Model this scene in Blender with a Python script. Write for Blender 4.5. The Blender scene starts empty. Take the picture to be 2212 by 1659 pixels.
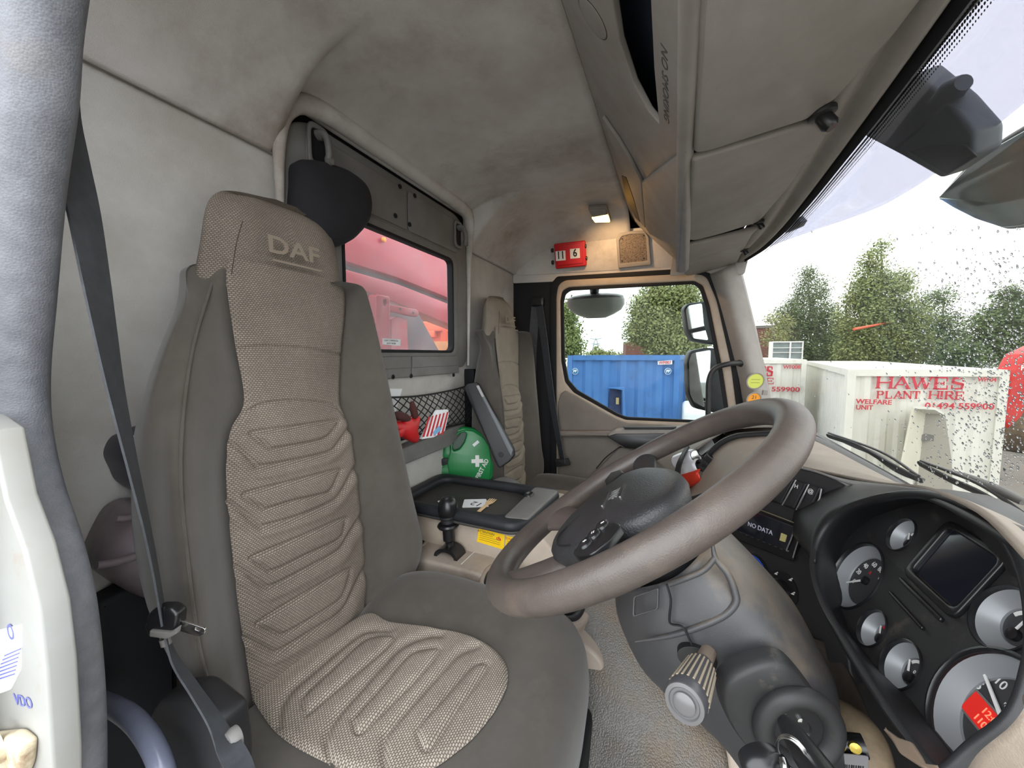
import bpy, bmesh, math, random
from mathutils import Vector, Matrix
V = Vector
random.seed(7)
SC = bpy.context.scene
COL = SC.collection

# ---------------------------------------------------------------- camera
FPX, CX, CY = 830.0, 1106.0, 829.5
YAW, PIT, CZ = math.radians(22.9), math.radians(4.44), 1.30
HV = V((-math.sin(YAW), math.cos(YAW), 0)); RV = V((math.cos(YAW), math.sin(YAW), 0)); ZV = V((0, 0, 1))
FV = HV*math.cos(PIT) - ZV*math.sin(PIT); UV_ = HV*math.sin(PIT) + ZV*math.cos(PIT)
CAM = V((0, 0, CZ))
cd = bpy.data.cameras.new('camera'); cam = bpy.data.objects.new('camera', cd); COL.objects.link(cam)
cd.sensor_width = 36; cd.lens = FPX/2212*36; cd.clip_start = .02; cd.clip_end = 400
m = Matrix((RV, UV_, -FV)).transposed().to_4x4(); m.translation = CAM; cam.matrix_world = m
SC.camera = cam
# ---------------------------------------------------------------- light: an overcast sky, light comes in by the open driver's door and the glass
SC.view_settings.view_transform = 'Standard'; SC.view_settings.look = 'None'
SC.view_settings.gamma = 1; SC.view_settings.use_curve_mapping = False
SC.view_settings.exposure = 2.6
wd = bpy.data.worlds.new('overcast_sky'); SC.world = wd; wd.use_nodes = True
wn = wd.node_tree.nodes; bg = wn['Background']
bg.inputs[0].default_value = (.93, .965, 1, 1); bg.inputs[1].default_value = 1.0

# ---------------------------------------------------------------- helpers
def ray(px, py): return FV + RV*((px-CX)/FPX) - UV_*((py-CY)/FPX)
def U(px, py, **k):
    """point of the place seen along a given direction, at the depth the named plane has"""
    (ax, v), = k.items(); d = ray(px, py)
    if ax == 'D': return CAM + d*v
    i = 'XYZ'.index(ax); return CAM + d*((v-CAM[i])/d[i])
def PR(p):
    q = p-CAM; D = q.dot(FV); return (CX+FPX*q.dot(RV)/D, CY-FPX*q.dot(UV_)/D)
class Fr:
    def __init__(s, o, u, v): s.o = V(o); s.u = V(u).normalized(); s.v = V(v).normalized(); s.n = s.u.cross(s.v)
    def px(s, x, y, h=0):
        d = ray(x, y); o = s.o+s.n*h; p = CAM+d*((o-CAM).dot(s.n)/d.dot(s.n)); q = p-s.o; return (q.dot(s.u), q.dot(s.v))
    def pw(s, x, y, h=0): a = s.px(x, y, h); return s.w(a[0], a[1], h)
    def w(s, u, v, h=0): return s.o+s.u*u+s.v*v+s.n*h
    def loop(s, pts, h=0): return [s.px(x, y, h) for x, y in pts]
def FY(y): return Fr((0, y, 0), (1, 0, 0), (0, 0, 1))
def FX(x): return Fr((x, 0, 0), (0, 1, 0), (0, 0, 1))
def FZ(z): return Fr((0, 0, z), (1, 0, 0), (0, 1, 0))
def lin(c): return tuple(((x/255/12.92) if x <= 10.3 else ((x/255+.055)/1.055)**2.4) for x in c)
MATS = {}
def mat(name, c, rough=.6, c2=None, ns=8, bump=0, bs=300, metal=0, spec=.5, emis=0, coat=0, thr=(.35, .65), sheen=0):
    m = bpy.data.materials.new(name); MATS[name] = m; m.use_nodes = True
    nt = m.node_tree; N = nt.nodes; L = nt.links; b = N['Principled BSDF']
    b.inputs['Base Color'].default_value = (*lin(c), 1); b.inputs['Roughness'].default_value = rough
    b.inputs['Metallic'].default_value = metal; b.inputs['Specular IOR Level'].default_value = spec
    if coat: b.inputs['Coat Weight'].default_value = coat
    if sheen: b.inputs['Sheen Weight'].default_value = sheen
    if emis: b.inputs['Emission Color'].default_value = (*lin(c), 1); b.inputs['Emission Strength'].default_value = emis
    tc = N.new('ShaderNodeTexCoord')
    if c2:
        n = N.new('ShaderNodeTexNoise'); n.inputs['Scale'].default_value = ns; n.inputs['Detail'].default_value = 6; n.inputs['Roughness'].default_value = .65
        L.new(tc.outputs['Object'], n.inputs['Vector'])
        r = N.new('ShaderNodeValToRGB'); r.color_ramp.elements[0].position = thr[0]; r.color_ramp.elements[1].position = thr[1]
        r.color_ramp.elements[0].color = (*lin(c), 1); r.color_ramp.elements[1].color = (*lin(c2), 1)
        L.new(n.outputs['Fac'], r.inputs['Fac']); L.new(r.outputs['Color'], b.inputs['Base Color'])
    if bump:
        n = N.new('ShaderNodeTexNoise'); n.inputs['Scale'].default_value = bs; n.inputs['Detail'].default_value = 3
        L.new(tc.outputs['Object'], n.inputs['Vector'])
        q = N.new('ShaderNodeBump'); q.inputs['Strength'].default_value = min(1, bump); q.inputs['Distance'].default_value = .001*max(1, bump) if bs > 250 else .003
        L.new(n.outputs['Fac'], q.inputs['Height']); L.new(q.outputs['Normal'], b.inputs['Normal'])
    return m
def glass(name, tint, refl=.06, haze=0):
    m = bpy.data.materials.new(name); m.use_nodes = True; nt = m.node_tree; N = nt.nodes; N.clear(); L = nt.links
    o = N.new('ShaderNodeOutputMaterial'); t = N.new('ShaderNodeBsdfTransparent'); t.inputs[0].default_value = (*tint, 1)
    g = N.new('ShaderNodeBsdfGlossy'); g.inputs['Roughness'].default_value = .02; g.inputs[0].default_value = (.9, .9, .9, 1)
    x = N.new('ShaderNodeMixShader'); x.inputs[0].default_value = refl
    L.new(t.outputs[0], x.inputs[1]); L.new(g.outputs[0], x.inputs[2])
    if haze:                                           # dust film on the glass: scatters a little of the light that falls on it
        d = N.new('ShaderNodeBsdfTranslucent'); d.inputs[0].default_value = (.8, .8, .8, 1); y = N.new('ShaderNodeMixShader'); L.new(x.outputs[0], y.inputs[1]); L.new(d.outputs[0], y.inputs[2])
        tc = N.new('ShaderNodeTexCoord'); n = N.new('ShaderNodeTexNoise'); n.inputs['Scale'].default_value = 7; n.inputs['Detail'].default_value = 8; L.new(tc.outputs['Object'], n.inputs['Vector'])
        r = N.new('ShaderNodeMapRange'); r.inputs[1].default_value = .3; r.inputs[2].default_value = .75; r.inputs[3].default_value = haze*.6; r.inputs[4].default_value = haze*1.6; L.new(n.outputs['Fac'], r.inputs[0]); L.new(r.outputs[0], y.inputs[0]); x = y
    L.new(x.outputs[0], o.inputs[0]); return m
def dirt_on(m, c, scale=20, lo=.5, hi=.7, up=0.0):
    """dust / grime lying over a material, as blotches with a shape of their own (up: more on faces that look up)"""
    nt = m.node_tree; N = nt.nodes; L = nt.links; b = N['Principled BSDF']; s = b.inputs['Base Color']
    src = s.links[0].from_socket if s.links else None
    tc = N.new('ShaderNodeTexCoord'); n = N.new('ShaderNodeTexNoise'); n.inputs['Scale'].default_value = scale; n.inputs['Detail'].default_value = 9; n.inputs['Roughness'].default_value = .7
    L.new(tc.outputs['Object'], n.inputs['Vector']); fac = n.outputs['Fac']
    if up:
        g = N.new('ShaderNodeNewGeometry'); sx = N.new('ShaderNodeSeparateXYZ'); L.new(g.outputs['Normal'], sx.inputs[0])
        ma = N.new('ShaderNodeMath'); ma.operation = 'MULTIPLY_ADD'; L.new(sx.outputs[2], ma.inputs[0]); ma.inputs[1].default_value = up; L.new(fac, ma.inputs[2]); fac = ma.outputs[0]
    r = N.new('ShaderNodeMapRange'); r.inputs[1].default_value = lo; r.inputs[2].default_value = hi; L.new(fac, r.inputs[0])
    x = N.new('ShaderNodeMix'); x.data_type = 'RGBA'; L.new(r.outputs[0], x.inputs[0])
    if src: L.new(src, x.inputs[6])
    else: x.inputs[6].default_value = s.default_value
    x.inputs[7].default_value = (*lin(c), 1); L.new(x.outputs[2], s); return m

def par(o, parent):
    if parent is not None:
        o.parent = parent
        L = parent.location if parent.type == 'EMPTY' else None
        if L is None:                                   # sub-part: its parent mesh already sits at its own place
            L = V((0, 0, 0))
            q = parent
            while q is not None: L = L+q.location; q = q.parent
        if o.type == 'MESH' and L.length > 0: o.data.transform(Matrix.Translation(-L))
    return o
def mo(name, vs, fs, mt, parent=None, smooth=True, uv=None, ang=40):
    me = bpy.data.meshes.new(name); me.from_pydata([tuple(v) for v in vs], [], fs); me.update()
    if uv:
        l = me.uv_layers.new(name='UVMap')
        for p in me.polygons:
            for li in p.loop_indices: l.data[li].uv = uv[me.loops[li].vertex_index]
    o = bpy.data.objects.new(name, me); COL.objects.link(o)
    if mt: me.materials.append(mt)
    if smooth:
        me.polygons.foreach_set('use_smooth', [True]*len(me.polygons))
        if ang: me.set_sharp_from_angle(angle=math.radians(ang))
    return par(o, parent)
def tag(o, label=None, cat=None, group=None, kind=None):
    if label: o['label'] = label
    if cat: o['category'] = cat
    if group: o['group'] = group
    if kind: o['kind'] = kind
    return o
def struct(o): o['kind'] = 'structure'; return o
def thing(name, loc, label, cat, group=None):
    o = bpy.data.objects.new(name, None); COL.objects.link(o); o.location = loc; o.empty_display_size = .05
    return tag(o, label, cat, group)
def crs(P, n, closed=False):
    """Catmull-Rom through P, n samples per span"""
    P = [V(p) for p in P]; N = len(P); out = []
    for i in range(N if closed else N-1):
        a = P[(i-1) % N] if closed or i > 0 else P[0]*2-P[1]; b = P[i]; c = P[(i+1) % N]
        d = P[(i+2) % N] if closed or i < N-2 else P[-1]*2-P[-2]
        for k in range(n):
            t = k/n; out.append(.5*((2*b)+(c-a)*t+(2*a-5*b+4*c-d)*t*t+(3*b-a-3*c+d)*t**3))
    if not closed: out.append(P[-1])
    return out
def resamp(P, n, closed=False):
    P = [V(p) for p in P]; Q = P+[P[0]] if closed else P
    L = [0]
    for a, b in zip(Q, Q[1:]): L.append(L[-1]+(b-a).length)
    out = []; j = 0
    for k in range(n):
        t = L[-1]*k/(n if closed else n-1)
        while j < len(L)-2 and L[j+1] < t: j += 1
        s = (t-L[j])/max(1e-9, L[j+1]-L[j]); out.append(Q[j].lerp(Q[j+1], min(1, max(0, s))))
    return out
def loft(name, rings, mt, parent=None, closed=True, cap=True, ang=40, smooth=True, uv=False):
    n = len(rings[0]); vs = [p for r in rings for p in r]; fs = []
    for i in range(len(rings)-1):
        for j in range(n if closed else n-1):
            a = i*n+j; b = i*n+(j+1) % n; fs.append((a, b, b+n, a+n))
    if cap and closed: fs.append(tuple(range(n-1, -1, -1))); fs.append(tuple(range(len(vs)-n, len(vs))))
    return mo(name, vs, fs, mt, parent, smooth, ang=ang)
def frames(P, closed=False):
    n = len(P); T = []
    for i in range(n):
        a = P[(i-1) % n] if closed or i else P[i]; b = P[(i+1) % n] if closed or i < n-1 else P[i]
        t = (b-a); T.append(t.normalized() if t.length > 1e-9 else V((0, 0, 1)))
    x = T[0].orthogonal().normalized(); X = []
    for t in T:
        x = x-t*x.dot(t)
        x = x.normalized() if x.length > 1e-6 else t.orthogonal().normalized()
        X.append(x.copy())
    return T, X
def tube(name, pts, r, mt, parent=None, seg=12, closed=False, sub=6, flat=1.0, axis=None):
    P = crs(pts, sub, closed) if sub > 1 else [V(p) for p in pts]
    if closed and sub <= 1: P = P
    n = len(P)
    if isinstance(r, (list, tuple)):
        rr = []
        for i in range(n):
            t = i/(n-1)*(len(r)-1); k = min(len(r)-2, int(t)); rr.append(r[k]+(r[k+1]-r[k])*(t-k))
    else: rr = [r]*n
    T, X = frames(P, closed); rings = []
    for i in range(n):
        x = X[i]; y = T[i].cross(x)
        if axis is not None:
            x = V(axis)-T[i]*V(axis).dot(T[i]); x.normalize(); y = T[i].cross(x)
        rings.append([P[i]+x*math.cos(a)*rr[i]+y*math.sin(a)*rr[i]*flat for a in [2*math.pi*k/seg for k in range(seg)]])
    if closed: rings.append(rings[0])
    return loft(name, rings, mt, parent, cap=not closed, ang=60)
def strap(name, pts, w, mt, parent=None, wd=None, th=.0015, sub=8):
    """webbing: a flat ribbon of real thickness; wd = list of width directions"""
    P = crs(pts, sub); n = len(P); W = [V(x) for x in wd]; rings = []
    T, _ = frames(P)
    for i in range(n):
        t = i/(n-1)*(len(W)-1); k = min(len(W)-2, int(t)) if len(W) > 1 else 0
        s = W[k].lerp(W[min(k+1, len(W)-1)], t-k); s = (s-T[i]*s.dot(T[i])).normalized(); nn = T[i].cross(s)
        rings.append([P[i]-s*w/2-nn*th/2, P[i]+s*w/2-nn*th/2, P[i]+s*w/2+nn*th/2, P[i]-s*w/2+nn*th/2])
    return loft(name, rings, mt, parent, ang=30)
def patch(name, rows, mt, parent=None, nu=8, nv=8, th=.003, side=-1, dens=None):
    R = [crs(r, nu) for r in rows]; C = []
    for j in range(len(R[0])): C.append(crs([r[j] for r in R], nv))
    n = len(C[0]); vs = [p for c in C for p in c]; fs = []
    for i in range(len(C)-1):
        for j in range(n-1): a = i*n+j; fs.append((a, a+n, a+n+1, a+1))
    o = mo(name, vs, fs, mt, parent)
    if th: solid(o, th, side)
    return o
def solid(o, th, side=-1):
    md = o.modifiers.new('t', 'SOLIDIFY'); md.thickness = th; md.offset = side; bake(o)
def bake(o):
    dg = bpy.context.evaluated_depsgraph_get(); dg.update()
    me = bpy.data.meshes.new_from_object(o.evaluated_get(dg)); old = o.data; o.modifiers.clear(); o.data = me
    nm = old.name; bpy.data.meshes.remove(old); me.name = nm
def rnd(P, r, n=4):
    """polygon with rounded corners"""
    out = []; N = len(P)
    for i in range(N):
        a, b, c = V((*P[i-1], 0)), V((*P[i], 0)), V((*P[(i+1) % N], 0))
        rr = r[i] if isinstance(r, (list, tuple)) else r
        d1 = (a-b); d2 = (c-b); k = min(rr, d1.length*.49, d2.length*.49)
        if k < 1e-6: out.append((b.x, b.y)); continue
        p = b+d1.normalized()*k; q = b+d2.normalized()*k
        for j in range(n+1):
            t = j/n; z = p*(1-t)**2+b*2*t*(1-t)+q*t*t; out.append((z.x, z.y))
    return out
def rect(u0, v0, u1, v1, r=0, n=4): 
    P = [(u0, v0), (u1, v0), (u1, v1), (u0, v1)]; return rnd(P, r, n) if r else P
def circ(u, v, r, n=32, sx=1): return [(u+r*sx*math.cos(2*math.pi*k/n), v+r*math.sin(2*math.pi*k/n)) for k in range(n)]
def plate(name, fr, loops, h0, h1, mt, parent=None, bev=0, smooth=True):
    """slab on a plane: outline and holes, from height h0 to h1 above the plane"""
    cu = bpy.data.curves.new('c', 'CURVE'); cu.dimensions = '2D'; cu.fill_mode = 'BOTH'
    for lp in loops:
        s = cu.splines.new('POLY'); s.points.add(len(lp)-1); s.use_cyclic_u = True
        for k, p in enumerate(lp): s.points[k].co = (p[0], p[1], 0, 1)
    bev = min(bev, abs(h1-h0)*.49)
    cu.extrude = abs(h1-h0)/2-bev; cu.bevel_depth = bev; cu.bevel_resolution = 2; cu.offset = -bev
    to = bpy.data.objects.new('c', cu); COL.objects.link(to)
    dg = bpy.context.evaluated_depsgraph_get(); dg.update()
    me = bpy.data.meshes.new_from_object(to.evaluated_get(dg)); bpy.data.objects.remove(to); bpy.data.curves.remove(cu)
    M = Matrix((fr.u, fr.v, fr.n)).transposed().to_4x4(); M.translation = fr.o+fr.n*(h0+h1)/2
    me.transform(M); me.name = name; me.materials.clear(); me.materials.append(mt)
    bm = bmesh.new(); bm.from_mesh(me); bmesh.ops.remove_doubles(bm, verts=bm.verts, dist=1e-6); bmesh.ops.recalc_face_normals(bm, faces=bm.faces); bm.to_mesh(me); bm.free()
    me.polygons.foreach_set('use_smooth', [smooth]*len(me.polygons)); me.set_sharp_from_angle(angle=math.radians(35))
    o = bpy.data.objects.new(name, me); COL.objects.link(o); return par(o, parent)
def box(name, c, s, mt, parent=None, rot=None, bev=0):
    bm = bmesh.new(); bmesh.ops.create_cube(bm, size=1); bmesh.ops.scale(bm, vec=s, verts=bm.verts)
    if bev: bmesh.ops.bevel(bm, geom=bm.edges[:]+bm.verts[:], offset=bev, segments=3, profile=.6, affect='EDGES')
    me = bpy.data.meshes.new(name); bm.to_mesh(me); bm.free()
    M = (rot.to_4x4() if rot is not None else Matrix()); M.translation = V(c); me.transform(M); me.materials.append(mt)
    if bev: me.polygons.foreach_set('use_smooth', [True]*len(me.polygons)); me.set_sharp_from_angle(angle=math.radians(50))
    o = bpy.data.objects.new(name, me); COL.objects.link(o); return par(o, parent)
def frm(fr): return Matrix((fr.u, fr.v, fr.n)).transposed()
def lathe(name, o, ax, prof, mt, parent=None, seg=32, ang=35, cap=True):
    ax = V(ax).normalized(); x = ax.orthogonal().normalized(); y = ax.cross(x); o = V(o)
    rings = [[o+ax*h+(x*math.cos(a)+y*math.sin(a))*max(r, 1e-5) for a in [2*math.pi*k/seg for k in range(seg)]] for r, h in prof]
    return loft(name, rings, mt, parent, ang=ang, cap=cap)
def text(name, s, fr, u, v, size, mt, parent=None, h=0, th=.0004, rot=0, align='CENTER', sx=1, bold=0, shear=0):
    cu = bpy.data.curves.new('t', 'FONT'); cu.body = s; cu.size = size; cu.align_x = align; cu.align_y = 'CENTER'; cu.extrude = th/2; cu.offset = bold; cu.resolution_u = 3; cu.shear = shear
    to = bpy.data.objects.new('t', cu); COL.objects.link(to)
    dg = bpy.context.evaluated_depsgraph_get(); dg.update()
    me = bpy.data.meshes.new_from_object(to.evaluated_get(dg)); bpy.data.objects.remove(to); bpy.data.curves.remove(cu)
    me.transform(Matrix.Rotation(rot, 4, 'Z') @ Matrix.Diagonal((sx, 1, 1, 1)))
    M = Matrix((fr.u, fr.v, fr.n)).transposed().to_4x4(); M.translation = fr.w(u, v, h+th/2); me.transform(M)
    me.name = name; me.materials.clear(); me.materials.append(mt); o = bpy.data.objects.new(name, me); COL.objects.link(o); return par(o, parent)
def join(name, obs, parent=None):
    """several shapes of one part become one mesh"""
    bm = bmesh.new(); mts = []
    for o in obs:
        off = len(bm.faces); idx = []
        for m_ in o.data.materials:
            if m_ not in mts: mts.append(m_)
            idx.append(mts.index(m_))
        L = V((0, 0, 0)); q = o
        while q is not None: L = L+q.location; q = q.parent
        me = o.data; me.transform(Matrix.Translation(L)); bm.from_mesh(me); bm.faces.ensure_lookup_table()
        for f in bm.faces[off:]: f.material_index = idx[f.material_index] if idx else 0
    me = bpy.data.meshes.new(name); bm.to_mesh(me); bm.free()
    for m_ in mts: me.materials.append(m_)
    for o in obs: d = o.data; bpy.data.objects.remove(o); bpy.data.meshes.remove(d)
    o = bpy.data.objects.new(name, me); COL.objects.link(o); me.name = name; return par(o, parent)
def screw(name, fr, u, v, r, mt, parent, h=0): return lathe(name, fr.w(u, v, h), fr.n, [(r, 0), (r, .002), (r*.85, .003), (r*.45, .003), (r*.4, .001), (0, .001)], mt, parent, 16)

# ---------------------------------------------------------------- materials
M = {}
M['liner'] = dirt_on(mat('headliner_felt', (200, 197, 194), .95, (180, 174, 169), 5, .5, 900, spec=.1), (140, 126, 114), 2.6, .52, .82)
M['liner2'] = mat('rear_wall_felt', (192, 190, 186), .95, (170, 165, 158), 4, .6, 900, spec=.1)
M['gplast'] = mat('grey_brown_plastic', (152, 147, 142), .55, (140, 134, 128), 9, .25, 1200, spec=.35)
M['panelgrey'] = mat('dark_grey_panel', (118, 116, 114), .55, (106, 104, 101), 9, .2, 1200, spec=.35)
M['beige'] = mat('beige_plastic', (178, 165, 150), .5, (164, 150, 135), 7, .2, 1400, spec=.4)
M['beige_d'] = dirt_on(mat('beige_plastic_worn', (170, 158, 146), .5, (155, 142, 130), 7, .2, 1400, spec=.4), (116, 100, 88), 9, .55, .8)
M['doorgrey'] = mat('door_trim_grey', (128, 121, 114), .6, (118, 110, 103), 7, .2, 1400, spec=.3)
M['blk'] = mat('black_plastic', (34, 34, 36), .45, None, bump=.15, bs=1500, spec=.45)
M['blkd'] = dirt_on(mat('black_plastic_dusty', (38, 38, 39), .5, None, bump=.15, bs=1500, spec=.4), (98, 90, 80), 30, .58, .9)
M['blk_sm'] = mat('black_satin', (26, 26, 28), .3, spec=.5)
M['rubber'] = mat('black_rubber', (24, 25, 28), .7, spec=.3)
M['seal'] = dirt_on(mat('door_seal_rubber', (122, 124, 130), .6, (104, 106, 112), 40, .8, 260, spec=.4), (112, 106, 98), 6, .5, .8)
M['white'] = dirt_on(mat('white_cab_paint', (150, 151, 149), .35, (142, 140, 134), 6, spec=.5), (140, 108, 74), 9, .6, .85)
M['seat_d'] = dirt_on(mat('charcoal_velour', (85, 80, 74), .9, (75, 70, 64), 9, .5, 1500, spec=.15, sheen=.3), (112, 103, 93), 5, .58, .95)
M['leather'] = dirt_on(mat('worn_brown_leather', (80, 72, 68), .38, (70, 63, 59), 14, .35, 700, spec=.5), (100, 88, 78), 10, .52, .85)
M['colm'] = dirt_on(dirt_on(mat('column_shroud_plastic', (62, 62, 64), .42, None, bump=.25, bs=1500, spec=.5), (132, 115, 94), 7, .66, 1.15, .40), (170, 154, 130), 220, .66, .8)
M['silver'] = mat('silver_plastic', (150, 150, 150), .35, (134, 132, 130), 30, metal=.5)
M['steel'] = mat('bright_steel', (200, 200, 200), .2, metal=1)
def pebble(m, sc, dist):
    nt = m.node_tree; N = nt.nodes; v = N.new('ShaderNodeTexVoronoi'); v.inputs['Scale'].default_value = sc; tc = N.new('ShaderNodeTexCoord'); nt.links.new(tc.outputs['Object'], v.inputs['Vector'])
    q = N.new('ShaderNodeBump'); q.invert = True; q.inputs['Strength'].default_value = .9; q.inputs['Distance'].default_value = dist; nt.links.new(v.outputs['Distance'], q.inputs['Height']); nt.links.new(q.outputs[0], N['Principled BSDF'].inputs['Normal']); return m
M['mat'] = dirt_on(mat('rubber_floor_mat', (112, 110, 106), .42, (92, 88, 82), 10, .9, 300, spec=.5), (136, 118, 97), 5, .48, .8); pebble(M['mat'], 300, .0016); pebble(M['seal'], 520, .00035)
M['web'] = mat('belt_webbing', (70, 73, 78), .55, (60, 62, 66), 60, .3, 1500, spec=.35)
M['paper'] = mat('white_paper', (222, 224, 226), .7)
M['ink'] = mat('black_ink', (18, 18, 20), .6)
M['red'] = mat('red_plastic', (190, 22, 26), .4, spec=.5)
M['green'] = mat('green_plastic', (24, 128, 66), .35, (20, 116, 58), 6, spec=.5)
M['yellow'] = mat('yellow_label', (240, 196, 18), .5)
M['orange'] = mat('orange_label', (238, 156, 40), .5)
M['chalk'] = mat('white_marking', (225, 225, 222), .6)
M['redink'] = mat('red_marking', (190, 40, 50), .6)
M['dash'] = dirt_on(mat('dashboard_top_plastic', (150, 138, 125), .55, (140, 128, 116), 8, .3, 900, spec=.35), (176, 164, 148), 12, .55, .9)
M['g_ws'] = glass('windscreen_glass', (.635, .632, .615), .02, .006)
M['g_dr'] = glass('door_glass', (.58, .61, .595), .004)
M['g_rr'] = glass('rear_glass_dusty', (.76, .76, .77), .008, .05)
M['clear'] = glass('clear_cover', (.95, .95, .95), .06)
def woven(name, c, gap, w=.0055, h=.0036):
    m = bpy.data.materials.new(name); m.use_nodes = True; nt = m.node_tree; N = nt.nodes; L = nt.links; b = N['Principled BSDF']
    b.inputs['Roughness'].default_value = .9; b.inputs['Specular IOR Level'].default_value = .15
    tc = N.new('ShaderNodeTexCoord'); br = N.new('ShaderNodeTexBrick')
    br.inputs['Color1'].default_value = (*lin(c), 1); br.inputs['Color2'].default_value = (*lin([x*.9 for x in c]), 1); br.inputs['Mortar'].default_value = (*lin(gap), 1)
    br.inputs['Scale'].default_value = 1; br.inputs['Brick Width'].default_value = w; br.inputs['Row Height'].default_value = h; br.inputs['Mortar Size'].default_value = .00105; br.inputs['Mortar Smooth'].default_value = .6; br.inputs['Bias'].default_value = 0
    L.new(tc.outputs['UV'], br.inputs['Vector'])
    n = N.new('ShaderNodeTexNoise'); n.inputs['Scale'].default_value = 7; n.inputs['Detail'].default_value = 5; L.new(tc.outputs['Object'], n.inputs['Vector'])
    r = N.new('ShaderNodeMapRange'); r.inputs[1].default_value = .3; r.inputs[2].default_value = .75; r.inputs[3].default_value = .8; r.inputs[4].default_value = 1.12; L.new(n.outputs['Fac'], r.inputs[0])
    hs = N.new('ShaderNodeHueSaturation'); L.new(br.outputs['Color'], hs.inputs['Color']); L.new(r.outputs[0], hs.inputs['Value']); L.new(hs.outputs[0], b.inputs['Base Color'])
    q = N.new('ShaderNodeBump'); q.inputs['Strength'].default_value = .5; q.inputs['Distance'].default_value = .0008; q.invert = True; L.new(br.outputs['Fac'], q.inputs['Height']); L.new(q.outputs[0], b.inputs['Normal'])
    return m
M['woven'] = woven('woven_seat_cloth', (154, 143, 130), (98, 90, 84))
# ---------------------------------------------------------------- the cab shell
XR, YW, YD = -.855, 2.05, .15           # rear wall, passenger door, driver's door opening
FR_ = FX(XR)
# rear wall: felt, with the hole the window panel closes
win = FR_.loop([(700, 470), (968, 572), (971, 757), (700, 752)])
wy0, wy1 = .80, 1.352; wz0, wz1 = 1.311, 1.674
struct(plate('wall_rear', FR_, [rect(.05, .15, 2.10, 1.76), rect(wy0-.03, wz0-.03, wy1+.03, wz1+.03)], -.02, 0, M['liner2']))
struct(box('rear_leak_blocker', (XR-.022, 1.10, 1.905), (.03, 2.0, .29), M['rubber']))  # added behind the window panel to stop sky light leaking in
struct(box('roof_leak_blocker', (-.54, 1.10, 2.045), (.70, 2.0, .02), M['rubber']))  # unseen slab added over the headliner gap to keep sky light out
struct(box('left_leak_blocker', (-.315, 2.085, 1.87), (1.10, .02, .32), M['rubber']))  # added side closure, blocks the sky past the headliner's edge
# ceiling: felt headliner, a soft tray shape falling to the doors and the rear wall
def cz(x, y):
    t = (x-XR)/.36; rr = 1 if t >= 1 else 1-(1-max(0, t))**2.6
    d = min((2.097-y), (y+.10))/.30; ss = 1 if d >= 1 else 1-(1-max(0, d))**2.2
    e = max(0, min(1, min((y-.615)/.035, (1.515-y)/.035))); base = 1.755+.137*e*e*(3-2*e)
    return base+(1.97-base)*rr*(.999 if ss >= 1 else ss)
vs, fs, uvx = [], [], []
nx, ny = 40, 170
for i in range(nx+1):
    for j in range(ny+1):
        x = XR+(-.215-XR)*(i/nx)**1.3; y = .10+1.97*j/ny; vs.append(V((x, y, cz(x, y))))
for i in range(nx):
    for j in range(ny):
        a = i*(ny+1)+j; fs.append((a, a+1, a+ny+2, a+ny+1))
o = mo('ceiling', vs, fs, M['liner'], ang=0); solid(o, .012, 1); struct(o)
# seam bead between wall felt and headliner
struct(tube('trim_1', [V((XR+.004, .06, 1.753)), V((XR+.004, .72, 1.753))], .004, M['gplast'], sub=4, seg=8))
struct(tube('trim_2', [V((XR+.004, 1.51, 1.753)), V((XR+.004, 2.06, 1.753))], .004, M['gplast'], sub=4, seg=8))
# side headliner above the passenger door
struct(plate('trim_3', FY(2.05), [rnd([(XR, 1.70), (.28, 1.66), (.30, 1.78), (-.2, 1.80), (XR, 1.80)], .01)], 0, .012, M['liner'], bev=.004))
# rear wall corner post on the passenger side (dark)
P = FY(YW)
struct(plate('wall_left', P, [P.loop([(1040, 600), (1112, 603), (1215, 598), (1200, 640), (1202, 850), (1195, 1010), (1190, 1200), (1040, 1200)])], -.02, .004, M['rubber'], bev=.002))
# floor
struct(plate('floor', FZ(.18), [rect(XR-.02, .05, .62, 2.12)], -.02, 0, M['rubber']))
# lower front bulkhead below the dashboard
struct(plate('wall_front', FX(.56), [rect(.05, .18, 2.10, .96)], 0, .02, M['blk']))
# driver's side: door seal and the white jamb of the rear pillar
def px_row(pts): return [U(x, y, Y=Y) for x, y, Y in pts]
seal_c = [(105, -60, .17), (92, 60, .17), (85, 200, .17), (62, 400, .17), (45, 640, .17), (35, 800, .17), (42, 930, .17), (70, 1060, .17), (110, 1180, .17), (140, 1300, .17), (160, 1450, .17), (170, 1600, .17), (172, 1760, .17)]
o = tube('trim_4', px_row(seal_c), [.024, .024, .024, .023, .022, .021], M['seal'], seg=20, sub=6); struct(o)
seal_b = [(30, -60, .165), (22, 100, .165), (8, 400, .165), (-10, 640, .165), (-22, 800, .165), (-14, 930, .165), (18, 1080, .165), (62, 1200, .165), (92, 1320, .165), (108, 1450, .165), (122, 1600, .165), (124, 1760, .165)]
o = tube('trim_5', px_row(seal_b), .021, M['seal'], seg=16, sub=6); struct(o)
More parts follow.
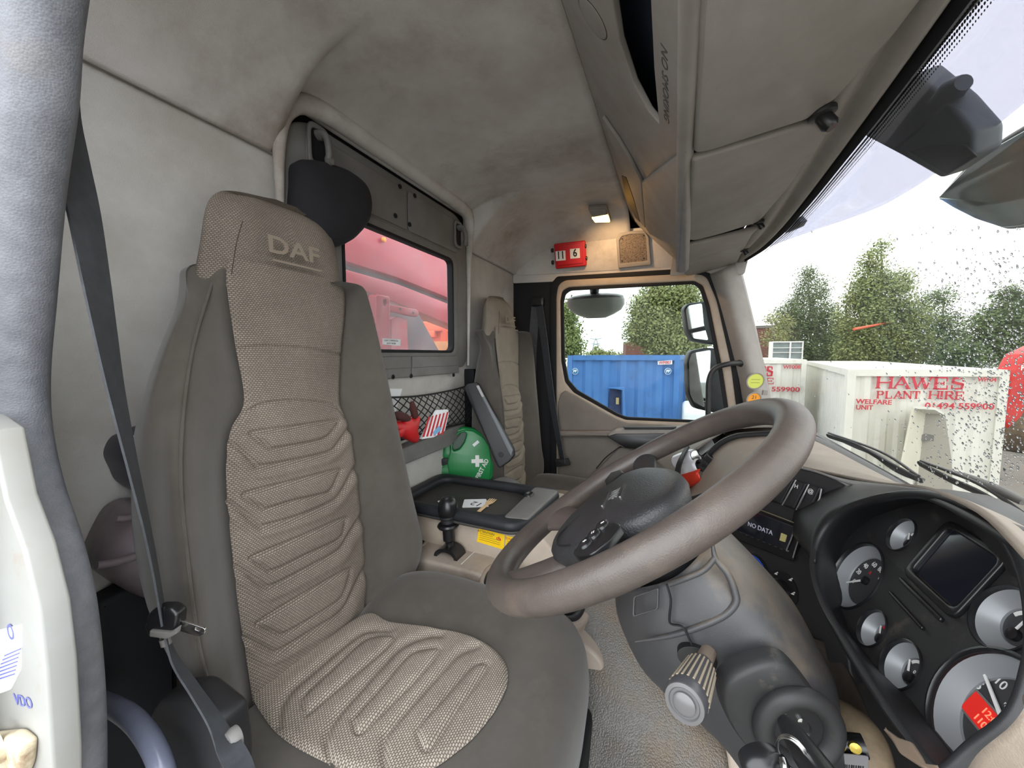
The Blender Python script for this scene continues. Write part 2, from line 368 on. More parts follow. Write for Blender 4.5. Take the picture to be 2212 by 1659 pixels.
# pillar trim behind the seal
struct(patch('trim_6', [px_row([(150, -60, .20), (110, 240, .20), (82, 400, .20), (82, 700, .20), (90, 1060, .20), (175, 1290, .20), (215, 1500, .20), (215, 1760, .20)]),
                        px_row([(60, -60, .17), (40, 240, .17), (20, 400, .17), (10, 700, .17), (30, 1060, .17), (120, 1290, .17), (160, 1500, .17), (160, 1760, .17)])], M['gplast'], th=.004))
jamb = [(-60, 900), (-20, 930), (10, 1080), (50, 1190), (82, 1320), (98, 1450), (112, 1659), (114, 1760), (-420, 1760), (-420, 900)]
Pj = FY(.13)
struct(plate('wall_right', Pj, [Pj.loop(jamb)], -.02, 0, M['white'], bev=.003))
Pj2 = FY(.125)
struct(plate('wall_right_rear', FY(.06), [rect(-2.0, -.2, -.60, 2.0)], -.02, 0, M['white']))
# dark moulded base behind the seat
t = thing('storage_box', U(300, 1400, X=-.80), 'black moulded box behind and below the driver seat, next to the door seal', 'box')
plate('box_body', FR_, [rnd(FR_.loop([(175, 1290), (205, 1275), (330, 1210), (345, 1200), (360, 1700), (175, 1700)]), .01)], .002, .05, M['rubber'], t, bev=.01)
plate('box_lid', FY(.18), [rnd([(-.84, .60), (-.78, .64), (-.74, .60), (-.76, .56)], .01)], -.07, 0, M['blk'], t, bev=.004)

# ---------------------------------------------------------------- rear window panel
t = thing('rear_window_panel', (XR, 1.1, 1.30), 'dark grey moulded surround of the rear window with screwed cover plates and coat hooks', 'window surround')
F = FR_
outer = F.loop([(634, 700), (636, 330), (650, 262), (690, 245), (720, 262), (1003, 462), (1012, 490), (1003, 760), (990, 842), (640, 842)])
inner = F.loop([(640, 432), (780, 490), (958, 560), (972, 580), (973, 745), (965, 759), (640, 757)])
Rout = [(.64, 1.245), (.64, 1.78), (.66, 1.84), (.72, 1.868), (1.40, 1.868), (1.475, 1.83), (1.48, 1.78), (1.48, 1.27), (1.45, 1.245)]
Rin = [(wy0, wz0), (wy0, wz1), (wy1, wz1), (wy1, wz0)]
plate('surround', F, [rnd(Rout, .03), rnd(Rin, .03)], 0, .016, M['panelgrey'], t, bev=.006)
plate('window_bezel', F, [rnd([(wy0-.03, wz0-.02), (wy0-.03, wz1+.03), (wy1+.045, wz1+.03), (wy1+.045, wz0-.02)], .05), rnd(Rin, .03)], .016, .024, M['panelgrey'], t, bev=.005)
plate('rubber_seal', F, [rnd([(wy0-.006, wz0-.006), (wy0-.006, wz1+.006), (wy1+.006, wz1+.006), (wy1+.006, wz0-.006)], .032), rnd([(wy0+.004, wz0+.004), (wy0+.004, wz1-.004), (wy1-.004, wz1-.004), (wy1-.004, wz0+.004)], .028)], .002, .027, M['rubber'], t, bev=.002)
ysp = F.px(880, 440)[0]
for nm, a, b in (('upper', .70, 1.08), ('upper', 1.086, 1.40)):
    o = plate('cover_plate', F, [rnd([(a, 1.712), (a, 1.842), (b, 1.842), (b, 1.712)], .012)], .016, .021, M['panelgrey'], t, bev=.003)
for a, b in ((.66, 1.082), (1.088, 1.40)):
    plate('cover_plate', F, [rnd([(a, 1.252), (a, 1.292), (b, 1.292), (b, 1.252)], .004)], .016, .024, M['panelgrey'], t, bev=.003)
    plate('cover_plate', F, [rnd([(a, 1.222), (a, 1.262), (b, 1.262), (b, 1.222)], .004)], .012, .022, M['panelgrey'], t, bev=.003)
for x, y in ((863, 403), (853, 466), (895, 423), (884, 485), (848, 814), (887, 812), (979, 810), (703, 296)):
    u, v = F.px(x, y, .02)
    lathe('screw', F.w(u, v, .0205), F.n, [(.0075, 0), (.0075, .003), (.006, .004), (.0035, .004), (.003, .0015), (0, .0015)], M['rubber'], t, 16)
def hook(cx, cy, s):
    u, v = F.px(cx, cy, .02); hs = []
    h = thing('coat_hook', F.w(u, v, .02), 'dark coat hook recessed in the rear window panel, %s top corner' % s, 'hook')
    plate('recess_plate', F, [rnd([(u-.032, v-.055), (u-.032, v+.055), (u+.032, v+.055), (u+.032, v-.055)], .025), rnd([(u-.022, v-.042), (u-.022, v+.042), (u+.022, v+.042), (u+.022, v-.042)], .018)], .0205, .030, M['panelgrey'], h, bev=.004)
    plate('recess_back', F, [rnd([(u-.025, v-.045), (u-.025, v+.045), (u+.025, v+.045), (u+.025, v-.045)], .018)], .0202, .022, M['rubber'], h)
    tube('hook_arm', [F.w(u, v+.03, .022), F.w(u, v+.02, .05), F.w(u, v-.02, .06), F.w(u, v-.035, .055), F.w(u, v-.035, .066)], .008, M['panelgrey'], h, flat=1.6)
    return h
hook(685, 320, 'driver side'); hook(988, 508, 'passenger side')
g = plate('window_1', F, [rnd([(wy0-.004, wz0-.004), (wy0-.004, wz1+.004), (wy1+.004, wz1+.004), (wy1+.004, wz0-.004)], .03)], -.006, -.002, M['g_rr'], None); struct(g)
t = tag(plate('window_sticker', F, [F.loop([(827, 731), (866, 733), (865, 747), (827, 744)])], -.0015, -.0008, M['paper']), 'small white sticker with two lines of print low on the rear window glass', 'sticker')
for k, (a, b) in enumerate(((736, 'LIGHT COMMERCIAL'), (742, 'BODY WORK'))):
    u, v = F.px(846, a); text('print', b, F, u, v, .008, M['ink'], t, h=-.0008, th=.0003, sx=.9)
# felt lip around the window panel
lip = [V((XR+.012, .632, 1.245)), V((XR+.016, .628, 1.60)), V((XR+.02, .630, 1.78)), V((XR+.03, .652, 1.86)), V((XR+.04, .72, 1.893)), V((XR+.04, .9, 1.898)), V((XR+.04, 1.2, 1.898)), V((XR+.04, 1.42, 1.89)), V((XR+.03, 1.485, 1.85)), V((XR+.02, 1.50, 1.78)), V((XR+.016, 1.50, 1.6)), V((XR+.01, 1.50, 1.25))]
struct(tube('trim_7', lip, [.006, .008, .014, .020, .024, .024, .024, .024, .022, .016, .009, .006], M['liner'], seg=14, sub=6))

# ---------------------------------------------------------------- passenger door
P = FY(YW)
oin = P.loop([(1228, 622), (1500, 608), (1518, 618), (1532, 660), (1560, 800), (1577, 913), (1500, 912), (1352, 906), (1330, 897), (1240, 847), (1222, 825), (1214, 780), (1212, 650), (1216, 630)])
glassl = P.loop([(1233, 628), (1497, 614), (1511, 624), (1524, 664), (1551, 800), (1567, 908), (1500, 907), (1354, 900), (1334, 892), (1248, 842), (1229, 820), (1221, 778), (1218, 655), (1222, 636)])
od = [(1222, 606), (1490, 592), (1525, 596), (1548, 650), (1577, 780), (1596, 925), (1600, 1120), (1204, 1120), (1203, 900), (1203, 640), (1208, 616)]
t = thing('door_1', (-.2, YW, .3), 'x', 'x'); del t['label'], t['category']; struct(t)
plate('door_frame', P, [rnd(P.loop(od), .03), rnd(oin, .012)], 0, .02, M['beige'], t, bev=.008)
plate('rubber_seal', P, [rnd(oin, .012), rnd(glassl, .012)], -.004, .014, M['rubber'], t, bev=.002)
# outer weather strip (black) between door and pillar
o1 = [(1205, 598), (1500, 580), (1535, 592), (1560, 650), (1590, 780), (1612, 925), (1618, 1120), (1598, 1120), (1592, 925), (1572, 780), (1544, 650), (1522, 600), (1490, 593), (1222, 607), (1209, 618), (1204, 640), (1204, 900), (1204, 1120), (1190, 1120), (1190, 650), (1193, 612)]
struct(plate('trim_8', P, [rnd(P.loop(o1), .01)], -.01, .016, M['rubber'], bev=.004))
struct(plate('window_2', P, [rnd([p for p in P.loop([(1215, 620), (1505, 604), (1530, 650), (1580, 916), (1340, 910), (1210, 835)])], .02)], -.010, -.006, M['g_dr']))
# door trim (grey) with pocket, armrest, pull, belt ledge
dt = [(1212, 850), (1222, 843), (1245, 855), (1332, 905), (1356, 914), (1600, 924), (1606, 1130), (1206, 1130), (1206, 870)]
plate('door_card', P, [rnd(P.loop(dt, .02), .01)], .016, .03, M['doorgrey'], t, bev=.008)
pk = [(1216, 862), (1228, 856), (1330, 912), (1322, 930), (1212, 932), (1212, 880)]
plate('card_upper_ledge', P, [rnd(P.loop([(1208, 930), (1318, 930), (1330, 935), (1330, 944), (1208, 942)], .05), .004)], .03, .07, M['doorgrey'], t, bev=.01)
plate('armrest', P, [rnd(P.loop([(1312, 938), (1330, 927), (1480, 922), (1602, 928), (1604, 960), (1490, 968), (1345, 965)], .09), .006)], .03, .11, M['gplast'], t, bev=.012)
plate('armrest_recess', P, [rnd(P.loop([(1312, 942), (1330, 936), (1500, 934), (1600, 938), (1600, 968), (1400, 972), (1350, 966)], .1), .006)], .05, .112, M['blk_sm'], t, bev=.004)
plate('switch_strip', P, [rnd(P.loop([(1345, 921), (1462, 921), (1458, 927), (1350, 926)], .1), .003)], .09, .113, M['blk'], t, bev=.002)
tube('card_swage', [P.pw(x, y, .031) for x, y in ((1288, 1012), (1312, 985), (1345, 962))], .003, M['blk'], t, seg=8)
plate('lower_panel', P, [rnd(P.loop([(1292, 1012), (1338, 966), (1420, 975), (1600, 985), (1600, 1130), (1230, 1130), (1240, 1060)], .05), .02)], .03, .05, M['doorgrey'], t, bev=.012)
# windscreen pillar, passenger side
pl = [(1522, 596, 2.06), (1545, 660, 2.06), (1578, 790, 2.06), (1600, 880, 2.06), (1622, 1000, 2.06)]
pm = [(1560, 582, 1.99), (1582, 660, 1.99), (1615, 780, 1.99), (1634, 870, 1.99), (1655, 980, 1.99)]
pr = [(1597, 560, 2.06), (1622, 660, 2.06), (1652, 790, 2.06), (1668, 870, 2.06), (1700, 985, 2.06)]
struct(patch('wall_left_pillar', [px_row(pl), px_row(pm), px_row(pr)], M['gplast'], nu=8, nv=8, th=.01))
# grab handle on that pillar
t = thing('grab_bar', U(1600, 785, Y=1.98), 'black vertical grab handle screwed to the windscreen pillar beside the passenger window', 'handle')
tube('grip', [U(1600, 784, Y=2.0), U(1575, 786, Y=1.95), U(1545, 796, Y=1.94), U(1532, 820, Y=1.94), U(1530, 860, Y=1.94), U(1530, 910, Y=1.94), U(1534, 960, Y=1.97)], .0115, M['blk'], t, seg=14)
lathe('mounting_boss', U(1603, 784, Y=2.02), RV*-.7+V((0, -1, 0)), [(.019, 0), (.018, .012), (.012, .018), (0, .018)], M['blk'], t)
# stickers on the pillar
for nm, x, y, r_, mt_, lb in (('round_sticker', 1631, 823, .033, mat('lime_label', (206, 214, 96), .5), 'round yellow-green disc in a grey ring on the windscreen pillar, above the orange one'), ('round_sticker', 1628, 862, .027, M['orange'], 'round orange disc with dark digits on the windscreen pillar, just above the wheel rim')):
    fr = Fr(U(x, y, Y=1.975), (.9, .25, 0), (.12, 0, 1))
    tt = thing(nm, fr.o, lb, 'sticker'); plate('disc', fr, [circ(0, 0, r_)], 0, .003, mt_, tt); plate('ring', fr, [circ(0, 0, r_+.005), circ(0, 0, r_-.001)], 0, .005, M['gplast'], tt, bev=.001)
    if nm and mt_ == M['orange']: text('digits', '21', fr, 0, .008, .022, M['ink'], tt, h=.003)
    else:
        for k in (-.008, .006): plate('print', fr, [rect(-.018, k, .018, k+.0012)], .003, .0034, M['ink'], tt)
plate('clip', Fr(U(1650, 848, Y=1.985), (.9, .2, 0), (.1, 0, 1)), [rect(-.008, -.01, .012, .012, .002)], 0, .01, M['gplast'], tt, bev=.002)

# ---------------------------------------------------------------- windscreen
def xt(y):
    T = [(-.2, .24), (.1, .27), (.4, .29), (.69, .307), (.9, .317), (1.3, .33), (1.58, .332), (1.85, .315), (2.06, .272), (2.3, .2)]
    for a, b in zip(T, T[1:]):
        if a[0] <= y <= b[0]: s = (y-a[0])/(b[0]-a[0]); return a[1]+(b[1]-a[1])*s
def ws(y, z): return V((xt(y)+(1.74-z)*.25-.03*((y-1.1)/.95)**2*(1.74-z), y, z))
def wsgrid(y0, y1, z0, z1, ny_, nz_, off=0): 
    return [[ws(y0+(y1-y0)*j/ny_, z0+(z1-z0)*i/nz_)+V((off, 0, off*.25)) for j in range(ny_+1)] for i in range(nz_+1)]
g = patch('window_3', wsgrid(-.1, 2.06, .93, 1.78, 18, 3), M['g_ws'], nu=2, nv=3, th=.004); struct(g)
# black printed band along the top of the glass and its dots
struct(patch('trim_9', wsgrid(-.1, 2.06, 1.715, 1.78, 18, 1, -.003), M['rubber'], nu=2, nv=2, th=.001))
vs, fs = [], []
for k in range(4):
    zc = 1.709-.0062*k; rr = .0029-.0005*k
    for j in range(330):
        y = .30+j*.0053+(k % 2)*.00265
        if y > 2.03: continue
        c = ws(y, zc)+V((-.003, 0, 0)); b = len(vs)
        for q in range(6): a = q*math.pi/3; vs.append(c+V((-.25*math.sin(a)*rr, math.cos(a)*rr, math.sin(a)*rr)))
        fs.append(tuple(range(b, b+6)))
o = mo('printed_dots', vs, fs, M['rubber'], smooth=False); tag(o, 'black dot pattern printed under the band along the top of the windscreen', 'dot pattern', kind='stuff')
# ---------------------------------------------------------------- overhead console
A0 = V((-.215, 0, 1.958)); A1 = V((.0, 0, 1.70))
FC = Fr(A0, (0, 1, 0), (A1-A0))            # normal looks down and back, to the seats
if FC.n.dot(V((-1, 0, -1))) < 0: FC = Fr(A0, (0, -1, 0), (A1-A0))
M['gscuff'] = mat('faint_pen_ink', (84, 82, 80), .6); M['pocket'] = mat('pocket_shade_blue', (62, 72, 90), .7)  # pocket colour has the bluish shade of the recess put into it
t = thing('overhead_console', (-.1, 1.1, 1.80), 'long grey-brown overhead console with open pockets above the windscreen end of the ceiling', 'overhead console')
L = (A1-A0).length
sy = -1 if FC.u.y < 0 else 1
pocket = FC.loop([(1402, -40), (1412, 150), (1423, 268), (1400, 240), (1368, 180), (1338, 90), (1322, -10)])
full = [(sy*y, v) for y, v in ((.20, 0), (2.02, 0), (1.86, L), (.20, L))]
plate('rear_face', FC, [full, pocket], -.012, 0, M['gplast'], t, bev=.003)
plate('pocket_back', FC, [[(sy*.2, .03), (sy*1.6, .03), (sy*1.6, L-.01), (sy*.2, L-.01)]], -.08, -.07, M['pocket'], t)
plate('pocket_floor', FC, [FC.loop([(1402, -40), (1416, 150), (1428, 272), (1424, 280), (1398, 130), (1388, -40)])], -.07, -.012, M['pocket'], t)
# closed bin at the passenger end
bin_ = FC.loop([(1386, 392), (1452, 345), (1482, 320), (1480, 588), (1466, 590), (1462, 528), (1430, 520), (1404, 506), (1394, 490)], .02)
plate('bin_door', FC, [rnd(bin_, .008)], 0, .022, M['gplast'], t, bev=.006)
plate('side_bulge', FC, [rnd(FC.loop([(1300, 250), (1335, 300), (1362, 345), (1386, 392), (1394, 492), (1372, 478), (1345, 380)], .008), .01)], 0, .010, M['gplast'], t, bev=.004)
plate('slot_shade_patch', FC, [rnd(FC.loop([(1342, 380), (1352, 384), (1368, 430), (1382, 480), (1372, 470), (1352, 430)], .012), .003)], .010, .0115, M['ink'], t)  # no opening here: the dark gap's shade is put into a black patch
plate('round_blank', FC, [circ(*FC.px(1280, 42, .001), .036)], -.001, .0012, M['gplast'], t, bev=.001)
plate('round_groove', FC, [circ(*FC.px(1280, 42, .001), .0375), circ(*FC.px(1280, 42, .001), .0362)], 0, .0006, M['blk'], t)
text('handwriting', 'NO SMOKING', FC, *FC.px(1436, 190, .001), .020, M['gscuff'], t, h=.0002, th=.0005, rot=0 if FC.u.y > 0 else 0, sx=1.5, shear=.3)
# bright rolled lip along the bottom edge
lipr = [V((.006, y, 1.672)) for y in (.15, .5, 1.0, 1.5, 1.86)]
o = tube('lower_lip', lipr, .015, M['gplast'], t, seg=16, sub=6, flat=.9)
plate('end_cap', FY(1.862), [rnd([(-.03, 1.645), (.028, 1.645), (.03, 1.70), (-.02, 1.76)], .008)], -.006, .002, M['gplast'], t, bev=.002)
# sun blind panels in front of the console
B0 = V((.032, 0, 1.672)); B1 = V((.30, 0, 1.735))
FB = Fr(B0, (0, -1, 0), (B1-B0))
if FB.n.z > 0: FB = Fr(B0, (0, 1, 0), (B1-B0))
def lockers(nm, pts, lb, h=.010):
    o = plate(nm, FB, [rnd(FB.loop(pts), .012)], -.006, h, M['gplast'], None, bev=.006); return tag(o, lb, 'roof locker lid')
lockers('locker_lid', [(1511, -60), (1497, 322), (1530, 316), (1600, 293), (1745, 246), (1768, 222), (1800, 205), (1850, 150), (1930, 60), (2020, -60)], 'largest felt-covered grey lid over the windscreen, nearest the driver door')
lockers('locker_lid', [(1492, 336), (1484, 512), (1500, 514), (1560, 498), (1635, 474), (1648, 462), (1700, 400), (1756, 330), (1786, 282), (1758, 262), (1742, 258), (1640, 292), (1540, 322)], 'middle felt-covered grey lid over the windscreen, between the two seams')
lockers('locker_lid', [(1482, 526), (1474, 588), (1484, 592), (1550, 580), (1592, 562), (1600, 545), (1625, 500), (1638, 488), (1560, 508), (1500, 522)], 'smallest felt-covered grey lid over the windscreen, above the passenger pillar')
plate('trim_10', FB, [[(sy2, v) for sy2, v in ((FB.u.y*.15, -.02), (FB.u.y*1.97, -.02), (FB.u.y*1.97, .14), (FB.u.y*.15, .28))]], -.02, -.008, M['blk'])
struct(bpy.data.objects['trim_10'])
# felt roll between the lids and the glass
hdr = [[ws(y, 1.745)+V((-.004, 0, -.004)) for y in (.15, .4, .7, .95, 1.25, 1.55, 1.8, 2.03)],
       [ws(y, 1.74)+V((-.028, 0, -.028)) for y in (.15, .4, .7, .95, 1.25, 1.55, 1.8, 2.02)],
       [ws(y, 1.745)+V((-.05, 0, -.014)) for y in (.15, .4, .7, .95, 1.25, 1.55, 1.8, 2.0)],
       [ws(y, 1.745)+V((-.075, 0, -.030)) for y in (.15, .4, .7, .95, 1.25, 1.55, 1.78, 1.97)],
       [ws(y, 1.745)+V((-.12, 0, -.010)) for y in (.15, .4, .7, .95, 1.25, 1.55, 1.75, 1.93)]]
struct(patch('trim_11', hdr, M['gplast'], nu=4, nv=5, th=.003))
struct(box('console_top_blocker', (.08, 1.10, 2.0), (.62, 1.95, .02), M['blk']))  # added lid above the console so no sky shows through its pockets
struct(box('front_leak_blocker', (.385, 1.10, 1.915), (.02, 1.95, .20), M['white']))  # added upright, blocks light entering above the windscreen
struct(box('console_right_blocker', (.08, .13, 1.88), (.62, .02, .24), M['blk']))  # added end closure, keeps daylight out from behind the console
struct(box('console_left_blocker', (.0, 2.085, 1.88), (.46, .02, .20), M['blk']))  # closure added at the passenger end, also against daylight
for (x, y, r_, lb) in ((1776, 246, .017, 'black twist catch on the seam between the largest and the middle locker lid'), (1640, 481, .012, 'black twist catch on the seam between the middle and the smallest locker lid'), (1608, 540, .012, 'black catch at the front corner of the smallest locker lid')):
    c = FB.pw(x, y, .01); tt = thing('twist_catch', c, lb, 'catch')
    lathe('catch_base', c-FB.n*.004, FB.n, [(r_*1.25, 0), (r_*1.2, .007), (r_*.9, .01), (0, .01)], M['blk'], tt)
    lathe('catch_knob', c+FB.n*.004, FB.n+V((.3, -.2, 0)), [(r_*.7, 0), (r_*.75, r_*1.2), (r_*.5, r_*1.6), (0, r_*1.6)], M['blk_sm'], tt)

# ---------------------------------------------------------------- courtesy lamp
c = U(1296, 467, Y=1.80); nrm = V((0, -.55, -1)).normalized()
FL = Fr(c, (1, 0, 0), (0, -1, .55)); 
if FL.n.z > 0: FL = Fr(c, (-1, 0, 0), (0, -1, .55))
t = thing('courtesy_lamp', c, 'small lit courtesy lamp with a warm glowing lens on the ceiling above the red box', 'lamp')
um = lambda x, y: FL.px(x, y, .012)
plate('lamp_housing', FL, [rnd([um(1271, 452), um(1309, 451), um(1313, 463), um(1280, 469)], .004)], -.01, .016, M['gplast'], t, bev=.004)
plate('lamp_frame', FL, [rnd([um(1270, 450), um(1311, 449), um(1320, 481), um(1284, 483)], .005)], -.01, .010, M['gplast'], t, bev=.003)
lensm = mat('lit_lens', (255, 190, 90), .4, emis=4)
o = plate('lens', FL, [rnd([um(1278, 470), um(1313, 464), um(1318, 479), um(1286, 480)], .004)], 0, .016, lensm, t, bev=.003); o['label'] = 'warm glowing lens'
ld = bpy.data.lights.new('courtesy_lamp_light', 'SPOT'); ld.energy = .7; ld.color = (1, .62, .3); ld.shadow_soft_size = .02; ld.spot_size = math.radians(150); ld.spot_blend = .8
lo = bpy.data.objects.new('courtesy_lamp_light', ld); COL.objects.link(lo); lo.parent = t; dv = V((.25, .75, -.75)); lo.rotation_euler = dv.to_track_quat('-Z', 'Y').to_euler(); lo.location = (.005, -.03, -.045)

# ---------------------------------------------------------------- on the side headliner: red box, speaker
sd = V((0, .28, -.96)).normalized()         # the felt leans inward going up
FS = Fr(V((0, 2.035, 1.74)), (1, 0, 0), -sd)
if FS.n.y > 0: FS = Fr(V((0, 2.035, 1.74)), (-1, 0, 0), -sd)
struct(plate('trim_13', FS, [rnd([(FS.u.x*x, v) for x, v in ((XR+.02, .0), (.16, -.03), (.10, .16), (XR+.05, .20))], .02)], -.03, .004, M['liner'], bev=.003))
q = lambda x, y: FS.px(x, y, .02)
t = thing('height_indicator_box', FS.pw(1229, 550, .01), 'small red plastic box reading 11 6 with black knobs, above the passenger door', 'height indicator')
plate('box_body', FS, [rnd([q(1197, 527), q(1264, 519), q(1267, 574), q(1201, 581)], .008)], .002, .03, M['red'], t, bev=.006)
plate('box_face', FS, [rnd([q(1203, 531), q(1258, 524), q(1261, 568), q(1206, 574)], .004)], .03, .034, M['red'], t, bev=.003)
for x, y in ((1193, 541), (1194, 567), (1264, 532), (1266, 558)):
    c = FS.pw(x, y, .018); lathe('knob', c-FS.u*.006, FS.u, [(.009, 0), (.011, .003), (.011, .009), (.009, .012), (0, .012)], M['blk_sm'], t, 14)
for s_, x, y, a in (('11', 1211, 552, .105), ('6', 1242, 547, .105)):
    u, v = FS.px(x, y, .036); plate('number_card', FS, [rnd([FS.px(x-11, y-9, .035), FS.px(x+10, y-11, .035), FS.px(x+11, y+10, .035), FS.px(x-10, y+12, .035)], .001)], .034, .0352, M['paper'], t)
    w = Fr(FS.w(u, v), FS.px and (FS.pw(x+10, y-1.6)-FS.pw(x-10, y+.4)), FS.v); 
    text('digits', s_, w, 0, 0, .052, M['ink'], t, h=.0353, th=.0004, sx=.85, bold=.0012)
t = thing('roof_speaker', FS.pw(1370, 537, .01), 'square speaker grille with rounded top, beside the red box above the passenger door', 'speaker')
grm = mat('speaker_mesh', (128, 112, 98), .6, (70, 62, 54), 210, thr=(.45, .6))
qs = lambda x, y: FS.px(x, y, .012)
of = [qs(1331, 518), qs(1338, 503), qs(1360, 499), qs(1392, 498), qs(1402, 512), qs(1407, 572), qs(1336, 580)]
inf = [qs(1338, 520), qs(1343, 511), qs(1362, 506), qs(1392, 505), qs(1396, 514), qs(1399, 563), qs(1341, 569)]
plate('speaker_frame', FS, [rnd(of, .006), rnd(inf, .005)], .002, .020, M['gplast'], t, bev=.004)
plate('grille', FS, [rnd(inf, .005)], .002, .014, grm, t)
for x, y in ((1344, 516), (1391, 509), (1344, 564), (1391, 558)):
    u, v = FS.px(x, y, .014); lathe('screw', FS.w(u, v, .0135), FS.n, [(.004, 0), (.004, .002), (0, .002)], M['ink'], t, 10)

# ---------------------------------------------------------------- outside: visor, front mirror, door mirrors
tint = glass('tinted_visor_plastic', (.62, .62, .68), .06)
low = [(2330, 120), (2212, 223), (2124, 294), (2027, 370), (1950, 420), (1871, 459), (1736, 506), (1662, 533), (1600, 556)]
rl = [U(x, y, X=.50-.0000*(i)) for i, (x, y) in enumerate(low)]
ys = [p.y for p in rl]
rt = [V((xt(min(2.2, p.y*.82))+.02, p.y*.80+.08, 1.80)) for p in rl]
rl = [V((p.x+.0, p.y, p.z)) for p in rl]
rm = [a.lerp(b, .5)+V((.02, 0, .03)) for a, b in zip(rt, rl)]
t = tag(patch('external_sun_visor', [rt, rm, rl], tint, nu=6, nv=6, th=.004), 'grey tinted sun visor hanging outside along the top of the windscreen', 'sun visor')
t = thing('front_mirror', U(2110, 400, X=.62), 'large convex front mirror on a dark bracket outside the top of the windscreen', 'mirror')
FM = Fr(U(2000, 260, X=.46), (0, -1, 0), (-.25, 0, 1))
mb = mat('mirror_bracket_plastic', (92, 99, 106), .5, (80, 87, 94), 12)
plate('bracket', FM, [rnd(FM.loop([(1880, 287), (1940, 200), (1993, 152), (2067, 216), (2121, 280), (2119, 331), (2047, 381)]), .008)], -.03, .012, mb, t, bev=.008)
plate('bracket_underside', FM, [rnd(FM.loop([(1965, 325), (2010, 312), (2085, 312), (2112, 338), (2047, 378)], .014), .004)], .012, .016, M['blk'], t, bev=.002)
tube('mounting_knob', [FM.pw(2030, 225), FM.pw(2058, 195), FM.pw(2082, 178)], [.017, .018, .012], mb, t, flat=1.2)
FM2 = Fr(U(2140, 400, X=.60), (0, -1, 0), (-.4, 0, 1))
mirr = mat('mirror_glass_dusty', (190, 198, 194), .12, metal=1); dirt_on(mirr, (120, 124, 116), 14, .5, .8)
ml = [(2020, 428), (2090, 350), (2160, 300), (2260, 240), (2300, 470), (2212, 496), (2170, 500), (2110, 480), (2060, 455)]
plate('mirror_shell', FM2, [rnd(FM2.loop(ml), .01)], -.05, 0, M['blk'], t, bev=.012)
ml2 = [(2030, 426), (2096, 358), (2165, 310), (2250, 262), (2290, 458), (2212, 486), (2170, 490), (2112, 471), (2064, 447)]
plate('mirror_face', FM2, [rnd(FM2.loop(ml2), .008)], 0, .004, mirr, t, bev=.002)
tag(plate('mirror_bracket', FM, [rnd(FM.loop([(1695, 495), (1700, 480), (1722, 470), (1732, 480), (1725, 492), (1700, 503)]), .004)], -.02, .005, mb, bev=.003), 'small dark bracket end outside, at the passenger end of the tinted visor', 'bracket')

def door_mirror(nm, lb, outl, glassp, y, cat='mirror'):
    f = Fr(U(1520, 800, Y=y), (.95, .3, 0), (0, 0, 1)); tt = thing(nm, f.pw(*outl[0]), lb, cat)
    plate('housing', f, [rnd(f.loop(outl), .02)], -.06, .01, M['blk'], tt, bev=.012)
    plate('mirror_glass', f, [rnd(f.loop(glassp, .011), .012)], .0102, .013, MG, tt); return tt
MG = mat('mirror_glass', (215, 220, 222), .03, metal=1)
door_mirror('wide_angle_mirror', 'upper black door mirror outside the passenger window', [(1477, 665), (1486, 655), (1530, 650), (1562, 660), (1575, 740), (1540, 745), (1495, 736), (1483, 715)], [(1481, 668), (1488, 660), (1516, 655), (1520, 700), (1530, 735), (1498, 731), (1487, 712)], 2.42)
door_mirror('main_mirror', 'lower and larger black door mirror outside the passenger window', [(1483, 780), (1490, 758), (1525, 751), (1590, 756), (1600, 900), (1550, 893), (1500, 882), (1486, 850)], [(1488, 781), (1494, 763), (1535, 756), (1533, 812), (1520, 886), (1503, 878), (1490, 850)], 2.42)
t = thing('mirror_arm', U(1560, 750, Y=2.4), 'black arm outside carrying the two door mirrors of the passenger side', 'mirror arm')
tube('arm', [U(1590, 700, Y=2.075), U(1575, 705, Y=2.40), U(1578, 760, Y=2.46), U(1590, 900, Y=2.42), U(1600, 905, Y=2.075)], .014, M['blk'], t)
# kerb mirror above the passenger window
c = U(1287, 655, Y=2.22); t = thing('kerb_mirror', c, 'shallow bowl-shaped grey kerb mirror hanging outside the top of the passenger window', 'mirror')
km = mat('kerb_mirror_shell', (180, 180, 176), .4, (168, 168, 162), 20)
MG2 = mat('kerb_mirror_face', (240, 238, 230), .5)
rings = []
prof = [(1226, 1348, 646, 640), (1224, 1350, 650, 652), (1226, 1349, 660, 664), (1234, 1342, 671, 676), (1248, 1326, 680, 684), (1268, 1308, 687, 688)]
for i, (xa, xb, y1, y2) in enumerate(prof):
    a = U(xa, y1, Y=2.22); b = U(xb, y1, Y=2.22); cc = (a+b)/2; w = (b-a).length/2; d = .05*math.cos(i/5*1.35)
    rings.append([cc+V((math.cos(q_)*w, math.sin(q_)*d*.9, 0)) for q_ in [2*math.pi*k/28 for k in range(28)]])
loft('mirror_bowl', rings, MG2, t, ang=50)
lathe('mirror_cap', U(1287, 646, Y=2.22), (0, 0, 1), [(.0, -.002), (.06, .0)], M['blk'], t) if 0 else None
rings = []
for i, (s_, dz) in enumerate(((1, 0), (.97, .012), (.8, .022), (.45, .03))):
    a = U(1226, 646, Y=2.22); b = U(1348, 646, Y=2.22); cc = (a+b)/2+V((0, 0, dz)); w = (b-a).length/2*s_
    rings.append([cc+V((math.cos(q_)*w, math.sin(q_)*.046*s_, 0)) for q_ in [2*math.pi*k/28 for k in range(28)]])
loft('mirror_cap', rings, M['silver'], t, ang=50)
tube('mirror_bracket', [U(1284, 640, Y=2.22), U(1284, 628, Y=2.22), U(1284, 604, Y=2.075)], [.022, .026, .03], M['blk'], t)
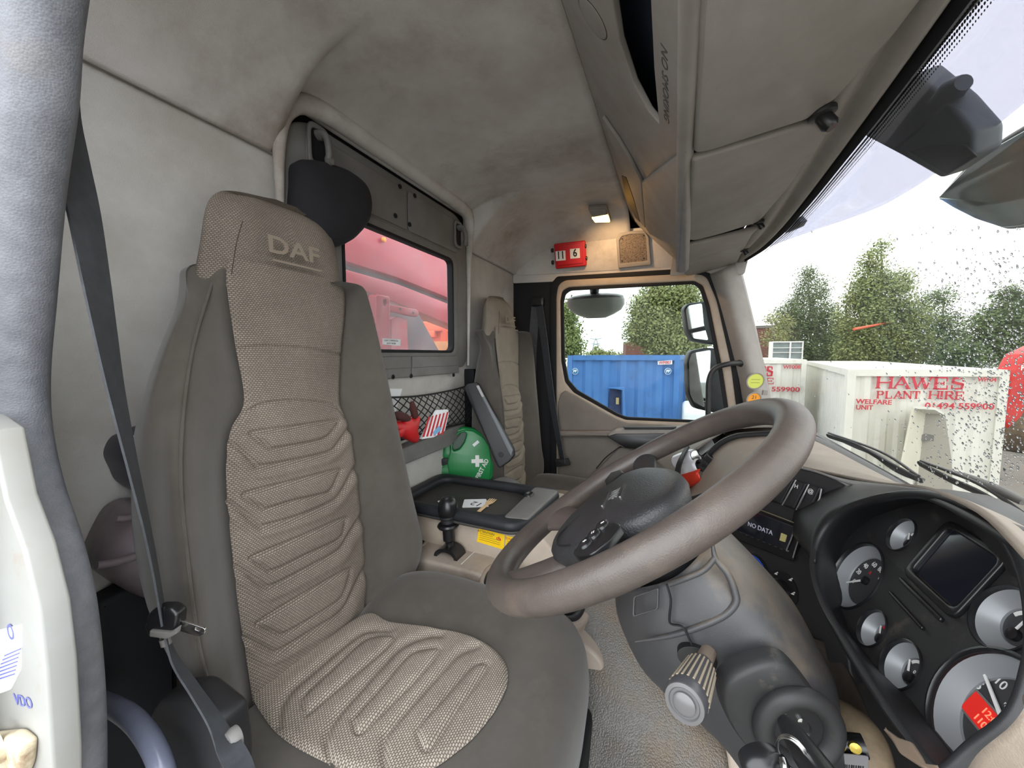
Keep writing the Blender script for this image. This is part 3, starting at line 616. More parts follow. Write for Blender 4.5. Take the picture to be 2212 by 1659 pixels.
# ---------------------------------------------------------------- seats
def pdist(p, loops):
    x, y = p; best = 1e9
    for lp, cl in loops:
        n = len(lp)
        for i in range(n if cl else n-1):
            x0, y0 = lp[i]; x1, y1 = lp[(i+1) % n]; dx, dy = x1-x0, y1-y0; L2 = dx*dx+dy*dy
            t = max(0, min(1, ((x-x0)*dx+(y-y0)*dy)/L2)) if L2 else 0
            d = (x-x0-t*dx)**2+(y-y0-t*dy)**2
            if d < best: best = d
    return math.sqrt(best)
class Near:
    """fast nearest distance to a set of polylines (sampled points in a grid)"""
    def __init__(s, loops, step=1.5, cell=24):
        s.g = {}; s.cell = cell
        for lp, cl in loops:
            P = [V((x, y, 0)) for x, y in lp]; P = crs(P, 8, cl)
            if cl: P.append(P[0])
            for a, b in zip(P, P[1:]):
                n = max(1, int((b-a).length/step))
                for k in range(n): q = a.lerp(b, k/n); s.g.setdefault((int(q.x//cell), int(q.y//cell)), []).append((q.x, q.y))
    def d(s, x, y):
        i, j = int(x//s.cell), int(y//s.cell); best = 1e9
        for a in (i-1, i, i+1):
            for b in (j-1, j, j+1):
                for qx, qy in s.g.get((a, b), ()):
                    e = (qx-x)**2+(qy-y)**2
                    if e < best: best = e
        return math.sqrt(best)
z1 = lambda L: [(280+x/2.305, 840+y/2.305) for x, y in L]
z2 = lambda L: [(460+x/2.6976, 1240+y/2.6976) for x, y in L]
pads = [z1(p) for p in ([(620, 215), (820, 190), (1030, 160), (1025, 195), (970, 250), (840, 280), (715, 300), (690, 290), (620, 235)],
    [(585, 520), (800, 465), (1040, 405), (1045, 425), (1010, 500), (970, 525), (820, 560), (690, 598), (655, 590), (590, 555)],
    [(620, 835), (840, 745), (1060, 650), (1075, 670), (1045, 750), (880, 830), (720, 905), (670, 890), (620, 855)],
    [(650, 1160), (860, 1030), (1080, 905), (1100, 920), (1075, 1010), (1040, 1060), (900, 1150), (780, 1217), (735, 1218), (660, 1185)])]
vees = [z1(p) for p in ([(500, 275), (560, 305), (620, 365), (660, 385), (840, 355), (1000, 315), (1060, 250), (1100, 190)],
    [(490, 565), (560, 610), (640, 678), (690, 680), (850, 635), (990, 575), (1050, 530), (1130, 385)],
    [(530, 885), (590, 920), (660, 975), (720, 980), (880, 900), (1040, 810), (1090, 740), (1165, 620)],
    [(570, 1240), (640, 1270), (720, 1308), (760, 1300), (910, 1210), (1060, 1110), (1130, 980), (1180, 880)])]
rid = [z1(p) for p in ([(495, 340), (560, 380), (640, 435), (820, 400), (1000, 350), (1070, 280), (1108, 225)],
    [(500, 640), (580, 690), (640, 725), (690, 720), (850, 670), (1000, 610), (1070, 530), (1140, 440)],
    [(540, 950), (620, 1010), (690, 1040), (870, 960), (1060, 850), (1110, 770), (1168, 690)],
    [(590, 1290), (650, 1340), (720, 1358), (900, 1260), (1080, 1150), (1140, 1050), (1180, 950)])]
nP, nV, nR = Near([(p, True) for p in pads]), Near([(p, False) for p in vees]), Near([(p, False) for p in rid])
seams = Near([([(515, 752), (522, 753), (560, 748), (640, 750), (700, 758), (742, 768), (755, 772)], False), ([(535, 888), (540, 885), (570, 872), (620, 865), (680, 868), (720, 875), (738, 890), (748, 905)], False)])
def inside(p, lp):
    x, y = p; c = False; n = len(lp)
    for i in range(n):
        x0, y0 = lp[i]; x1, y1 = lp[i-1]
        if (y0 > y) != (y1 > y) and x < (x1-x0)*(y-y0)/(y1-y0)+x0: c = not c
    return c
g_ = lambda d, w: math.exp(-(d/w)**2)

def zint(pl, z):
    """interpolate a polyline (sorted by falling z) at height z -> point"""
    if z >= pl[0].z: return pl[0]
    for a, b in zip(pl, pl[1:]):
        if a.z >= z >= b.z: return a.lerp(b, (a.z-z)/max(1e-9, a.z-b.z))
    return pl[-1]
def uu(L): return [U(x, y, **{ax: v}) for x, y, ax, v in L]
# seams and outlines of the driver's backrest
IL = crs(uu([(508, 520, 'X', -.735), (494, 600, 'X', -.73), (512, 740, 'X', -.72), (532, 865, 'X', -.71), (503, 930, 'X', -.705), (493, 1010, 'X', -.70), (500, 1130, 'X', -.695), (518, 1300, 'X', -.69), (536, 1420, 'X', -.685), (548, 1500, 'X', -.68), (552, 1540, 'X', -.68)]), 6)
IR = crs(uu([(745, 560, 'X', -.735), (750, 655, 'X', -.73), (741, 760, 'X', -.72), (737, 865, 'X', -.71), (752, 905, 'X', -.705), (768, 980, 'X', -.70), (782, 1100, 'X', -.695), (793, 1230, 'X', -.69), (791, 1320, 'X', -.685), (788, 1370, 'X', -.68)]), 6)
SL = crs(uu([(455, 570, 'Y', .43), (385, 690, 'Y', .355), (340, 800, 'Y', .32), (300, 950, 'Y', .295), (296, 1100, 'Y', .29), (305, 1220, 'Y', .29), (345, 1370, 'Y', .30), (425, 1530, 'Y', .325), (470, 1600, 'Y', .34)]), 6)
SRr = crs(uu([(752, 650, 'X', -.745), (790, 790, 'X', -.74), (850, 1000, 'X', -.72), (893, 1130, 'X', -.69), (896, 1180, 'X', -.68), (870, 1250, 'X', -.67), (800, 1325, 'X', -.67), (790, 1345, 'X', -.67)]), 6)
CLs = crs(uu([(462, 600, 'Y', .435), (425, 720, 'Y', .375), (392, 890, 'Y', .325), (392, 1010, 'Y', .31), (400, 1150, 'Y', .305), (425, 1340, 'Y', .315), (452, 1500, 'Y', .33), (480, 1560, 'Y', .34)]), 6)
ZS = [1.462, 1.459, 1.448, 1.425, 1.38, 1.31, 1.24, 1.17, 1.10, 1.03, .96, .89, .82, .76, .70, .665, .645, .64]
def back_rings():
    rings = []
    for k, z in enumerate(ZS):
        il, ir, sl, sr, cl = (zint(q, z) for q in (IL, IR, SL, SRr, CLs))
        if z < .70:
            sl = sl.copy(); sl.y += .0
        xi = il.x-.018
        if z > 1.36:
            f = min(1, (z-1.36)/.06); cl = cl.copy(); sl = sl.copy(); cl.y += (min(cl.y, il.y-.040)-cl.y)*f; sl.y += (min(sl.y, il.y-.044)-sl.y)*f; cl.x -= (z-1.36)*.25; sl.x -= .03*f
        cr_ = V((max(sr.x+.035, -.66), sr.y-.02, z))
        pts = [V((xi, (il.y+ir.y)/2, z)), V((xi, ir.y-.03, z)), V((xi+.004, ir.y+.004, z)), V(((xi+cr_.x)/2+.012, ir.y*.55+cr_.y*.45, z)), cr_, V((sr.x, sr.y, z)), V((sr.x-.05, sr.y-.004, z)), V((-.80, sr.y-.05, z)),
               V((-.815, .56, z)), V((-.80, sl.y+.06, z)), V((sl.x-.045, sl.y+.014, z)), V((sl.x, sl.y, z)), V(((sl.x+cl.x)/2, (sl.y+cl.y)/2-.004, z)), V((cl.x, cl.y, z)), V(((xi+cl.x)/2+.004, il.y*.5+cl.y*.5, z)), V((xi+.004, il.y-.004, z)), V((xi, il.y+.03, z))]
        c = V((-.75, .56, z))
        s = {0: .62, 1: .86, 2: .955, 3: .99}.get(k, {len(ZS)-1: .6, len(ZS)-2: .88}.get(k, 1))
        pts = [c+(p-c)*s if s < 1 else p for p in pts]
        rings.append(crs(pts, 4, True))
    return rings
def seat_driver():
    root = thing('driver_seat', (-.45, .575, .18), 'large charcoal driver seat with woven taupe centre panels, nearest the camera', 'seat', None)
    R = back_rings(); R2 = []
    cols = list(zip(*R))
    cols = [crs(list(c), 3) for c in cols]
    R2 = [list(r) for r in zip(*cols)]
    loft('backrest', R2, M['seat_d'], root, ang=60)
    # woven core: rows of (left .. right), wraps over the top as the headrest
    NU = 110; zb, zt_ = .655, 1.47; rows = []; NZ = 330
    nbz = lambda z: (zint(IL, z), zint(IR, z))
    for i in range(NZ+1):
        z = zb+(zt_-zb)*i/NZ; a, b = nbz(z); rows.append((z, a, b))
    def build(name, r0, r1, lb=None):
        vs, uv, fs = [], [], []; sel = rows[r0:r1+1]
        for z, a, b in sel:
            mid = math.sin(math.pi*min(1, max(0, (z-.6)/.9)))*.012
            for j in range(NU+1):
                s = j/NU; e = min(s, 1-s)/.06; edge = -.006*(1-min(1, e))**2.0
                p = V((a.x+(b.x-a.x)*s+.0+edge+.010*math.sin(math.pi*s), a.y+(b.y-a.y)*s, z))
                x, y = PR(p); d = 0
                if z < 1.26:
                    dp, dv, dr = nP.d(x, y), nV.d(x, y), nR.d(x, y)
                    ins = any(inside((x, y), q) for q in pads)
                    d += -.0055*g_(dp, 4.0)+(.003 if ins else 0)*(1-g_(dp, 7))-.007*g_(dv, 5)+.0035*g_(dr, 8)
                d += -.005*g_(seams.d(x, y), 2.6)
                p.x += d; vs.append(p); uv.append((p.y, p.z))
        n = NU+1
        for i in range(len(sel)-1):
            for j in range(NU): q = i*n+j; fs.append((q, q+1, q+n+1, q+n))
        o = mo(name, vs, fs, M['woven'], root, ang=0, uv=uv); return o
    zi = lambda z: int((z-zb)/(zt_-zb)*NZ)
    build('lumbar_panel', 0, zi(1.215)); build('shoulder_panel', zi(1.215), NZ)
    # headrest: closed block on top of the core
    LV = [(1.42, 1), (1.435, 1), (1.45, 1), (1.50, .995), (1.55, .97), (1.58, .92), (1.603, .80), (1.617, .55), (1.622, .25)]
    hr = []
    for z, s in LV:
        zz = min(z, 1.465); a, b = nbz(zz); k = (z-1.45)/.17; k = max(0, k)
        xf = a.x-.010*k-.004; ya, yb = a.y+.0+.012*k, b.y-.0; yc = (ya+yb)/2+.012*k; w = (yb-ya)/2*s
        if z > 1.45: xf -= .02*k*k
        xb = -.815; xb2 = xb+(1-s)*.05; xf2 = xf-(1-s)*.06
        lw = .0
        pts = [V((xf2, yc, z)), V((xf2-.002, yc+w*.7, z)), V((xf2-.018, yc+w, z)), V(((xf2+xb2)/2, yc+w+.006*s, z)), V((xb2, yc+w*.8, z)), V((xb2, yc, z)), V((xb2, yc-w*.9, z)), V(((xf2+xb2)/2, yc-w-.028*s, z)), V((xf2-.016, yc-w-.006*s, z)), V((xf2-.002, yc-w*.75, z))]
        hr.append(crs(pts, 6, True))
    cols = [crs(list(c), 4) for c in zip(*hr)]; hr = [list(r) for r in zip(*cols)]
    o = loft('headrest', hr, M['woven'], root, ang=60)
    me = o.data; l = me.uv_layers.new(name='UVMap'); nr = len(hr[0]); arc_ = [0]; q0 = hr[len(hr)//3]
    for a, b in zip(q0, q0[1:]): arc_.append(arc_[-1]+(b-a).length)
    up_a = [0]; q1 = [r[0] for r in hr]
    for a, b in zip(q1, q1[1:]): up_a.append(up_a[-1]+(b-a).length)
    for p in me.polygons:
        for li in p.loop_indices:
            vi = me.loops[li].vertex_index; j = vi % nr; i_ = vi//nr
            a_ = arc_[j] if j < nr*.5 else arc_[j]-arc_[-1]-.01
            l.data[li].uv = (a_+.575, up_a[min(i_, len(up_a)-1)]+1.42)
    # piping down the front corner of the headrest
    tube('headrest_seam', [U(500, 592, X=-.722), U(505, 560, X=-.722), U(512, 520, X=-.724), U(524, 478, X=-.73)], .0008, mat('seam_thread', (62, 56, 52), .9), root, seg=6)
    # faint woven lettering
    fr = Fr(U(640, 553, X=-.718), (U(700, 570, X=-.718)-U(590, 540, X=-.718)), (0, 0, 1)); fr = Fr(fr.o, (0, 1, 0), (-.06, 0, 1))
    wl = mat('faded_woven_lettering', (132, 120, 106), .9)
    text('woven_lettering', 'DAF', fr, -.005, .008, .046, wl, root, h=.0035, th=.001, sx=1.35, bold=.001); plate('woven_underline', fr, [rect(-.055, -.022, .055, -.018)], .003, .0045, wl, root)
    tube('bolster_seam', [zint(CLs, z)+V((.0025, -.0015, 0)) for z in (1.44, 1.3, 1.15, 1.0, .85, .72)], .0018, M['seat_d'], root, seg=6)
    # cushion
    ZC = .68
    bnd = [(545, 1497), (590, 1462), (690, 1392), (790, 1328), (840, 1346), (930, 1358), (1010, 1375), (1060, 1400), (1092, 1437), (1096, 1480), (1075, 1530), (1030, 1590), (985, 1630), (930, 1668), (850, 1700), (760, 1672), (690, 1645), (620, 1606), (575, 1560)]
    B = [U(x, y, Z=ZC) for x, y in bnd]; B = crs(B, 8, True); B = resamp(B, 300, True)
    yL, yR, xF, xB = .262, .872, -.135, -.70
    Bx = [p.x for p in B]; 
    def dB(x, y): return min((p.x-x)**2+(p.y-y)**2 for p in B[::2])**.5
    inB = [(p.x, p.y) for p in B]
    def surf(x, y):
        z = ZC; ins = inside((x, y), inB); d = 0 if ins else dB(x, y)
        lx = max(0, min(1, (x-xB)/(xF-xB)))
        side = max(0, abs(y-.567)-.15)/.155
        q = min(1, d/.12); z += (.045*q*q*(3-2*q)*(1-.55*lx) if not ins else 0)
        fr_ = max(0, (x-(xF-.10))/.10); z -= .03*fr_**2.2
        return z
    # dark body
    NXc, NYc = 44, 48; vs, fs = [], []
    def outline(t_):    # superellipse outline, param angle
        cx, cy = (xF+xB)/2, (yL+yR)/2; a, b = (xF-xB)/2, (yR-yL)/2; n_ = 4.2
        c, s = math.cos(t_), math.sin(t_)
        x = cx+a*math.copysign(abs(c)**(2/n_), c); y = cy+b*math.copysign(abs(s)**(2/n_), s)
        return x, y
    rings = []; n = 120
    for k in range(n): pass
    prof = [(.02, 0), (.2, 0), (.36, 0), (.46, 0), (.53, 0), (.6, 0), (.65, 0), (.7, 0), (.75, 0), (.80, 0), (.86, -.001), (.92, -.006), (.965, -.016), (.99, -.032), (1.0, -.055), (1.0, -.10), (.975, -.15), (.93, -.17)]
    cx, cy = (xF+xB)/2, (yL+yR)/2
    for s_, dz in prof:
        rg = []
        for k in range(n):
            x, y = outline(2*math.pi*k/n); x = cx+(x-cx)*s_; y = cy+(y-cy)*s_
            rg.append(V((x, y, surf(x, y)+dz)) if s_ < 1 or dz > -.06 else V((x, y, ZC+dz+.02)))
        rings.append(rg)
    loft('seat_cushion', rings, M['seat_d'], root, ang=70)
    # cushion insert with pressed channels
    ch = [z2(p) for p in ([(545, 800), (520, 745), (540, 690), (700, 540), (860, 392), (960, 352), (1050, 358), (1010, 420), (800, 600), (560, 800)],
        [(838, 920), (820, 870), (830, 820), (980, 650), (1120, 485), (1200, 437), (1310, 425), (1300, 470), (1200, 590), (1040, 750), (880, 905)],
        [(1240, 1022), (1200, 960), (1200, 880), (1340, 720), (1480, 560), (1540, 517), (1600, 520), (1580, 570), (1440, 760), (1300, 965)])]
    gr = [z2(p) for p in ([(385, 880), (395, 770), (460, 660), (560, 575), (700, 455), (840, 345), (920, 317), (1030, 315)],
        [(700, 1100), (660, 985), (700, 850), (860, 660), (1000, 505), (1100, 410), (1240, 352), (1330, 345)],
        [(1000, 1130), (1000, 960), (1060, 860), (1200, 700), (1350, 535), (1430, 455), (1540, 412)])]
    nC, nG = Near([(p, True) for p in ch]), Near([(p, False) for p in gr])
    cen = V((-.47, .575, ZC)); vs, uv, fs = [], [], []; NB = len(B); NR = 90
    for i in range(NR+1):
        r_ = i/NR
        for b in B:
            p = cen.lerp(b, r_); p.z = surf(p.x, p.y) if r_ < .97 else ZC
            e = max(0, (r_-.93)/.07); p.z += .009-.006*e*e
            x, y = PR(p)
            ins = any(inside((x, y), q) for q in ch)
            p.z += -.004*g_(nC.d(x, y), 5)+(.004 if ins else 0)*(1-g_(nC.d(x, y), 9))-.007*g_(nG.d(x, y), 8)
            vs.append(p); uv.append((p.y, p.x))
    for i in range(NR):
        for j in range(NB): a = i*NB+j; b = i*NB+(j+1) % NB; fs.append((a, b, b+NB, a+NB))
    mo('cushion_panel', vs, fs, M['woven_c'], root, ang=0, uv=uv)
    # base and side lever housing
    plate('seat_base', FY(.57), [rnd([(-.72, .22), (-.16, .22), (-.14, .52), (-.72, .56)], .03)], -.24, .24, M['rubber'], root, bev=.02)
    return root
M['woven_c'] = woven('woven_cushion_cloth', (186, 176, 162), (108, 99, 92), .0052, .0040)
M['pcloth'] = mat('taupe_seat_cloth', (140, 131, 119), .9, (126, 117, 106), 8, .6, 1400, spec=.15)
DS = seat_driver()
# recliner cover beside the cushion
t = thing('recliner_cover', U(430, 1590, Y=.27), 'dark plastic hinge cover beside the foot of the driver backrest', 'hinge cover')
P27 = FY(.27)
plate('cover_body', P27, [rnd(P27.loop([(320, 1540), (345, 1505), (400, 1500), (470, 1560), (485, 1660), (480, 1760), (330, 1760)]), .012)], -.04, 0, M['blk'], t, bev=.01)
lathe('pivot_cap', U(502, 1600, Y=.27), (-.1, -1, .1), [(.014, -.006), (.014, 0), (.011, .006), (0, .007)], M['panelgrey'], t)
# passenger seat: same kind, copied with its parts
def copy_tree(o, par_=None):
    c = o.copy(); COL.objects.link(c)
    if par_ is not None: c.parent = par_
    for ch_ in list(o.children): copy_tree(ch_, c)
    return c
PS = copy_tree(DS); PS.name = 'passenger_seat'; PS['label'] = 'charcoal and taupe passenger seat against the far side, behind the green first aid case'
PS.location = (-.445, 1.675, .13)
for o in PS.children:
    if o.name.startswith('cushion_panel') or o.name.startswith(('lumbar', 'shoulder', 'headrest')) and o.type == 'MESH':
        o.data = o.data.copy()
        if 'seam' not in o.name: o.data.materials[0] = M['pcloth']
# ---------------------------------------------------------------- steering wheel
WT = math.radians(34.8); WC = V((-.053, .575, 1.095)); 
FW = Fr(WC, (0, -1, 0), (math.cos(WT), 0, math.sin(WT)))
def dome(name, fr, loop, prof, mt, parent=None, n=160, cen=None, uvn=False, ang=60):
    """rounded body over a closed outline; prof = (scale towards the middle, height) pairs from the rim inwards"""
    B = resamp(crs([V((a, b, 0)) for a, b in loop], 6, True), n, True)
    c = V((sum(p.x for p in B)/n, sum(p.y for p in B)/n, 0)) if cen is None else V((*cen, 0))
    rings = [[fr.w(c.x+(p.x-c.x)*s, c.y+(p.y-c.y)*s, h) for p in B] for s, h in prof]
    return loft(name, rings, mt, parent, ang=ang)
t = thing('steering_wheel', WC, 'large worn brown leather steering wheel with black padded hub', 'steering wheel')
R0 = .226
o = tube('rim', [FW.w(R0*math.cos(a), R0*math.sin(a)) for a in [2*math.pi*k/96 for k in range(96)]], .0192, M['leather'], t, seg=24, closed=True, sub=1)
hub = [(-.118, -.045), (-.132, -.022), (-.112, .012), (-.06, .045), (0, .074), (.06, .084), (.11, .066), (.128, .03), (.128, -.02), (.120, -.07), (.09, -.115), (.03, -.128), (-.03, -.12), (-.085, -.088)]
hubm = mat('grained_black_plastic', (46, 46, 48), .4, (40, 40, 42), 12, .8, 500, spec=.5)
dome('hub', FW, hub, [(.72, -.06), (.90, -.035), (1.0, -.010), (.985, .0), (.93, .006), (.84, .0095), (.6, .0125), (.3, .014), (.02, .014)], hubm, t)
# raised airbag-style pad inside
pad = FW.loop([(1212, 1150), (1240, 1118), (1300, 1066), (1345, 1030), (1368, 1030), (1420, 1046), (1380, 1110), (1310, 1165), (1262, 1182), (1222, 1180)], .026)
for nm, pth, r_ in (('hub_seam', [(1232, 1178), (1205, 1176), (1212, 1150), (1262, 1106)], .0012),):
    tube(nm, [FW.pw(x, y, .012) for x, y in pth], r_, M['rubber'], t, seg=6)
def spoke(a0, w0, w1, mt):
    rings = []
    for k in range(9):
        s = k/8; r_ = .06+(R0-.006-.06)*s; w = w0+(w1-w0)*s-.012*math.sin(math.pi*s); th = .013+.001*s; h = -.034+.030*s**1.5
        c = (math.cos(a0)*r_, math.sin(a0)*r_); d = (-math.sin(a0), math.cos(a0))
        rings.append([FW.w(c[0]+d[0]*w*math.cos(q), c[1]+d[1]*w*math.cos(q), h+th*math.sin(q)) for q in [2*math.pi*i/20 for i in range(20)]])
    loft('spoke', rings, mt, t, ang=60)
spoke(math.radians(180), .040, .026, hubm); spoke(0, .040, .026, hubm)
spoke(math.radians(237), .030, .040, M['leather']); spoke(math.radians(303), .030, .040, M['leather'])
# clip window in the far spoke
plate('spoke_clip', FW, [rnd(FW.loop([(1308, 1042), (1322, 1024), (1342, 1018), (1350, 1024), (1330, 1040), (1312, 1056)], .004), .003)], -.006, .008, M['blk_sm'], t, bev=.002)
# badge
u, v = FW.px(1326, 1068, .0145); e1 = FW.px(1312, 1088, .029); e2 = FW.px(1341, 1048, .029)
a = math.atan2(e2[1]-e1[1], e2[0]-e1[0])
ws_ = V((e2[0]-e1[0], e2[1]-e1[1], 0)).length
text('badge_lettering', 'DAF', FW, u, v, .021, M['silver'], t, h=.0142, th=.001, rot=0, bold=.0006)
for k in (-1, 1): plate('badge_bar', FW, [rect(u-.029, v+k*.0145-.0012, u+.029, v+k*.0145+.0012)], .0135, .0155, M['steel'], t)
# button cluster on the hub
bt = FW.loop([(1238, 1196), (1262, 1170), (1300, 1142), (1328, 1130), (1345, 1136), (1320, 1168), (1280, 1200), (1246, 1206)], .012)
plate('button_panel', FW, [rnd(bt, .006)], .004, .0142, M['blk_sm'], t, bev=.002)
for x, y, s_ in ((1302, 1137, '*'), (1284, 1157, '='), (1266, 1176, '+')):
    u, v = FW.px(x, y, .014); o = dome('button', FW, [(u+.012*math.cos(q), v+.0085*math.sin(q)) for q in [k*math.pi/6 for k in range(12)]], [(1, .012), (.97, .0165), (.8, .018), (.1, .018)], M['blk_sm'], t, 40)
    text('button_symbol', s_, FW, u, v, .011, M['chalk'], t, h=.0181)
# ---------------------------------------------------------------- column shroud
t = thing('steering_column', (0, .575, .6), 'dusty black moulded steering column cover under the wheel', 'steering column')
lathe('column_boss', FW.w(0, .0, -.105), FW.n, [(.064, 0), (.064, .02), (.058, .045), (.045, .075), (.04, .09)], M['blk'], t, 40)
def uy(L): return [U(x, y, Y=Y) for x, y, Y in L]
rows = [uy([(1330, 1225, .70), (1350, 1320, .70), (1400, 1420, .70), (1470, 1500, .70), (1580, 1600, .68), (1690, 1730, .66)]),
        uy([(1336, 1262, .60), (1342, 1335, .58), (1386, 1432, .575), (1440, 1492, .565), (1560, 1600, .56), (1660, 1740, .56)]),
        uy([(1372, 1270, .50), (1398, 1360, .485), (1450, 1435, .475), (1520, 1492, .47), (1610, 1590, .465), (1690, 1740, .46)]),
        uy([(1450, 1250, .475), (1500, 1345, .46), (1560, 1410, .455), (1625, 1460, .45), (1690, 1540, .445), (1735, 1740, .44)]),
        uy([(1505, 1205, .48), (1585, 1285, .465), (1645, 1350, .46), (1700, 1425, .455), (1755, 1510, .45), (1782, 1720, .45)]),
        uy([(1532, 1160, .52), (1615, 1235, .51), (1690, 1320, .505), (1745, 1410, .50), (1788, 1500, .495), (1808, 1700, .49)]),
        uy([(1540, 1122, .60), (1625, 1208, .60), (1705, 1300, .60), (1760, 1400, .59), (1800, 1490, .58), (1822, 1680, .57)]),
        uy([(1530, 1118, .68), (1615, 1215, .68), (1695, 1310, .68), (1750, 1410, .67), (1790, 1500, .66), (1815, 1690, .65)])]
o = patch('shroud', rows, M['colm'], t, nu=8, nv=8, th=.004, side=1)
def colp(x, y, dn=0): 
    """point on the shroud's near face"""
    y0 = .458+max(0, (1420-x))*.0002
    return U(x, y, Y=.452-dn+max(0, 1480-x)*.00018+max(0, 1330-y)*.00008)
tube('moulded_rib', [colp(x, y, -.002) for x, y in ((1372, 1386), (1440, 1375), (1500, 1358), (1560, 1332), (1588, 1305), (1588, 1280), (1572, 1240), (1545, 1205), (1538, 1160))], [.001, .0028, .0035, .0038, .0038, .0038, .0038, .003, .001], M['colm'], t, seg=10)
tube('moulded_rib', [colp(x, y, -.002) for x, y in ((1446, 1262), (1480, 1250), (1520, 1232), (1545, 1205))], .0032, M['colm'], t, seg=10)
tube('split_line', [colp(x, y, .001) for x, y in ((1440, 1262), (1449, 1295), (1446, 1335), (1450, 1348), (1474, 1354), (1488, 1378), (1497, 1400))], .0014, M['rubber'], t, seg=6)
plate('pocket_edge', Fr(colp(1400, 1300), (colp(1445, 1295)-colp(1365, 1320)), (0, .3, 1)), [rect(-.022, -.012, .016, .012, .003), rect(-.020, -.010, .014, .010, .003)], -.002, .003, M['colm'], t, bev=.001)
dome('stalk_slot', Fr(colp(1505, 1420, .0), (1, 0, 0), (0, 0, 1)), [(.020*math.cos(a), .014*math.sin(a)) for a in [k*math.pi/8 for k in range(16)]], [(1, -.006), (1, .0035), (.9, .004), (.05, .004)], M['ink'], t, 60)
# ribbed stalk knob
f0 = U(1479, 1518, D=.345); b0 = U(1519, 1432, D=.405); ax = (f0-b0).normalized()
t = thing('column_stalk', b0, 'grey stalk with pale ribbed round knob sticking out of the column cover', 'stalk')
tube('stem', [b0-ax*.035, b0+ax*.012], .0085, mat('dusty_brown_plastic', (120, 106, 94), .6), t, sub=1)
Lk = (f0-b0).length
kb = mat('knob_grey', (66, 66, 70), .35, spec=.6)
lathe('knob', b0, ax, [(.0085, .0), (.012, .007), (.0145, .017), (.0176, Lk-.010), (.0183, Lk-.005), (.0168, Lk), (.0, Lk)], kb, t, 40)
lathe('knob_cap', f0+ax*.0002, ax, [(.0168, 0), (.0166, .0018), (.0135, .0023), (.0123, .0008), (.0098, .0008), (.0096, .0033), (.0074, .0048), (0, .005)], mat('knob_cap_grey', (84, 83, 84), .3, spec=.6), t, 40)
x_ = ax.orthogonal().normalized(); y_ = ax.cross(x_)
ribs = []
for k in range(22):
    a = 2*math.pi*k/22; d = x_*math.cos(a)+y_*math.sin(a)
    ribs.append(tube('r', [b0+ax*.014+d*.0138, b0+ax*(Lk-.012)+d*.0173], .0012, M['chalk'], None, seg=6, sub=1))
o = join('grip_ribs', ribs, t); o.data.materials[0] = mat('rib_cream', (150, 138, 120), .5)
# ignition switch, keys
FI = Fr(U(1722, 1572, Y=.43), (.93, .12, -.05), (.02, .0, 1)); FI = Fr(FI.o, (.95, .28, 0), (-.05, -.12, 1))
t = thing('ignition_switch', FI.o, 'round black ignition lock bezel on the end of the column cover', 'ignition lock')
pl_ = FI.loop([(1566, 1500), (1590, 1470), (1650, 1440), (1705, 1432), (1745, 1465), (1785, 1530), (1792, 1600), (1770, 1660), (1690, 1680), (1610, 1620), (1570, 1560)], -.006)
dome('lock_plate', FI, pl_, [(1.02, -.022), (1.015, -.012), (1.0, -.006), (.95, -.002), (.6, -.002), (.05, -.002)], M['blkd'], t, 100)
tube('lock_bezel', [FI.w(.032*math.cos(a), .038*math.sin(a), .002) for a in [2*math.pi*k/40 for k in range(40)]], .0095, M['blkd'], t, seg=14, closed=True, sub=1)
lathe('lock_face', FI.w(0, 0, -.001), FI.n, [(.030, 0), (.028, .003), (.012, .003), (.011, .001), (0, .001)], M['blk_sm'], t)
for x, y in ((1707, 1535), (1733, 1558), (1697, 1548)):
    u, v = FI.px(x, y, .004); lathe('lock_screw', FI.w(u, v, .002), FI.n, [(.003, 0), (.003, .002), (0, .003)], M['steel'], t, 12)
t = thing('ignition_key', FI.pw(1690, 1560, .01), 'long black ignition key with rounded grip standing in the lock', 'key')
k0, k1, k2 = U(1692, 1556, D=.345), U(1738, 1625, D=.30), U(1800, 1710, D=.26)
tube('key_grip', [k0, k0.lerp(k1, .5), k1, k2], [.006, .0085, .010, .011, .011], M['blk_sm'], t, seg=16, flat=.6, axis=(.6, .3, .6))
t2 = thing('key_ring', U(1714, 1630, D=.40), 'bright metal split ring looped through the key in the ignition', 'key ring')
c = U(1714, 1630, D=.30); xx = (U(1745, 1640, D=.29)-U(1683, 1625, D=.31)); yy = (U(1700, 1590, D=.30)-U(1728, 1675, D=.30)); f_ = Fr(c, xx, yy)
tube('ring', [f_.w(.0132*math.cos(a), .0155*math.sin(a)) for a in [2*math.pi*k/40 for k in range(40)]], .0012, M['steel'], t2, seg=10, closed=True, sub=1)
tube('ring', [f_.w(.0128*math.cos(a), .015*math.sin(a), .0015) for a in [2*math.pi*k/40 for k in range(40)]], .0011, M['steel'], t2, seg=10, closed=True, sub=1)
tube('chain', [U(1690, 1640, D=.30), U(1696, 1660, D=.295), U(1700, 1700, D=.29)], .003, M['steel'], t2, seg=8)
t3 = tag(dome('key_fob', Fr(U(1652, 1652, D=.31), (.9, .4, 0), (0, 0, 1)), [(.019*math.cos(a), .013*math.sin(a)) for a in [k*math.pi/8 for k in range(16)]], [(.9, -.008), (1, 0), (.9, .007), (.5, .01), (.05, .011)], M['blk_sm'], None, 60), 'smooth black key fob hanging left of the split ring below the lock', 'key fob')

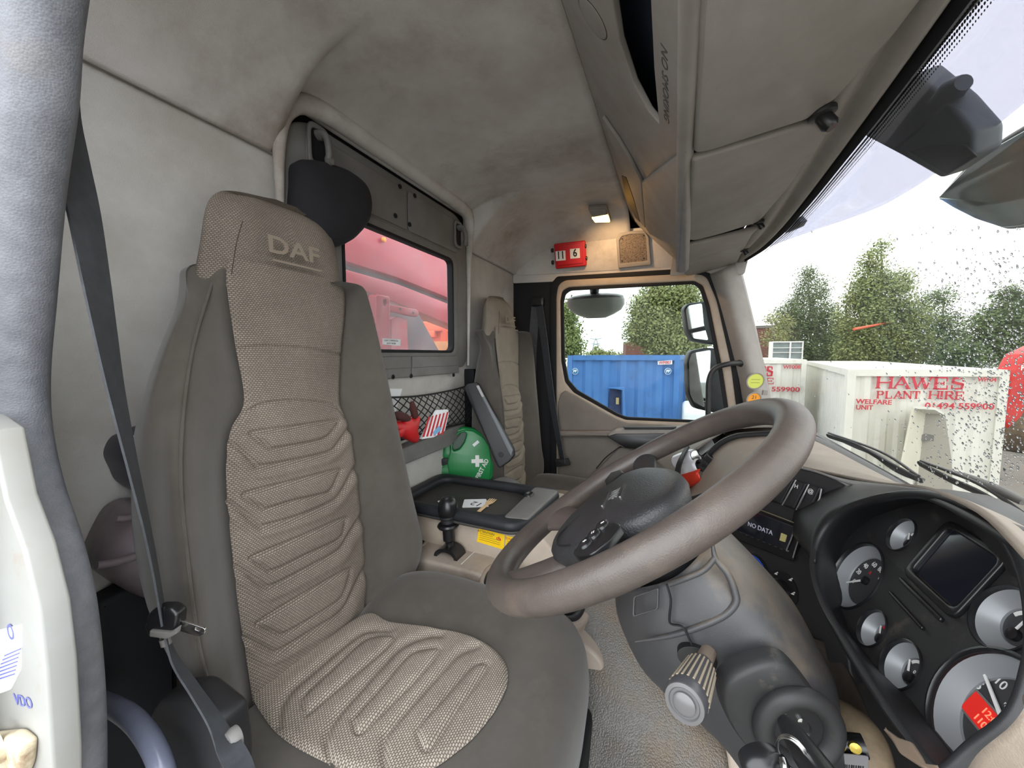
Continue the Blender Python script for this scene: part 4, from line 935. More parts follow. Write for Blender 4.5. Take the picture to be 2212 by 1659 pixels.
# ---------------------------------------------------------------- dashboard
CA = math.radians(26.2); CO = V((.268-0, .575, 1.0))
FG = Fr(CO, (0, -1, 0), (math.sin(CA), 0, math.cos(CA)))       # instrument board, faces the driver
rim_px = [(1757, 1215), (1775, 1150), (1820, 1105), (1890, 1080), (1970, 1072), (2050, 1090), (2120, 1135), (2170, 1195), (2200, 1280), (2207, 1370), (2199, 1439), (2166, 1529), (2087, 1594), (2036, 1641), (2010, 1640), (1945, 1560), (1880, 1465), (1820, 1370), (1775, 1290)]
HR = .045
t = thing('instrument_cluster', CO, 'oval black instrument cluster with silver ringed gauges and dark display', 'instrument cluster')
rimw = crs([FG.pw(x, y, HR) for x, y in rim_px], 5, True)
rim2 = [V(((p-FG.o).dot(FG.u), (p-FG.o).dot(FG.v), 0)) for p in rimw]
cc = V((sum(p.x for p in rim2)/len(rim2), sum(p.y for p in rim2)/len(rim2), 0))
def flr(p): return min(1, max(0, (cc.x-p.x+.02)/.10))          # the wall flares only on the far side
def rg(s, h, g=0, f=0): return [FG.w(p.x+(p-cc).normalized().x*(g+f*flr(p)), p.y+(p-cc).normalized().y*(g+f*flr(p)), h) for p in rim2]
loft('surround', [rg(1, -.004, .002, .028), rg(1, .0, .002, .024), rg(1, HR*.6, .002, .010), rg(1, HR-.005, 0), rg(1, HR+.001, .002), rg(1, HR+.003, .006), rg(1, HR, .010), rg(1, HR*.5, .009, .018), rg(1, -.01, .008, .034)], M['blk'], t, cap=False, ang=70)
G = {}
def gpx(x, y): return FG.px(x, y, 0)
gg = [('speedometer', (-.123, -.028), .0500), ('rev_counter', (.128, -.016), .0575), ('small_gauge', gpx(1947, 1155), .0235), ('fuel_gauge', gpx(1884, 1357), .0235), ('small_gauge', gpx(1945, 1435), .027), ('small_gauge', gpx(2168, 1335), .031)]
bl = [(cc.x+(p.x-cc.x)+(p-cc).normalized().x*(.003+.026*flr(p)), cc.y+(p.y-cc.y)+(p-cc).normalized().y*(.003+.026*flr(p))) for p in rim2]
disp = [gpx(x, y) for x, y in ((1962, 1248), (2040, 1158), (2075, 1145), (2158, 1225), (2150, 1245), (2068, 1340), (2045, 1330))]
du0, du1 = min(p[0] for p in disp), max(p[0] for p in disp); dv0, dv1 = min(p[1] for p in disp), max(p[1] for p in disp)
plate('gauge_board', FG, [bl]+[circ(*c_, r_, 48) for _, c_, r_ in gg], -.014, 0, M['blkd'], t, bev=.0015)
plate('board_back', FG, [bl], -.05, -.046, M['blk'], t)
ringm = mat('gauge_silver_ring', (150, 153, 156), .35, metal=.3); dialm = mat('gauge_dial', (58, 58, 60), .5)
GT = []
T0 = t
for nm, (u, v), r_ in gg:
    big = r_ > .04
    dd = lathe(nm, FG.w(u, v, -.005), FG.n, [(r_*1.0, 0), (r_*.99, .002), (r_*(.74 if big else .60), -.008), (r_*(.72 if big else .58), -.012)], ringm, t, 48, cap=False)
    dial = lathe('gauge_dial', FG.w(u, v, -.016), FG.n, [(r_*.78, -.002), (r_*.76, .001), (0, .001)], dialm, dd, 48)
    for h_ in (-1,): lathe('bezel_ring', FG.w(u, v, -.001), FG.n, [(r_*1.07, 0), (r_*1.06, .003), (r_*1.02, .0035), (r_*.99, .001), (r_*.99, -.014)], M['blk_sm'], dd, 48, cap=False)
    GT.append(dd)
def tick(u, v, r_, a0, a1, n, big=1, mt=None):
    obs = []
    for k in range(n):
        a = math.radians(a0+(a1-a0)*k/(n-1)); L_ = .10 if k % 2 == 0 else .06
        fr = Fr(FG.w(u+math.cos(a)*r_, v+math.sin(a)*r_, -.0135), FG.u*math.cos(a)+FG.v*math.sin(a), FG.v*math.cos(a)-FG.u*math.sin(a))
        obs.append(plate('x', fr, [rect(-.0035*big, -.0004, .0, .0004)], 0, .0003, mt or M['ink']))
    return join('tick_marks', obs, t)
(u, v) = gg[0][1]; t = GT[0]
def dtxt(s, u, v, sz, mt=None, h=-.0148, rot=0): return text('dial_print', s, FG, u, v, sz, mt or M['chalk'], t, h=h, rot=rot)
for s_, a in (('0', 215), ('20', 180), ('40', 148), ('60', 112), ('80', 76), ('100', 42), ('120', 8)):
    dtxt(s_, u+.027*math.cos(math.radians(a)), v+.027*math.sin(math.radians(a)), .0105)
dtxt('A', u-.006, v+.012, .008, M['redink'])
def needle(u, v, a, L_, w=.0016):
    fr = Fr(FG.w(u, v, -.012), FG.u*math.cos(a)+FG.v*math.sin(a), FG.v*math.cos(a)-FG.u*math.sin(a))
    plate('needle', fr, [[(-.004, -w), (L_, -w*.5), (L_, w*.5), (-.004, w)]], 0, .0012, M['chalk'], t)
    lathe('needle_hub', FG.w(u, v, -.0145), FG.n, [(.006, 0), (.006, .004), (.004, .005), (0, .005)], M['blk_sm'], t, 24)
needle(u, v, math.radians(222), .036)
(u, v) = gg[1][1]; t = GT[1]
for s_, a in (('5', (2116, 1482)), ('10', (2162, 1476))): dtxt(s_, *FG.px(*a, -.0148), .012)
for s_, a in (('15', 65), ('20', 30)): dtxt(s_, u+.030*math.cos(math.radians(a)), v+.030*math.sin(math.radians(a)), .012)
dtxt('rpm x 100', u-.008, v+.013, .0045)
_a = FG.px(2124, 1447, -.012); needle(u, v, math.atan2(_a[1]-v, _a[0]-u), math.hypot(_a[0]-u, _a[1]-v), .002)
lcd = mat('red_display', (190, 34, 28), .4, emis=.10); lcdt = mat('red_display_digits', (255, 120, 90), .4, emis=.22)
plate('display_frame', FG, [rect(u-.041, v-.022, u+.012, v+.003, .002)], -.0148, -.0135, M['silver'], t)
o = plate('trip_display', FG, [rect(u-.039, v-.020, u+.010, v+.001)], -.0135, -.013, lcd, t); o['label'] = 'red lit display'
text('display_digits', '12:01', FG, u-.014, v-.005, .009, lcdt, t, h=-.0129); text('display_digits', '1107', FG, u-.016, v-.0145, .009, lcdt, t, h=-.0129)
for k in (2, 3, 4, 5):
    (u, v) = gg[k][1]; r_ = gg[k][2]; t = GT[k]
    fr_ = FG
    plate('gauge_scale', FG, [[(u+r_*.55*math.cos(a), v+r_*.55*math.sin(a)) for a in [math.radians(100+k_*12) for k_ in range(6)]]+[(u+r_*.42*math.cos(a), v+r_*.42*math.sin(a)) for a in [math.radians(160-k_*12) for k_ in range(6)]]], -.0148, -.0143, M['chalk'] if k != 3 else M['redink'], t)
    needle(u, v-.3*r_, math.radians(130 if k != 5 else 88), r_*.7, .0011)
    if k == 4: dtxt('0', u-.002, v, .006)
    if k == 3: plate('fuel_symbol', FG, [rect(u-.003, v-.004, u+.002, v+.003, .0005)], -.0148, -.0142, M['chalk'], t)
# centre display
t = T0
scr = mat('dark_display', (26, 28, 36), .08, spec=.7)
dl = [(du0+.004, dv0+.012), (du0+.004, dv1-.004), (du1-.004, dv1-.004), (du1-.004, dv0+.012)]
plate('display_bezel', FG, [rnd([(du0-.006, dv0+.002), (du0-.006, dv1+.004), (du1+.002, dv1+.004), (du1+.002, dv0+.002)], .012), rnd(dl, .009)], 0, .006, M['blk_sm'], t, bev=.002)
plate('display_screen', FG, [rnd(dl, .009)], .0, .002, scr, t)
plate('display_ridge', FG, [rnd([(du0-.006, dv0-.009), (du0-.006, dv0-.004), (du1-.01, dv0-.004), (du1-.01, dv0-.009)], .002)], 0, .004, M['blk_sm'], t, bev=.0015)
plate('display_ridge', FG, [rnd([(du0-.004, dv0-.030), (du0-.004, dv0-.026), (du1-.02, dv0-.026), (du1-.02, dv0-.030)], .002)], 0, .004, M['blk_sm'], t, bev=.0015)
tt = [FG.px(x, y, HR+.004) for x, y in ((1908, 1570), (1935, 1590), (1965, 1600), (2000, 1650), (2030, 1660), (1990, 1655), (1940, 1625))]
plate('lower_lip', FG, [rnd(tt, .002)], HR-.01, HR+.004, mat('scuffed_lip', (120, 104, 90), .5), t, bev=.002)

# dashboard body: rails from the glass over the top edge down the front
yF = [1.98, 1.75, 1.55, 1.40]
railS = [V((0, y, .985)) for y in (2.0, 1.84, 1.65, 1.48, 1.3, 1.12, .95, .78, .6, .42, .25, .05)]
for p in railS: p.x = ws(p.y, .985).x-.004
def Fpt(i):
    T = [(2.0, .20, .95), (1.84, .21, .96), (1.65, .235, .975), (1.48, .27, .985), None, None, None, None, None, None, None, None]
    return T[i]
fpx = {4: U(1703, 1005, Z=1.0), 5: U(1800, 1028, Z=1.03), 6: U(1900, 1049, Z=1.09), 7: U(1995, 1060, Z=1.13), 8: U(2110, 1108, Z=1.15), 9: U(2235, 1232, Z=1.15), 10: U(2340, 1310, Z=1.12), 11: U(2560, 1430, Z=1.06)}
railF = []
for i in range(12):
    railF.append(V((Fpt(i)[1], Fpt(i)[0], Fpt(i)[2])) if Fpt(i) else fpx[i])
mid1 = [a.lerp(b, .35)+V((0, 0, .012)) for a, b in zip(railS, railF)]
mid2 = [a.lerp(b, .72)+V((0, 0, .016)) for a, b in zip(railS, railF)]
t = thing('dashboard', (.4, 1.1, .5), 'dusty taupe moulded dashboard top with black fascia below', 'dashboard')
patch('top_cover', [railS, mid1, mid2, railF], M['dash'], t, nu=5, nv=6, th=.006)
r0 = [p+V((-.002, 0, -.004)) for p in railF]
r1 = [p+V((-.012, 0, -.022)) for p in railF]
r2 = [V((p.x+.03 if i > 3 else p.x+.01, p.y, .84)) for i, p in enumerate(railF)]
r2 = [V((.285, p.y, .86)) if 3 < i < 11 else p for i, p in enumerate(r2)]
for i in range(6, 12): r1[i].x += .05; r2[i].x = .36; r1[i].z -= .01
for i in (9, 10, 11): r0[i].x += .02; r1[i].x += .08
r3 = [V((.33, p.y, .62)) for p in railF]; r4 = [V((.42, p.y, .30)) for p in railF]
patch('front_fascia', [r0, r1, r2, r3, r4], M['blkd'], t, nu=5, nv=5, th=.006)
# dark band along the foot of the windscreen
patch('glass_seal', [[p+V((.002, 0, .004)) for p in railS], [p+V((-.018, 0, .012)) for p in railS], [p+V((-.040, 0, .006)) for p in railS]], M['blk'], t, nu=5, nv=4, th=.004)
# binnacle hood between the rim and the top cover
hoodr = [FG.pw(x, y, HR) for x, y in ((1757, 1215), (1765, 1165), (1800, 1115), (1880, 1080), (1970, 1068), (2055, 1086), (2130, 1140), (2190, 1205), (2215, 1290), (2225, 1390))]
hb = [U(1700, 1140, Z=.93), U(1700, 1060, Z=.98), U(1740, 1015, Z=1.0), U(1830, 1033, Z=1.04), U(1950, 1055, Z=1.11), U(2060, 1078, Z=1.135), U(2140, 1122, Z=1.14), U(2204, 1186, Z=1.14), U(2228, 1270, Z=1.12), U(2242, 1385, Z=1.09)]
hm = [a.lerp(b, .5)+V((-.004, 0, .006)) for a, b in zip(hoodr, hb)]
patch('binnacle_hood', [hoodr, hm, hb], M['blk'], t, nu=5, nv=5, th=.004)
# driver side of the dash, right of the cluster
patch('side_cover', [[U(2225, 1390, X=.20), U(2230, 1480, X=.17), U(2190, 1560, X=.16), U(2110, 1630, X=.16), U(2070, 1700, X=.17)], [U(2330, 1400, X=.22), U(2330, 1500, X=.19), U(2330, 1600, X=.17), U(2300, 1700, X=.17), U(2200, 1800, X=.17)]], M['dash'], t, nu=5, nv=5, th=.006)
# centre panel turned to the driver
PA, PB = V((.232, .90, 1.0)), V((.133, 1.03, 1.0))
FP = Fr(PA, PA-PB, V((.16, .13, 1)))
if FP.n.x > 0: FP = Fr(PA, PB-PA, V((.16, .13, 1)))
cp = [(1470, 1080), (1560, 1050), (1640, 1012), (1700, 1003), (1790, 1028), (1850, 1060), (1800, 1110), (1768, 1170), (1758, 1230), (1776, 1300), (1830, 1400), (1840, 1480), (1700, 1440), (1560, 1300), (1480, 1180)]
t = thing('switch_console', FP.w(-.05, -.1, -.01), 'black centre dash panel angled to the driver, holding switches and stereo', 'dash panel')
plate('panel_face', FP, [rnd(FP.loop(cp), .01)], -.03, 0, M['blkd'], t, bev=.004)
tube('panel_top_edge', [FP.pw(x, y, .001) for x, y in ((1700, 1005), (1760, 1018), (1830, 1042), (1880, 1052))], .0022, M['panelgrey'], t, seg=8)
sw0 = FP.loop([(1662, 1022), (1780, 1056), (1758, 1112), (1634, 1072)])
plate('switch_recess', FP, [rnd(sw0, .004)], .0002, .0016, M['ink'], t)
for i, (a, b, c_, d_) in enumerate((((1690, 1028), (1716, 1036), (1688, 1090), (1659, 1080)), ((1720, 1037), (1744, 1045), (1716, 1100), (1690, 1091)), ((1748, 1046), (1774, 1054), (1748, 1108), (1720, 1101)))):
    o = plate('rocker_switch', FP, [rnd(FP.loop([a, b, c_, d_], .01), .003)], .0016, .012, M['blk'], t, bev=.004)
    m1 = FP.pw((a[0]+d_[0])/2, (a[1]+d_[1])/2, .014)
    tube('switch_rib', [FP.pw(*a, .010), m1, FP.pw(*d_, .010)], .0016, M['silver'], t, seg=8)
for s_, x, y in (('H', 1720, 1051), ('@', 1751, 1061)):
    u, v = FP.px(x, y, .0125); text('switch_symbol', s_, FP, u, v, .011, M['chalk'], t, h=.0122)
tube('switch_rib', [FP.pw(1775, 1056, .010), FP.pw(1768, 1082, .014), FP.pw(1747, 1108, .010)], .0016, M['silver'], t, seg=8)
# stereo
st = FP.loop([(1560, 1076), (1592, 1084), (1744, 1140), (1738, 1165), (1718, 1212), (1560, 1150), (1545, 1120)], .0)
t = thing('car_stereo', FP.pw(1650, 1140, .01), 'black single slot stereo with NO DATA on its display and a round knob', 'stereo')
so = FP.loop([(1576, 1082), (1742, 1142), (1719, 1212), (1550, 1148)])
plate('stereo_frame', FP, [rnd(so, .004)], .001, .010, M['blk_sm'], t, bev=.003)
si = FP.loop([(1600, 1094), (1718, 1138), (1700, 1190), (1582, 1144)], .012)
plate('stereo_face', FP, [rnd(si, .003)], .010, .014, scr, t, bev=.001)
tube('frame_trim', [FP.pw(x, y, .012) for x, y in ((1600, 1086), (1735, 1137), (1742, 1144))], .0014, mat('brass_trim', (150, 146, 120), .3, metal=.8), t, seg=8)
for a in (((1716, 1140), (1708, 1165), (1698, 1188)), ((1732, 1142), (1722, 1172), (1712, 1204))):
    tube('end_trim', [FP.pw(x, y, .0135) for x, y in a], .0013, M['silver'], t, seg=8)
u, v = FP.px(1590, 1116, .014); lathe('volume_knob', FP.w(u, v, .010), FP.n, [(.017, 0), (.0165, .006), (.013, .012), (.012, .014), (0, .014)], M['blk_sm'], t); lathe('knob_ring', FP.w(u, v, .012), FP.n, [(.0185, 0), (.0185, .002), (.0165, .002)], M['silver'], t, cap=False)
a0, a1 = V((*FP.px(1615, 1132, .0145), 0)), V((*FP.px(1668, 1152, .0145), 0)); rot_ = math.atan2((a1-a0).y, (a1-a0).x)
mm = (a0+a1)/2; text('display_text', 'NO DATA', FP, mm.x, mm.y, .013, mat('stereo_digits', (170, 170, 185), .4, emis=.05), t, h=.0142, rot=rot_, sx=1.0)
plate('usb_socket', FP, [rnd(FP.loop([(1688, 1151), (1700, 1156), (1696, 1171), (1684, 1167)], .0142), .001)], .014, .0155, mat('usb_brass', (190, 180, 120), .4), t)
for k in range(9):
    x, y = 1600+k*12.5, 1150+k*4.9; u, v = FP.px(x, y, .012); plate('stereo_button', FP, [rect(u-.002, v-.0012, u+.002, v+.0012)], .010, .0135, M['silver'], t)
# heater dials
t = thing('heater_dial', FP.pw(1655, 1240, .005), 'round heater temperature dial with blue and red arc, half hidden by the column', 'dial')
u, v = FP.px(1622, 1233, .006); 
lathe('dial_base', FP.w(u, v, .0), FP.n, [(.036, 0), (.036, .003), (.02, .004), (.018, .016), (0, .016)], M['blk_sm'], t, 40)
arc = lambda r_, a0, a1: [FP.w(u+r_*math.cos(math.radians(a)), v+r_*math.sin(math.radians(a)), .0045) for a in [a0+(a1-a0)*k/16 for k in range(17)]]
tube('blue_arc', arc(.030, -60, 120), .003, mat('blue_marking', (30, 80, 200), .5), t, seg=8, sub=1, flat=.5); tube('red_arc', arc(.0235, -60, 90), .0016, M['redink'], t, seg=8, sub=1, flat=.5)
t = thing('air_direction_dial', FP.pw(1690, 1270, .005), 'black round air direction dial with white figures around it', 'dial')
u, v = FP.px(1681, 1272, .008); lathe('dial_base', FP.w(u, v, .0), FP.n, [(.034, 0), (.034, .003), (.020, .004), (.018, .016), (0, .016)], M['blk_sm'], t, 40)
for x, y in ((1676, 1237), (1707, 1250), (1712, 1280)):
    a, b = FP.px(x, y, .004); o = [plate('x', FP, [circ(a+.0022, b+.002, .0014, 10)], .0035, .0042, M['chalk']), plate('x', FP, [[(a-.004, b-.004), (a+.0, b+.001), (a+.003, b-.002), (a+.001, b-.0035)]], .0035, .0042, M['chalk'])]
    join('air_symbol', o, t)
# far side of the dash: pale ledge, black arch moulding, socket, bottle pocket
t = thing('passenger_dash', (.15, 1.5, .8), 'taupe passenger side dash moulding with black arched trim', 'dash moulding')
D_ = lambda L, X=None: [U(x, y, X=.10+(x-1480)*.0004+(1000-y)*.0006) for x, y in L]
a_ = [(1470, 1068), (1485, 1040), (1515, 990), (1545, 955), (1580, 938), (1625, 932), (1690, 930)]
b_ = [(1470, 1078), (1500, 1050), (1530, 1005), (1560, 970), (1595, 952), (1640, 948), (1690, 946)]
f1 = lambda L, y0, s=0: [U(x, y, Y=1.32+s+(1690-x)*.0006) for x, y in L]
tube('black_arch', f1([(1474, 1074), (1492, 1046), (1522, 998), (1552, 963), (1588, 945), (1632, 940), (1690, 938)], 0), .0115, M['blk'], t, seg=14)
FAe = FY(1.36)
patch('arch_face', [f1([(1474, 1080), (1495, 1050), (1525, 1002), (1555, 966), (1590, 948), (1634, 943), (1700, 940)], 0, -.0), f1([(1490, 1140), (1530, 1110), (1570, 1070), (1610, 1050), (1650, 1040), (1700, 1030), (1740, 1020)], 0, -.25)], M['dash'], t, nu=6, nv=6, th=.004)
patch('far_top', [f1([(1462, 1040), (1480, 1000), (1505, 970), (1540, 945), (1575, 928), (1625, 922), (1700, 920)], 0, .03), [U(x, y, Y=1.9) for x, y in ((1405, 985), (1440, 968), (1480, 958), (1530, 945), (1575, 930), (1625, 920), (1700, 918))]], M['doorgrey'], t, nu=6, nv=6, th=.004)
fs_ = Fr(f1([(1527, 999)], 0, -.02)[0], f1([(1545, 978)], 0, -.02)[0]-f1([(1510, 1020)], 0, -.02)[0], V((-.5, -.6, .7)))
c = fs_.o; fs_ = Fr(c, fs_.u, V((0, -.9, .5)).cross(fs_.u)*-1)
if fs_.n.y > 0: fs_ = Fr(c, -fs_.u, fs_.v)
t = thing('socket_unit', c, 'small black socket box clipped to the black arch of the passenger dash', 'socket')
plate('unit_body', fs_, [rect(-.030, -.014, .030, .014, .003)], 0, .014, M['blk_sm'], t, bev=.003)
plate('unit_face', fs_, [rect(-.026, -.010, .026, .010, .002), rect(-.022, -.007, -.006, .007, .001), rect(.004, -.005, .016, .005, .001)], .014, .0155, M['blk'], t, bev=.0005)
tube('cable', [fs_.w(-.01, -.014, .005), fs_.w(-.005, -.03, 0), fs_.w(-.01, -.05, -.01)], .002, M['ink'], t, seg=8)
cans = [(1482, 992, (214, 214, 220), 1.46), (1492, 1012, (222, 222, 226), 1.44), (1500, 1032, (214, 60, 40), 1.42)]
for i, (x, y, c_, Y) in enumerate(cans):
    cm = mat('can_paint', c_, .3, metal=.3, spec=.6)
    c = U(x, y, Y=Y); ax_ = V((.45, -.5, .35)).normalized(); lb = ['topmost pale drink can lying in the passenger dash pocket', 'middle silver drink can lying in the passenger dash pocket', 'lowest can, silver with red end, in the passenger dash pocket'][i]
    tc_ = thing('drink_can', c, lb, 'drink can', 'cans in the dash pocket')
    lathe('can_body', c-ax_*.05, ax_, [(.018, 0), (.026, .006), (.027, .02), (.027, .085), (.024, .095), (.021, .098)], cm, tc_, 28)
    lathe('can_end', c+ax_*.047, ax_, [(.0215, 0), (.0215, .003), (.019, .002), (0, .001)], M['steel'], tc_, 28)
tag(strap('pocket_strap', [U(1458, 1070, Y=1.38), U(1462, 1035, Y=1.38), U(1468, 1000, Y=1.40), U(1485, 965, Y=1.44)], .02, M['blk'], None, wd=[(.5, -.3, .5)], th=.006), 'black curved edge strip in front of the can pocket', 'strip')
t = tag(patch('folded_map', [[U(1505, 962, Y=1.62), U(1535, 945, Y=1.66)], [U(1514, 985, Y=1.56), U(1545, 962, Y=1.6)]], M['paper'], None, nu=2, nv=2, th=.002), 'folded pale paper lying on the passenger dash behind the black arch', 'paper')
# wipers
def wiper(nm, lb, arm, blade, X0):
    tt = thing(nm, U(*arm[0], X=X0), lb, 'wiper')
    tube('wiper_arm', [U(x, y, X=X0+.01) for x, y in arm], [.008, .010, .008, .006], M['panelgrey'], tt, seg=8, flat=.6)
    tube('wiper_blade', [U(x, y, X=X0) for x, y in blade], .006, M['rubber'], tt, seg=8, flat=2)
    P_ = [U(x, y-7, X=X0+.004) for x, y in blade]; tube('blade_frame', [P_[0], P_[len(P_)//2]+V((0, 0, .012)), P_[-1]], .004, M['blk'], tt, seg=8)
wiper('windscreen_wiper', 'wiper lying low on the glass at the passenger side, grey arm', [(1992, 1038), (1940, 1015), (1888, 980), (1850, 965), (1810, 948)], [(1790, 942), (1850, 962), (1900, 990), (1940, 1012), (1985, 1036)], .60)
wiper('windscreen_wiper', 'wiper lying low on the glass nearest the camera, black blade', [(2212, 1085), (2150, 1055), (2090, 1030), (2050, 1018)], [(1990, 1003), (2050, 1035), (2110, 1062), (2170, 1095), (2225, 1125)], .62)
# ---------------------------------------------------------------- engine tunnel console
t = thing('centre_console', (-.5, 1.1, .2), 'beige moulded console over the engine tunnel between the two seats', 'centre console')
S1 = FY(.895)
low = [(-.86, .30), (-.86, .70), (-.475, .70), (-.43, .672), (-.36, .645), (-.24, .60), (-.165, .575), (-.135, .55), (-.14, .30)]
plate('lower_body', S1, [rnd(low, [.0, .01, .04, .03, .03, .03, .02, .02, 0])], -.50, 0, M['beige_d'], t, bev=.010)
S2 = FY(.99)
up = [(-.858, .60), (-.858, .80), (-.34, .80), (-.27, .73), (-.22, .60)]
plate('upper_body', S2, [rnd(up, [0, .005, .03, .03, .0])], -.33, 0, M['beige'], t, bev=.008)
Z7 = FZ(.70)
u, v = Z7.px(893, 1176); lathe('cup_holder', V((u-.01, v+.01, .7005)), (0, 0, 1), [(.046, 0), (.044, .002), (.038, .002), (.036, -.001), (.036, .0), (.0, .0)], M['beige'], t, 40); lathe('cup_holder_well', V((u-.01, v+.01, .7012)), (0, 0, 1), [(.036, 0), (.034, .001), (0, .001)], M['ink'], t, 40)
tube('parting_line', [Z7.pw(x, y, .001) for x, y in ((1040, 1178), (1016, 1200), (996, 1219))], .001, M['chalk'], t, seg=6)
# tray
ZT = FZ(.828)
tr = [(-.845, .955), (-.845, 1.27), (-.37, 1.27), (-.345, 1.24), (-.365, .985), (-.40, .945)]
ti = [(-.80, .99), (-.80, 1.23), (-.49, 1.23), (-.445, 1.20), (-.445, .99)]
tm = mat('tray_black', (32, 34, 38), .5, (28, 30, 34), 20, .3, 1200, spec=.45)
t = thing('storage_tray', (-.6, 1.12, .79), 'black open tray with thick rounded rim on top of the beige console', 'tray')
plate('tray_rim', ZT, [rnd(tr, .05), rnd(ti, .04)], -.028, .006, tm, t, bev=.014)
plate('tray_floor', ZT, [rnd(tr, .05)], -.03, -.020, mat('tray_floor_dusty', (44, 44, 44), .6, (62, 58, 54), 14), t, bev=.006)
plate('tray_front_pad', ZT, [rnd([(-.44, .97), (-.44, 1.25), (-.35, 1.245), (-.37, .985)], .02)], -.022, .008, M['panelgrey'], t, bev=.006)
lathe('tray_lock', V((-.43, 1.16, .835)), (-.3, -.2, 1), [(.018, 0), (.016, .006), (.008, .009), (0, .009)], M['blk_sm'], t, 24); lathe('lock_face', V((-.432, 1.159, .843)), (-.3, -.2, 1), [(.006, 0), (.006, .002), (0, .002)], M['silver'], t, 16)
# things in the tray
ZF = FZ(.808)
fr = Fr(ZF.pw(1035, 1091), (-1, .12, 0), (-.12, -1, 0)); 
t = tag(plate('number_card', ZF, [rnd([ZF.px(x, y) for x, y in ((1003, 1080), (1050, 1079), (1056, 1095), (998, 1097))], .004)], 0, .002, M['paper']), 'white number card reading 12, lying in the tray by the wooden fork', 'card')
text('digits', '12', fr, .01, -.0, .042, M['ink'], t, h=.0022)
t = tag(plate('number_card', ZF, [rnd([ZF.px(x, y) for x, y in ((945, 1083), (960, 1081), (985, 1088), (988, 1095), (950, 1090))], .003)], 0, .002, M['paper']), 'white number card almost hidden at the tray edge behind the gear selector', 'card')
text('digits', '6', Fr(ZF.pw(962, 1087), (-1, .12, 0), (-.12, -1, 0)), 0, 0, .03, M['ink'], t, h=.0022)
fo = Fr(ZF.pw(1052, 1093), ZF.pw(1064, 1086)-ZF.pw(1040, 1103), (0, 0, 1)); fo = Fr(fo.o, ZF.pw(1064, 1084)-ZF.pw(1042, 1103), V((0, 0, 1)).cross(ZF.pw(1064, 1084)-ZF.pw(1042, 1103)))
fk = [(-.06, -.006), (.0, -.006), (.02, -.013), (.05, -.012), (.05, -.009), (.026, -.0085), (.026, -.0055), (.052, -.0045), (.052, -.0015), (.027, -.0012), (.027, .0018), (.052, .0025), (.052, .0055), (.026, .006), (.026, .009), (.05, .0095), (.05, .0125), (.02, .013), (0, .006), (-.06, .006)]
tag(plate('wooden_fork', fo, [fk], .004, .0062, mat('pale_wood', (222, 192, 150), .7, (206, 172, 128), 40), bev=.0006), 'disposable pale wooden fork lying against the card in the black tray', 'fork')
# gear selector
g0 = V((-.605, .952, .70)); t = thing('gear_selector', g0, 'short black gear selector lever with ball knob and collar on the beige console', 'gear lever')
bp = FZ(.70)
rings = []
for k in range(13):
    a = math.pi*k/12; rings.append([g0+V((.040*math.cos(a)*(1), yy_, .028*math.sin(a))) for yy_ in (-.026, .026)]+[g0+V((.030*math.cos(a), yy_, .018*math.sin(a))) for yy_ in (.026, -.026)])
loft('selector_saddle', rings, M['blk_sm'], t, ang=40)
b0 = g0+V((0, 0, .020)); up_ = V((-.06, 0, 1)).normalized()
lathe('lever', b0, up_, [(.012, 0), (.012, .02), (.018, .026), (.018, .062), (.014, .066)], M['blk_sm'], t, 28)
lathe('collar', b0+up_*.064, up_, [(.014, -.004), (.030, 0), (.033, .006), (.030, .011), (.016, .013)], M['blk_sm'], t, 32)
lathe('neck', b0+up_*.074, up_, [(.016, 0), (.021, .006), (.021, .016), (.024, .02), (.024, .026)], M['blk'], t, 28)
lathe('knob', b0+up_*.098, up_+V((.1, 0, 0)), [(.020, 0), (.027, .008), (.029, .024), (.027, .042), (.020, .054), (.010, .059), (0, .060)], M['blk_sm'], t, 32)
# yellow labels
W9 = FY(.9895)
for i, (pts_, lb) in enumerate((([(1034, 1141), (1090, 1156), (1088, 1188), (1030, 1170)], 'yellow attention label with red and black print, left of the two on the console side'), ([(1093, 1157), (1125, 1165), (1122, 1196), (1091, 1188)], 'yellow label half hidden behind the wheel rim, right of the two on the console side'))):
    lp = W9.loop(pts_, .0015); t = tag(plate('warning_label', W9, [lp], 0, .0012, M['yellow']), lb, 'label')
    a = V((*lp[0], 0)); b = V((*lp[1], 0)); d = V((*lp[3], 0)); ro = math.atan2((b-a).y, (b-a).x)
    c = a.lerp(b, .3)+(d-a)*.18; text('print', 'ATTENTION' if i == 0 else 'DAILY', W9, c.x, c.y, .010, M['ink'] if i == 0 else M['redink'], t, h=.0013, rot=ro)
    if i == 0: c = a.lerp(b, .8)+(d-a)*.35; text('print', 'cfa', W9, c.x, c.y, .014, M['redink'], t, h=.0013, rot=ro, bold=.0004)
    for k in range(4):
        s0 = a+(d-a)*(.36+.14*k)+(b-a)*.08; L_ = (b-a)*(.5 if k < 1 else .8); n_ = V((-(b-a).y, (b-a).x, 0)).normalized()*.0009
        plate('print_line', W9, [[(p.x, p.y) for p in (s0, s0+L_, s0+L_+n_, s0+n_)]], .0012, .0015, M['ink'] if k else M['ink'], t)
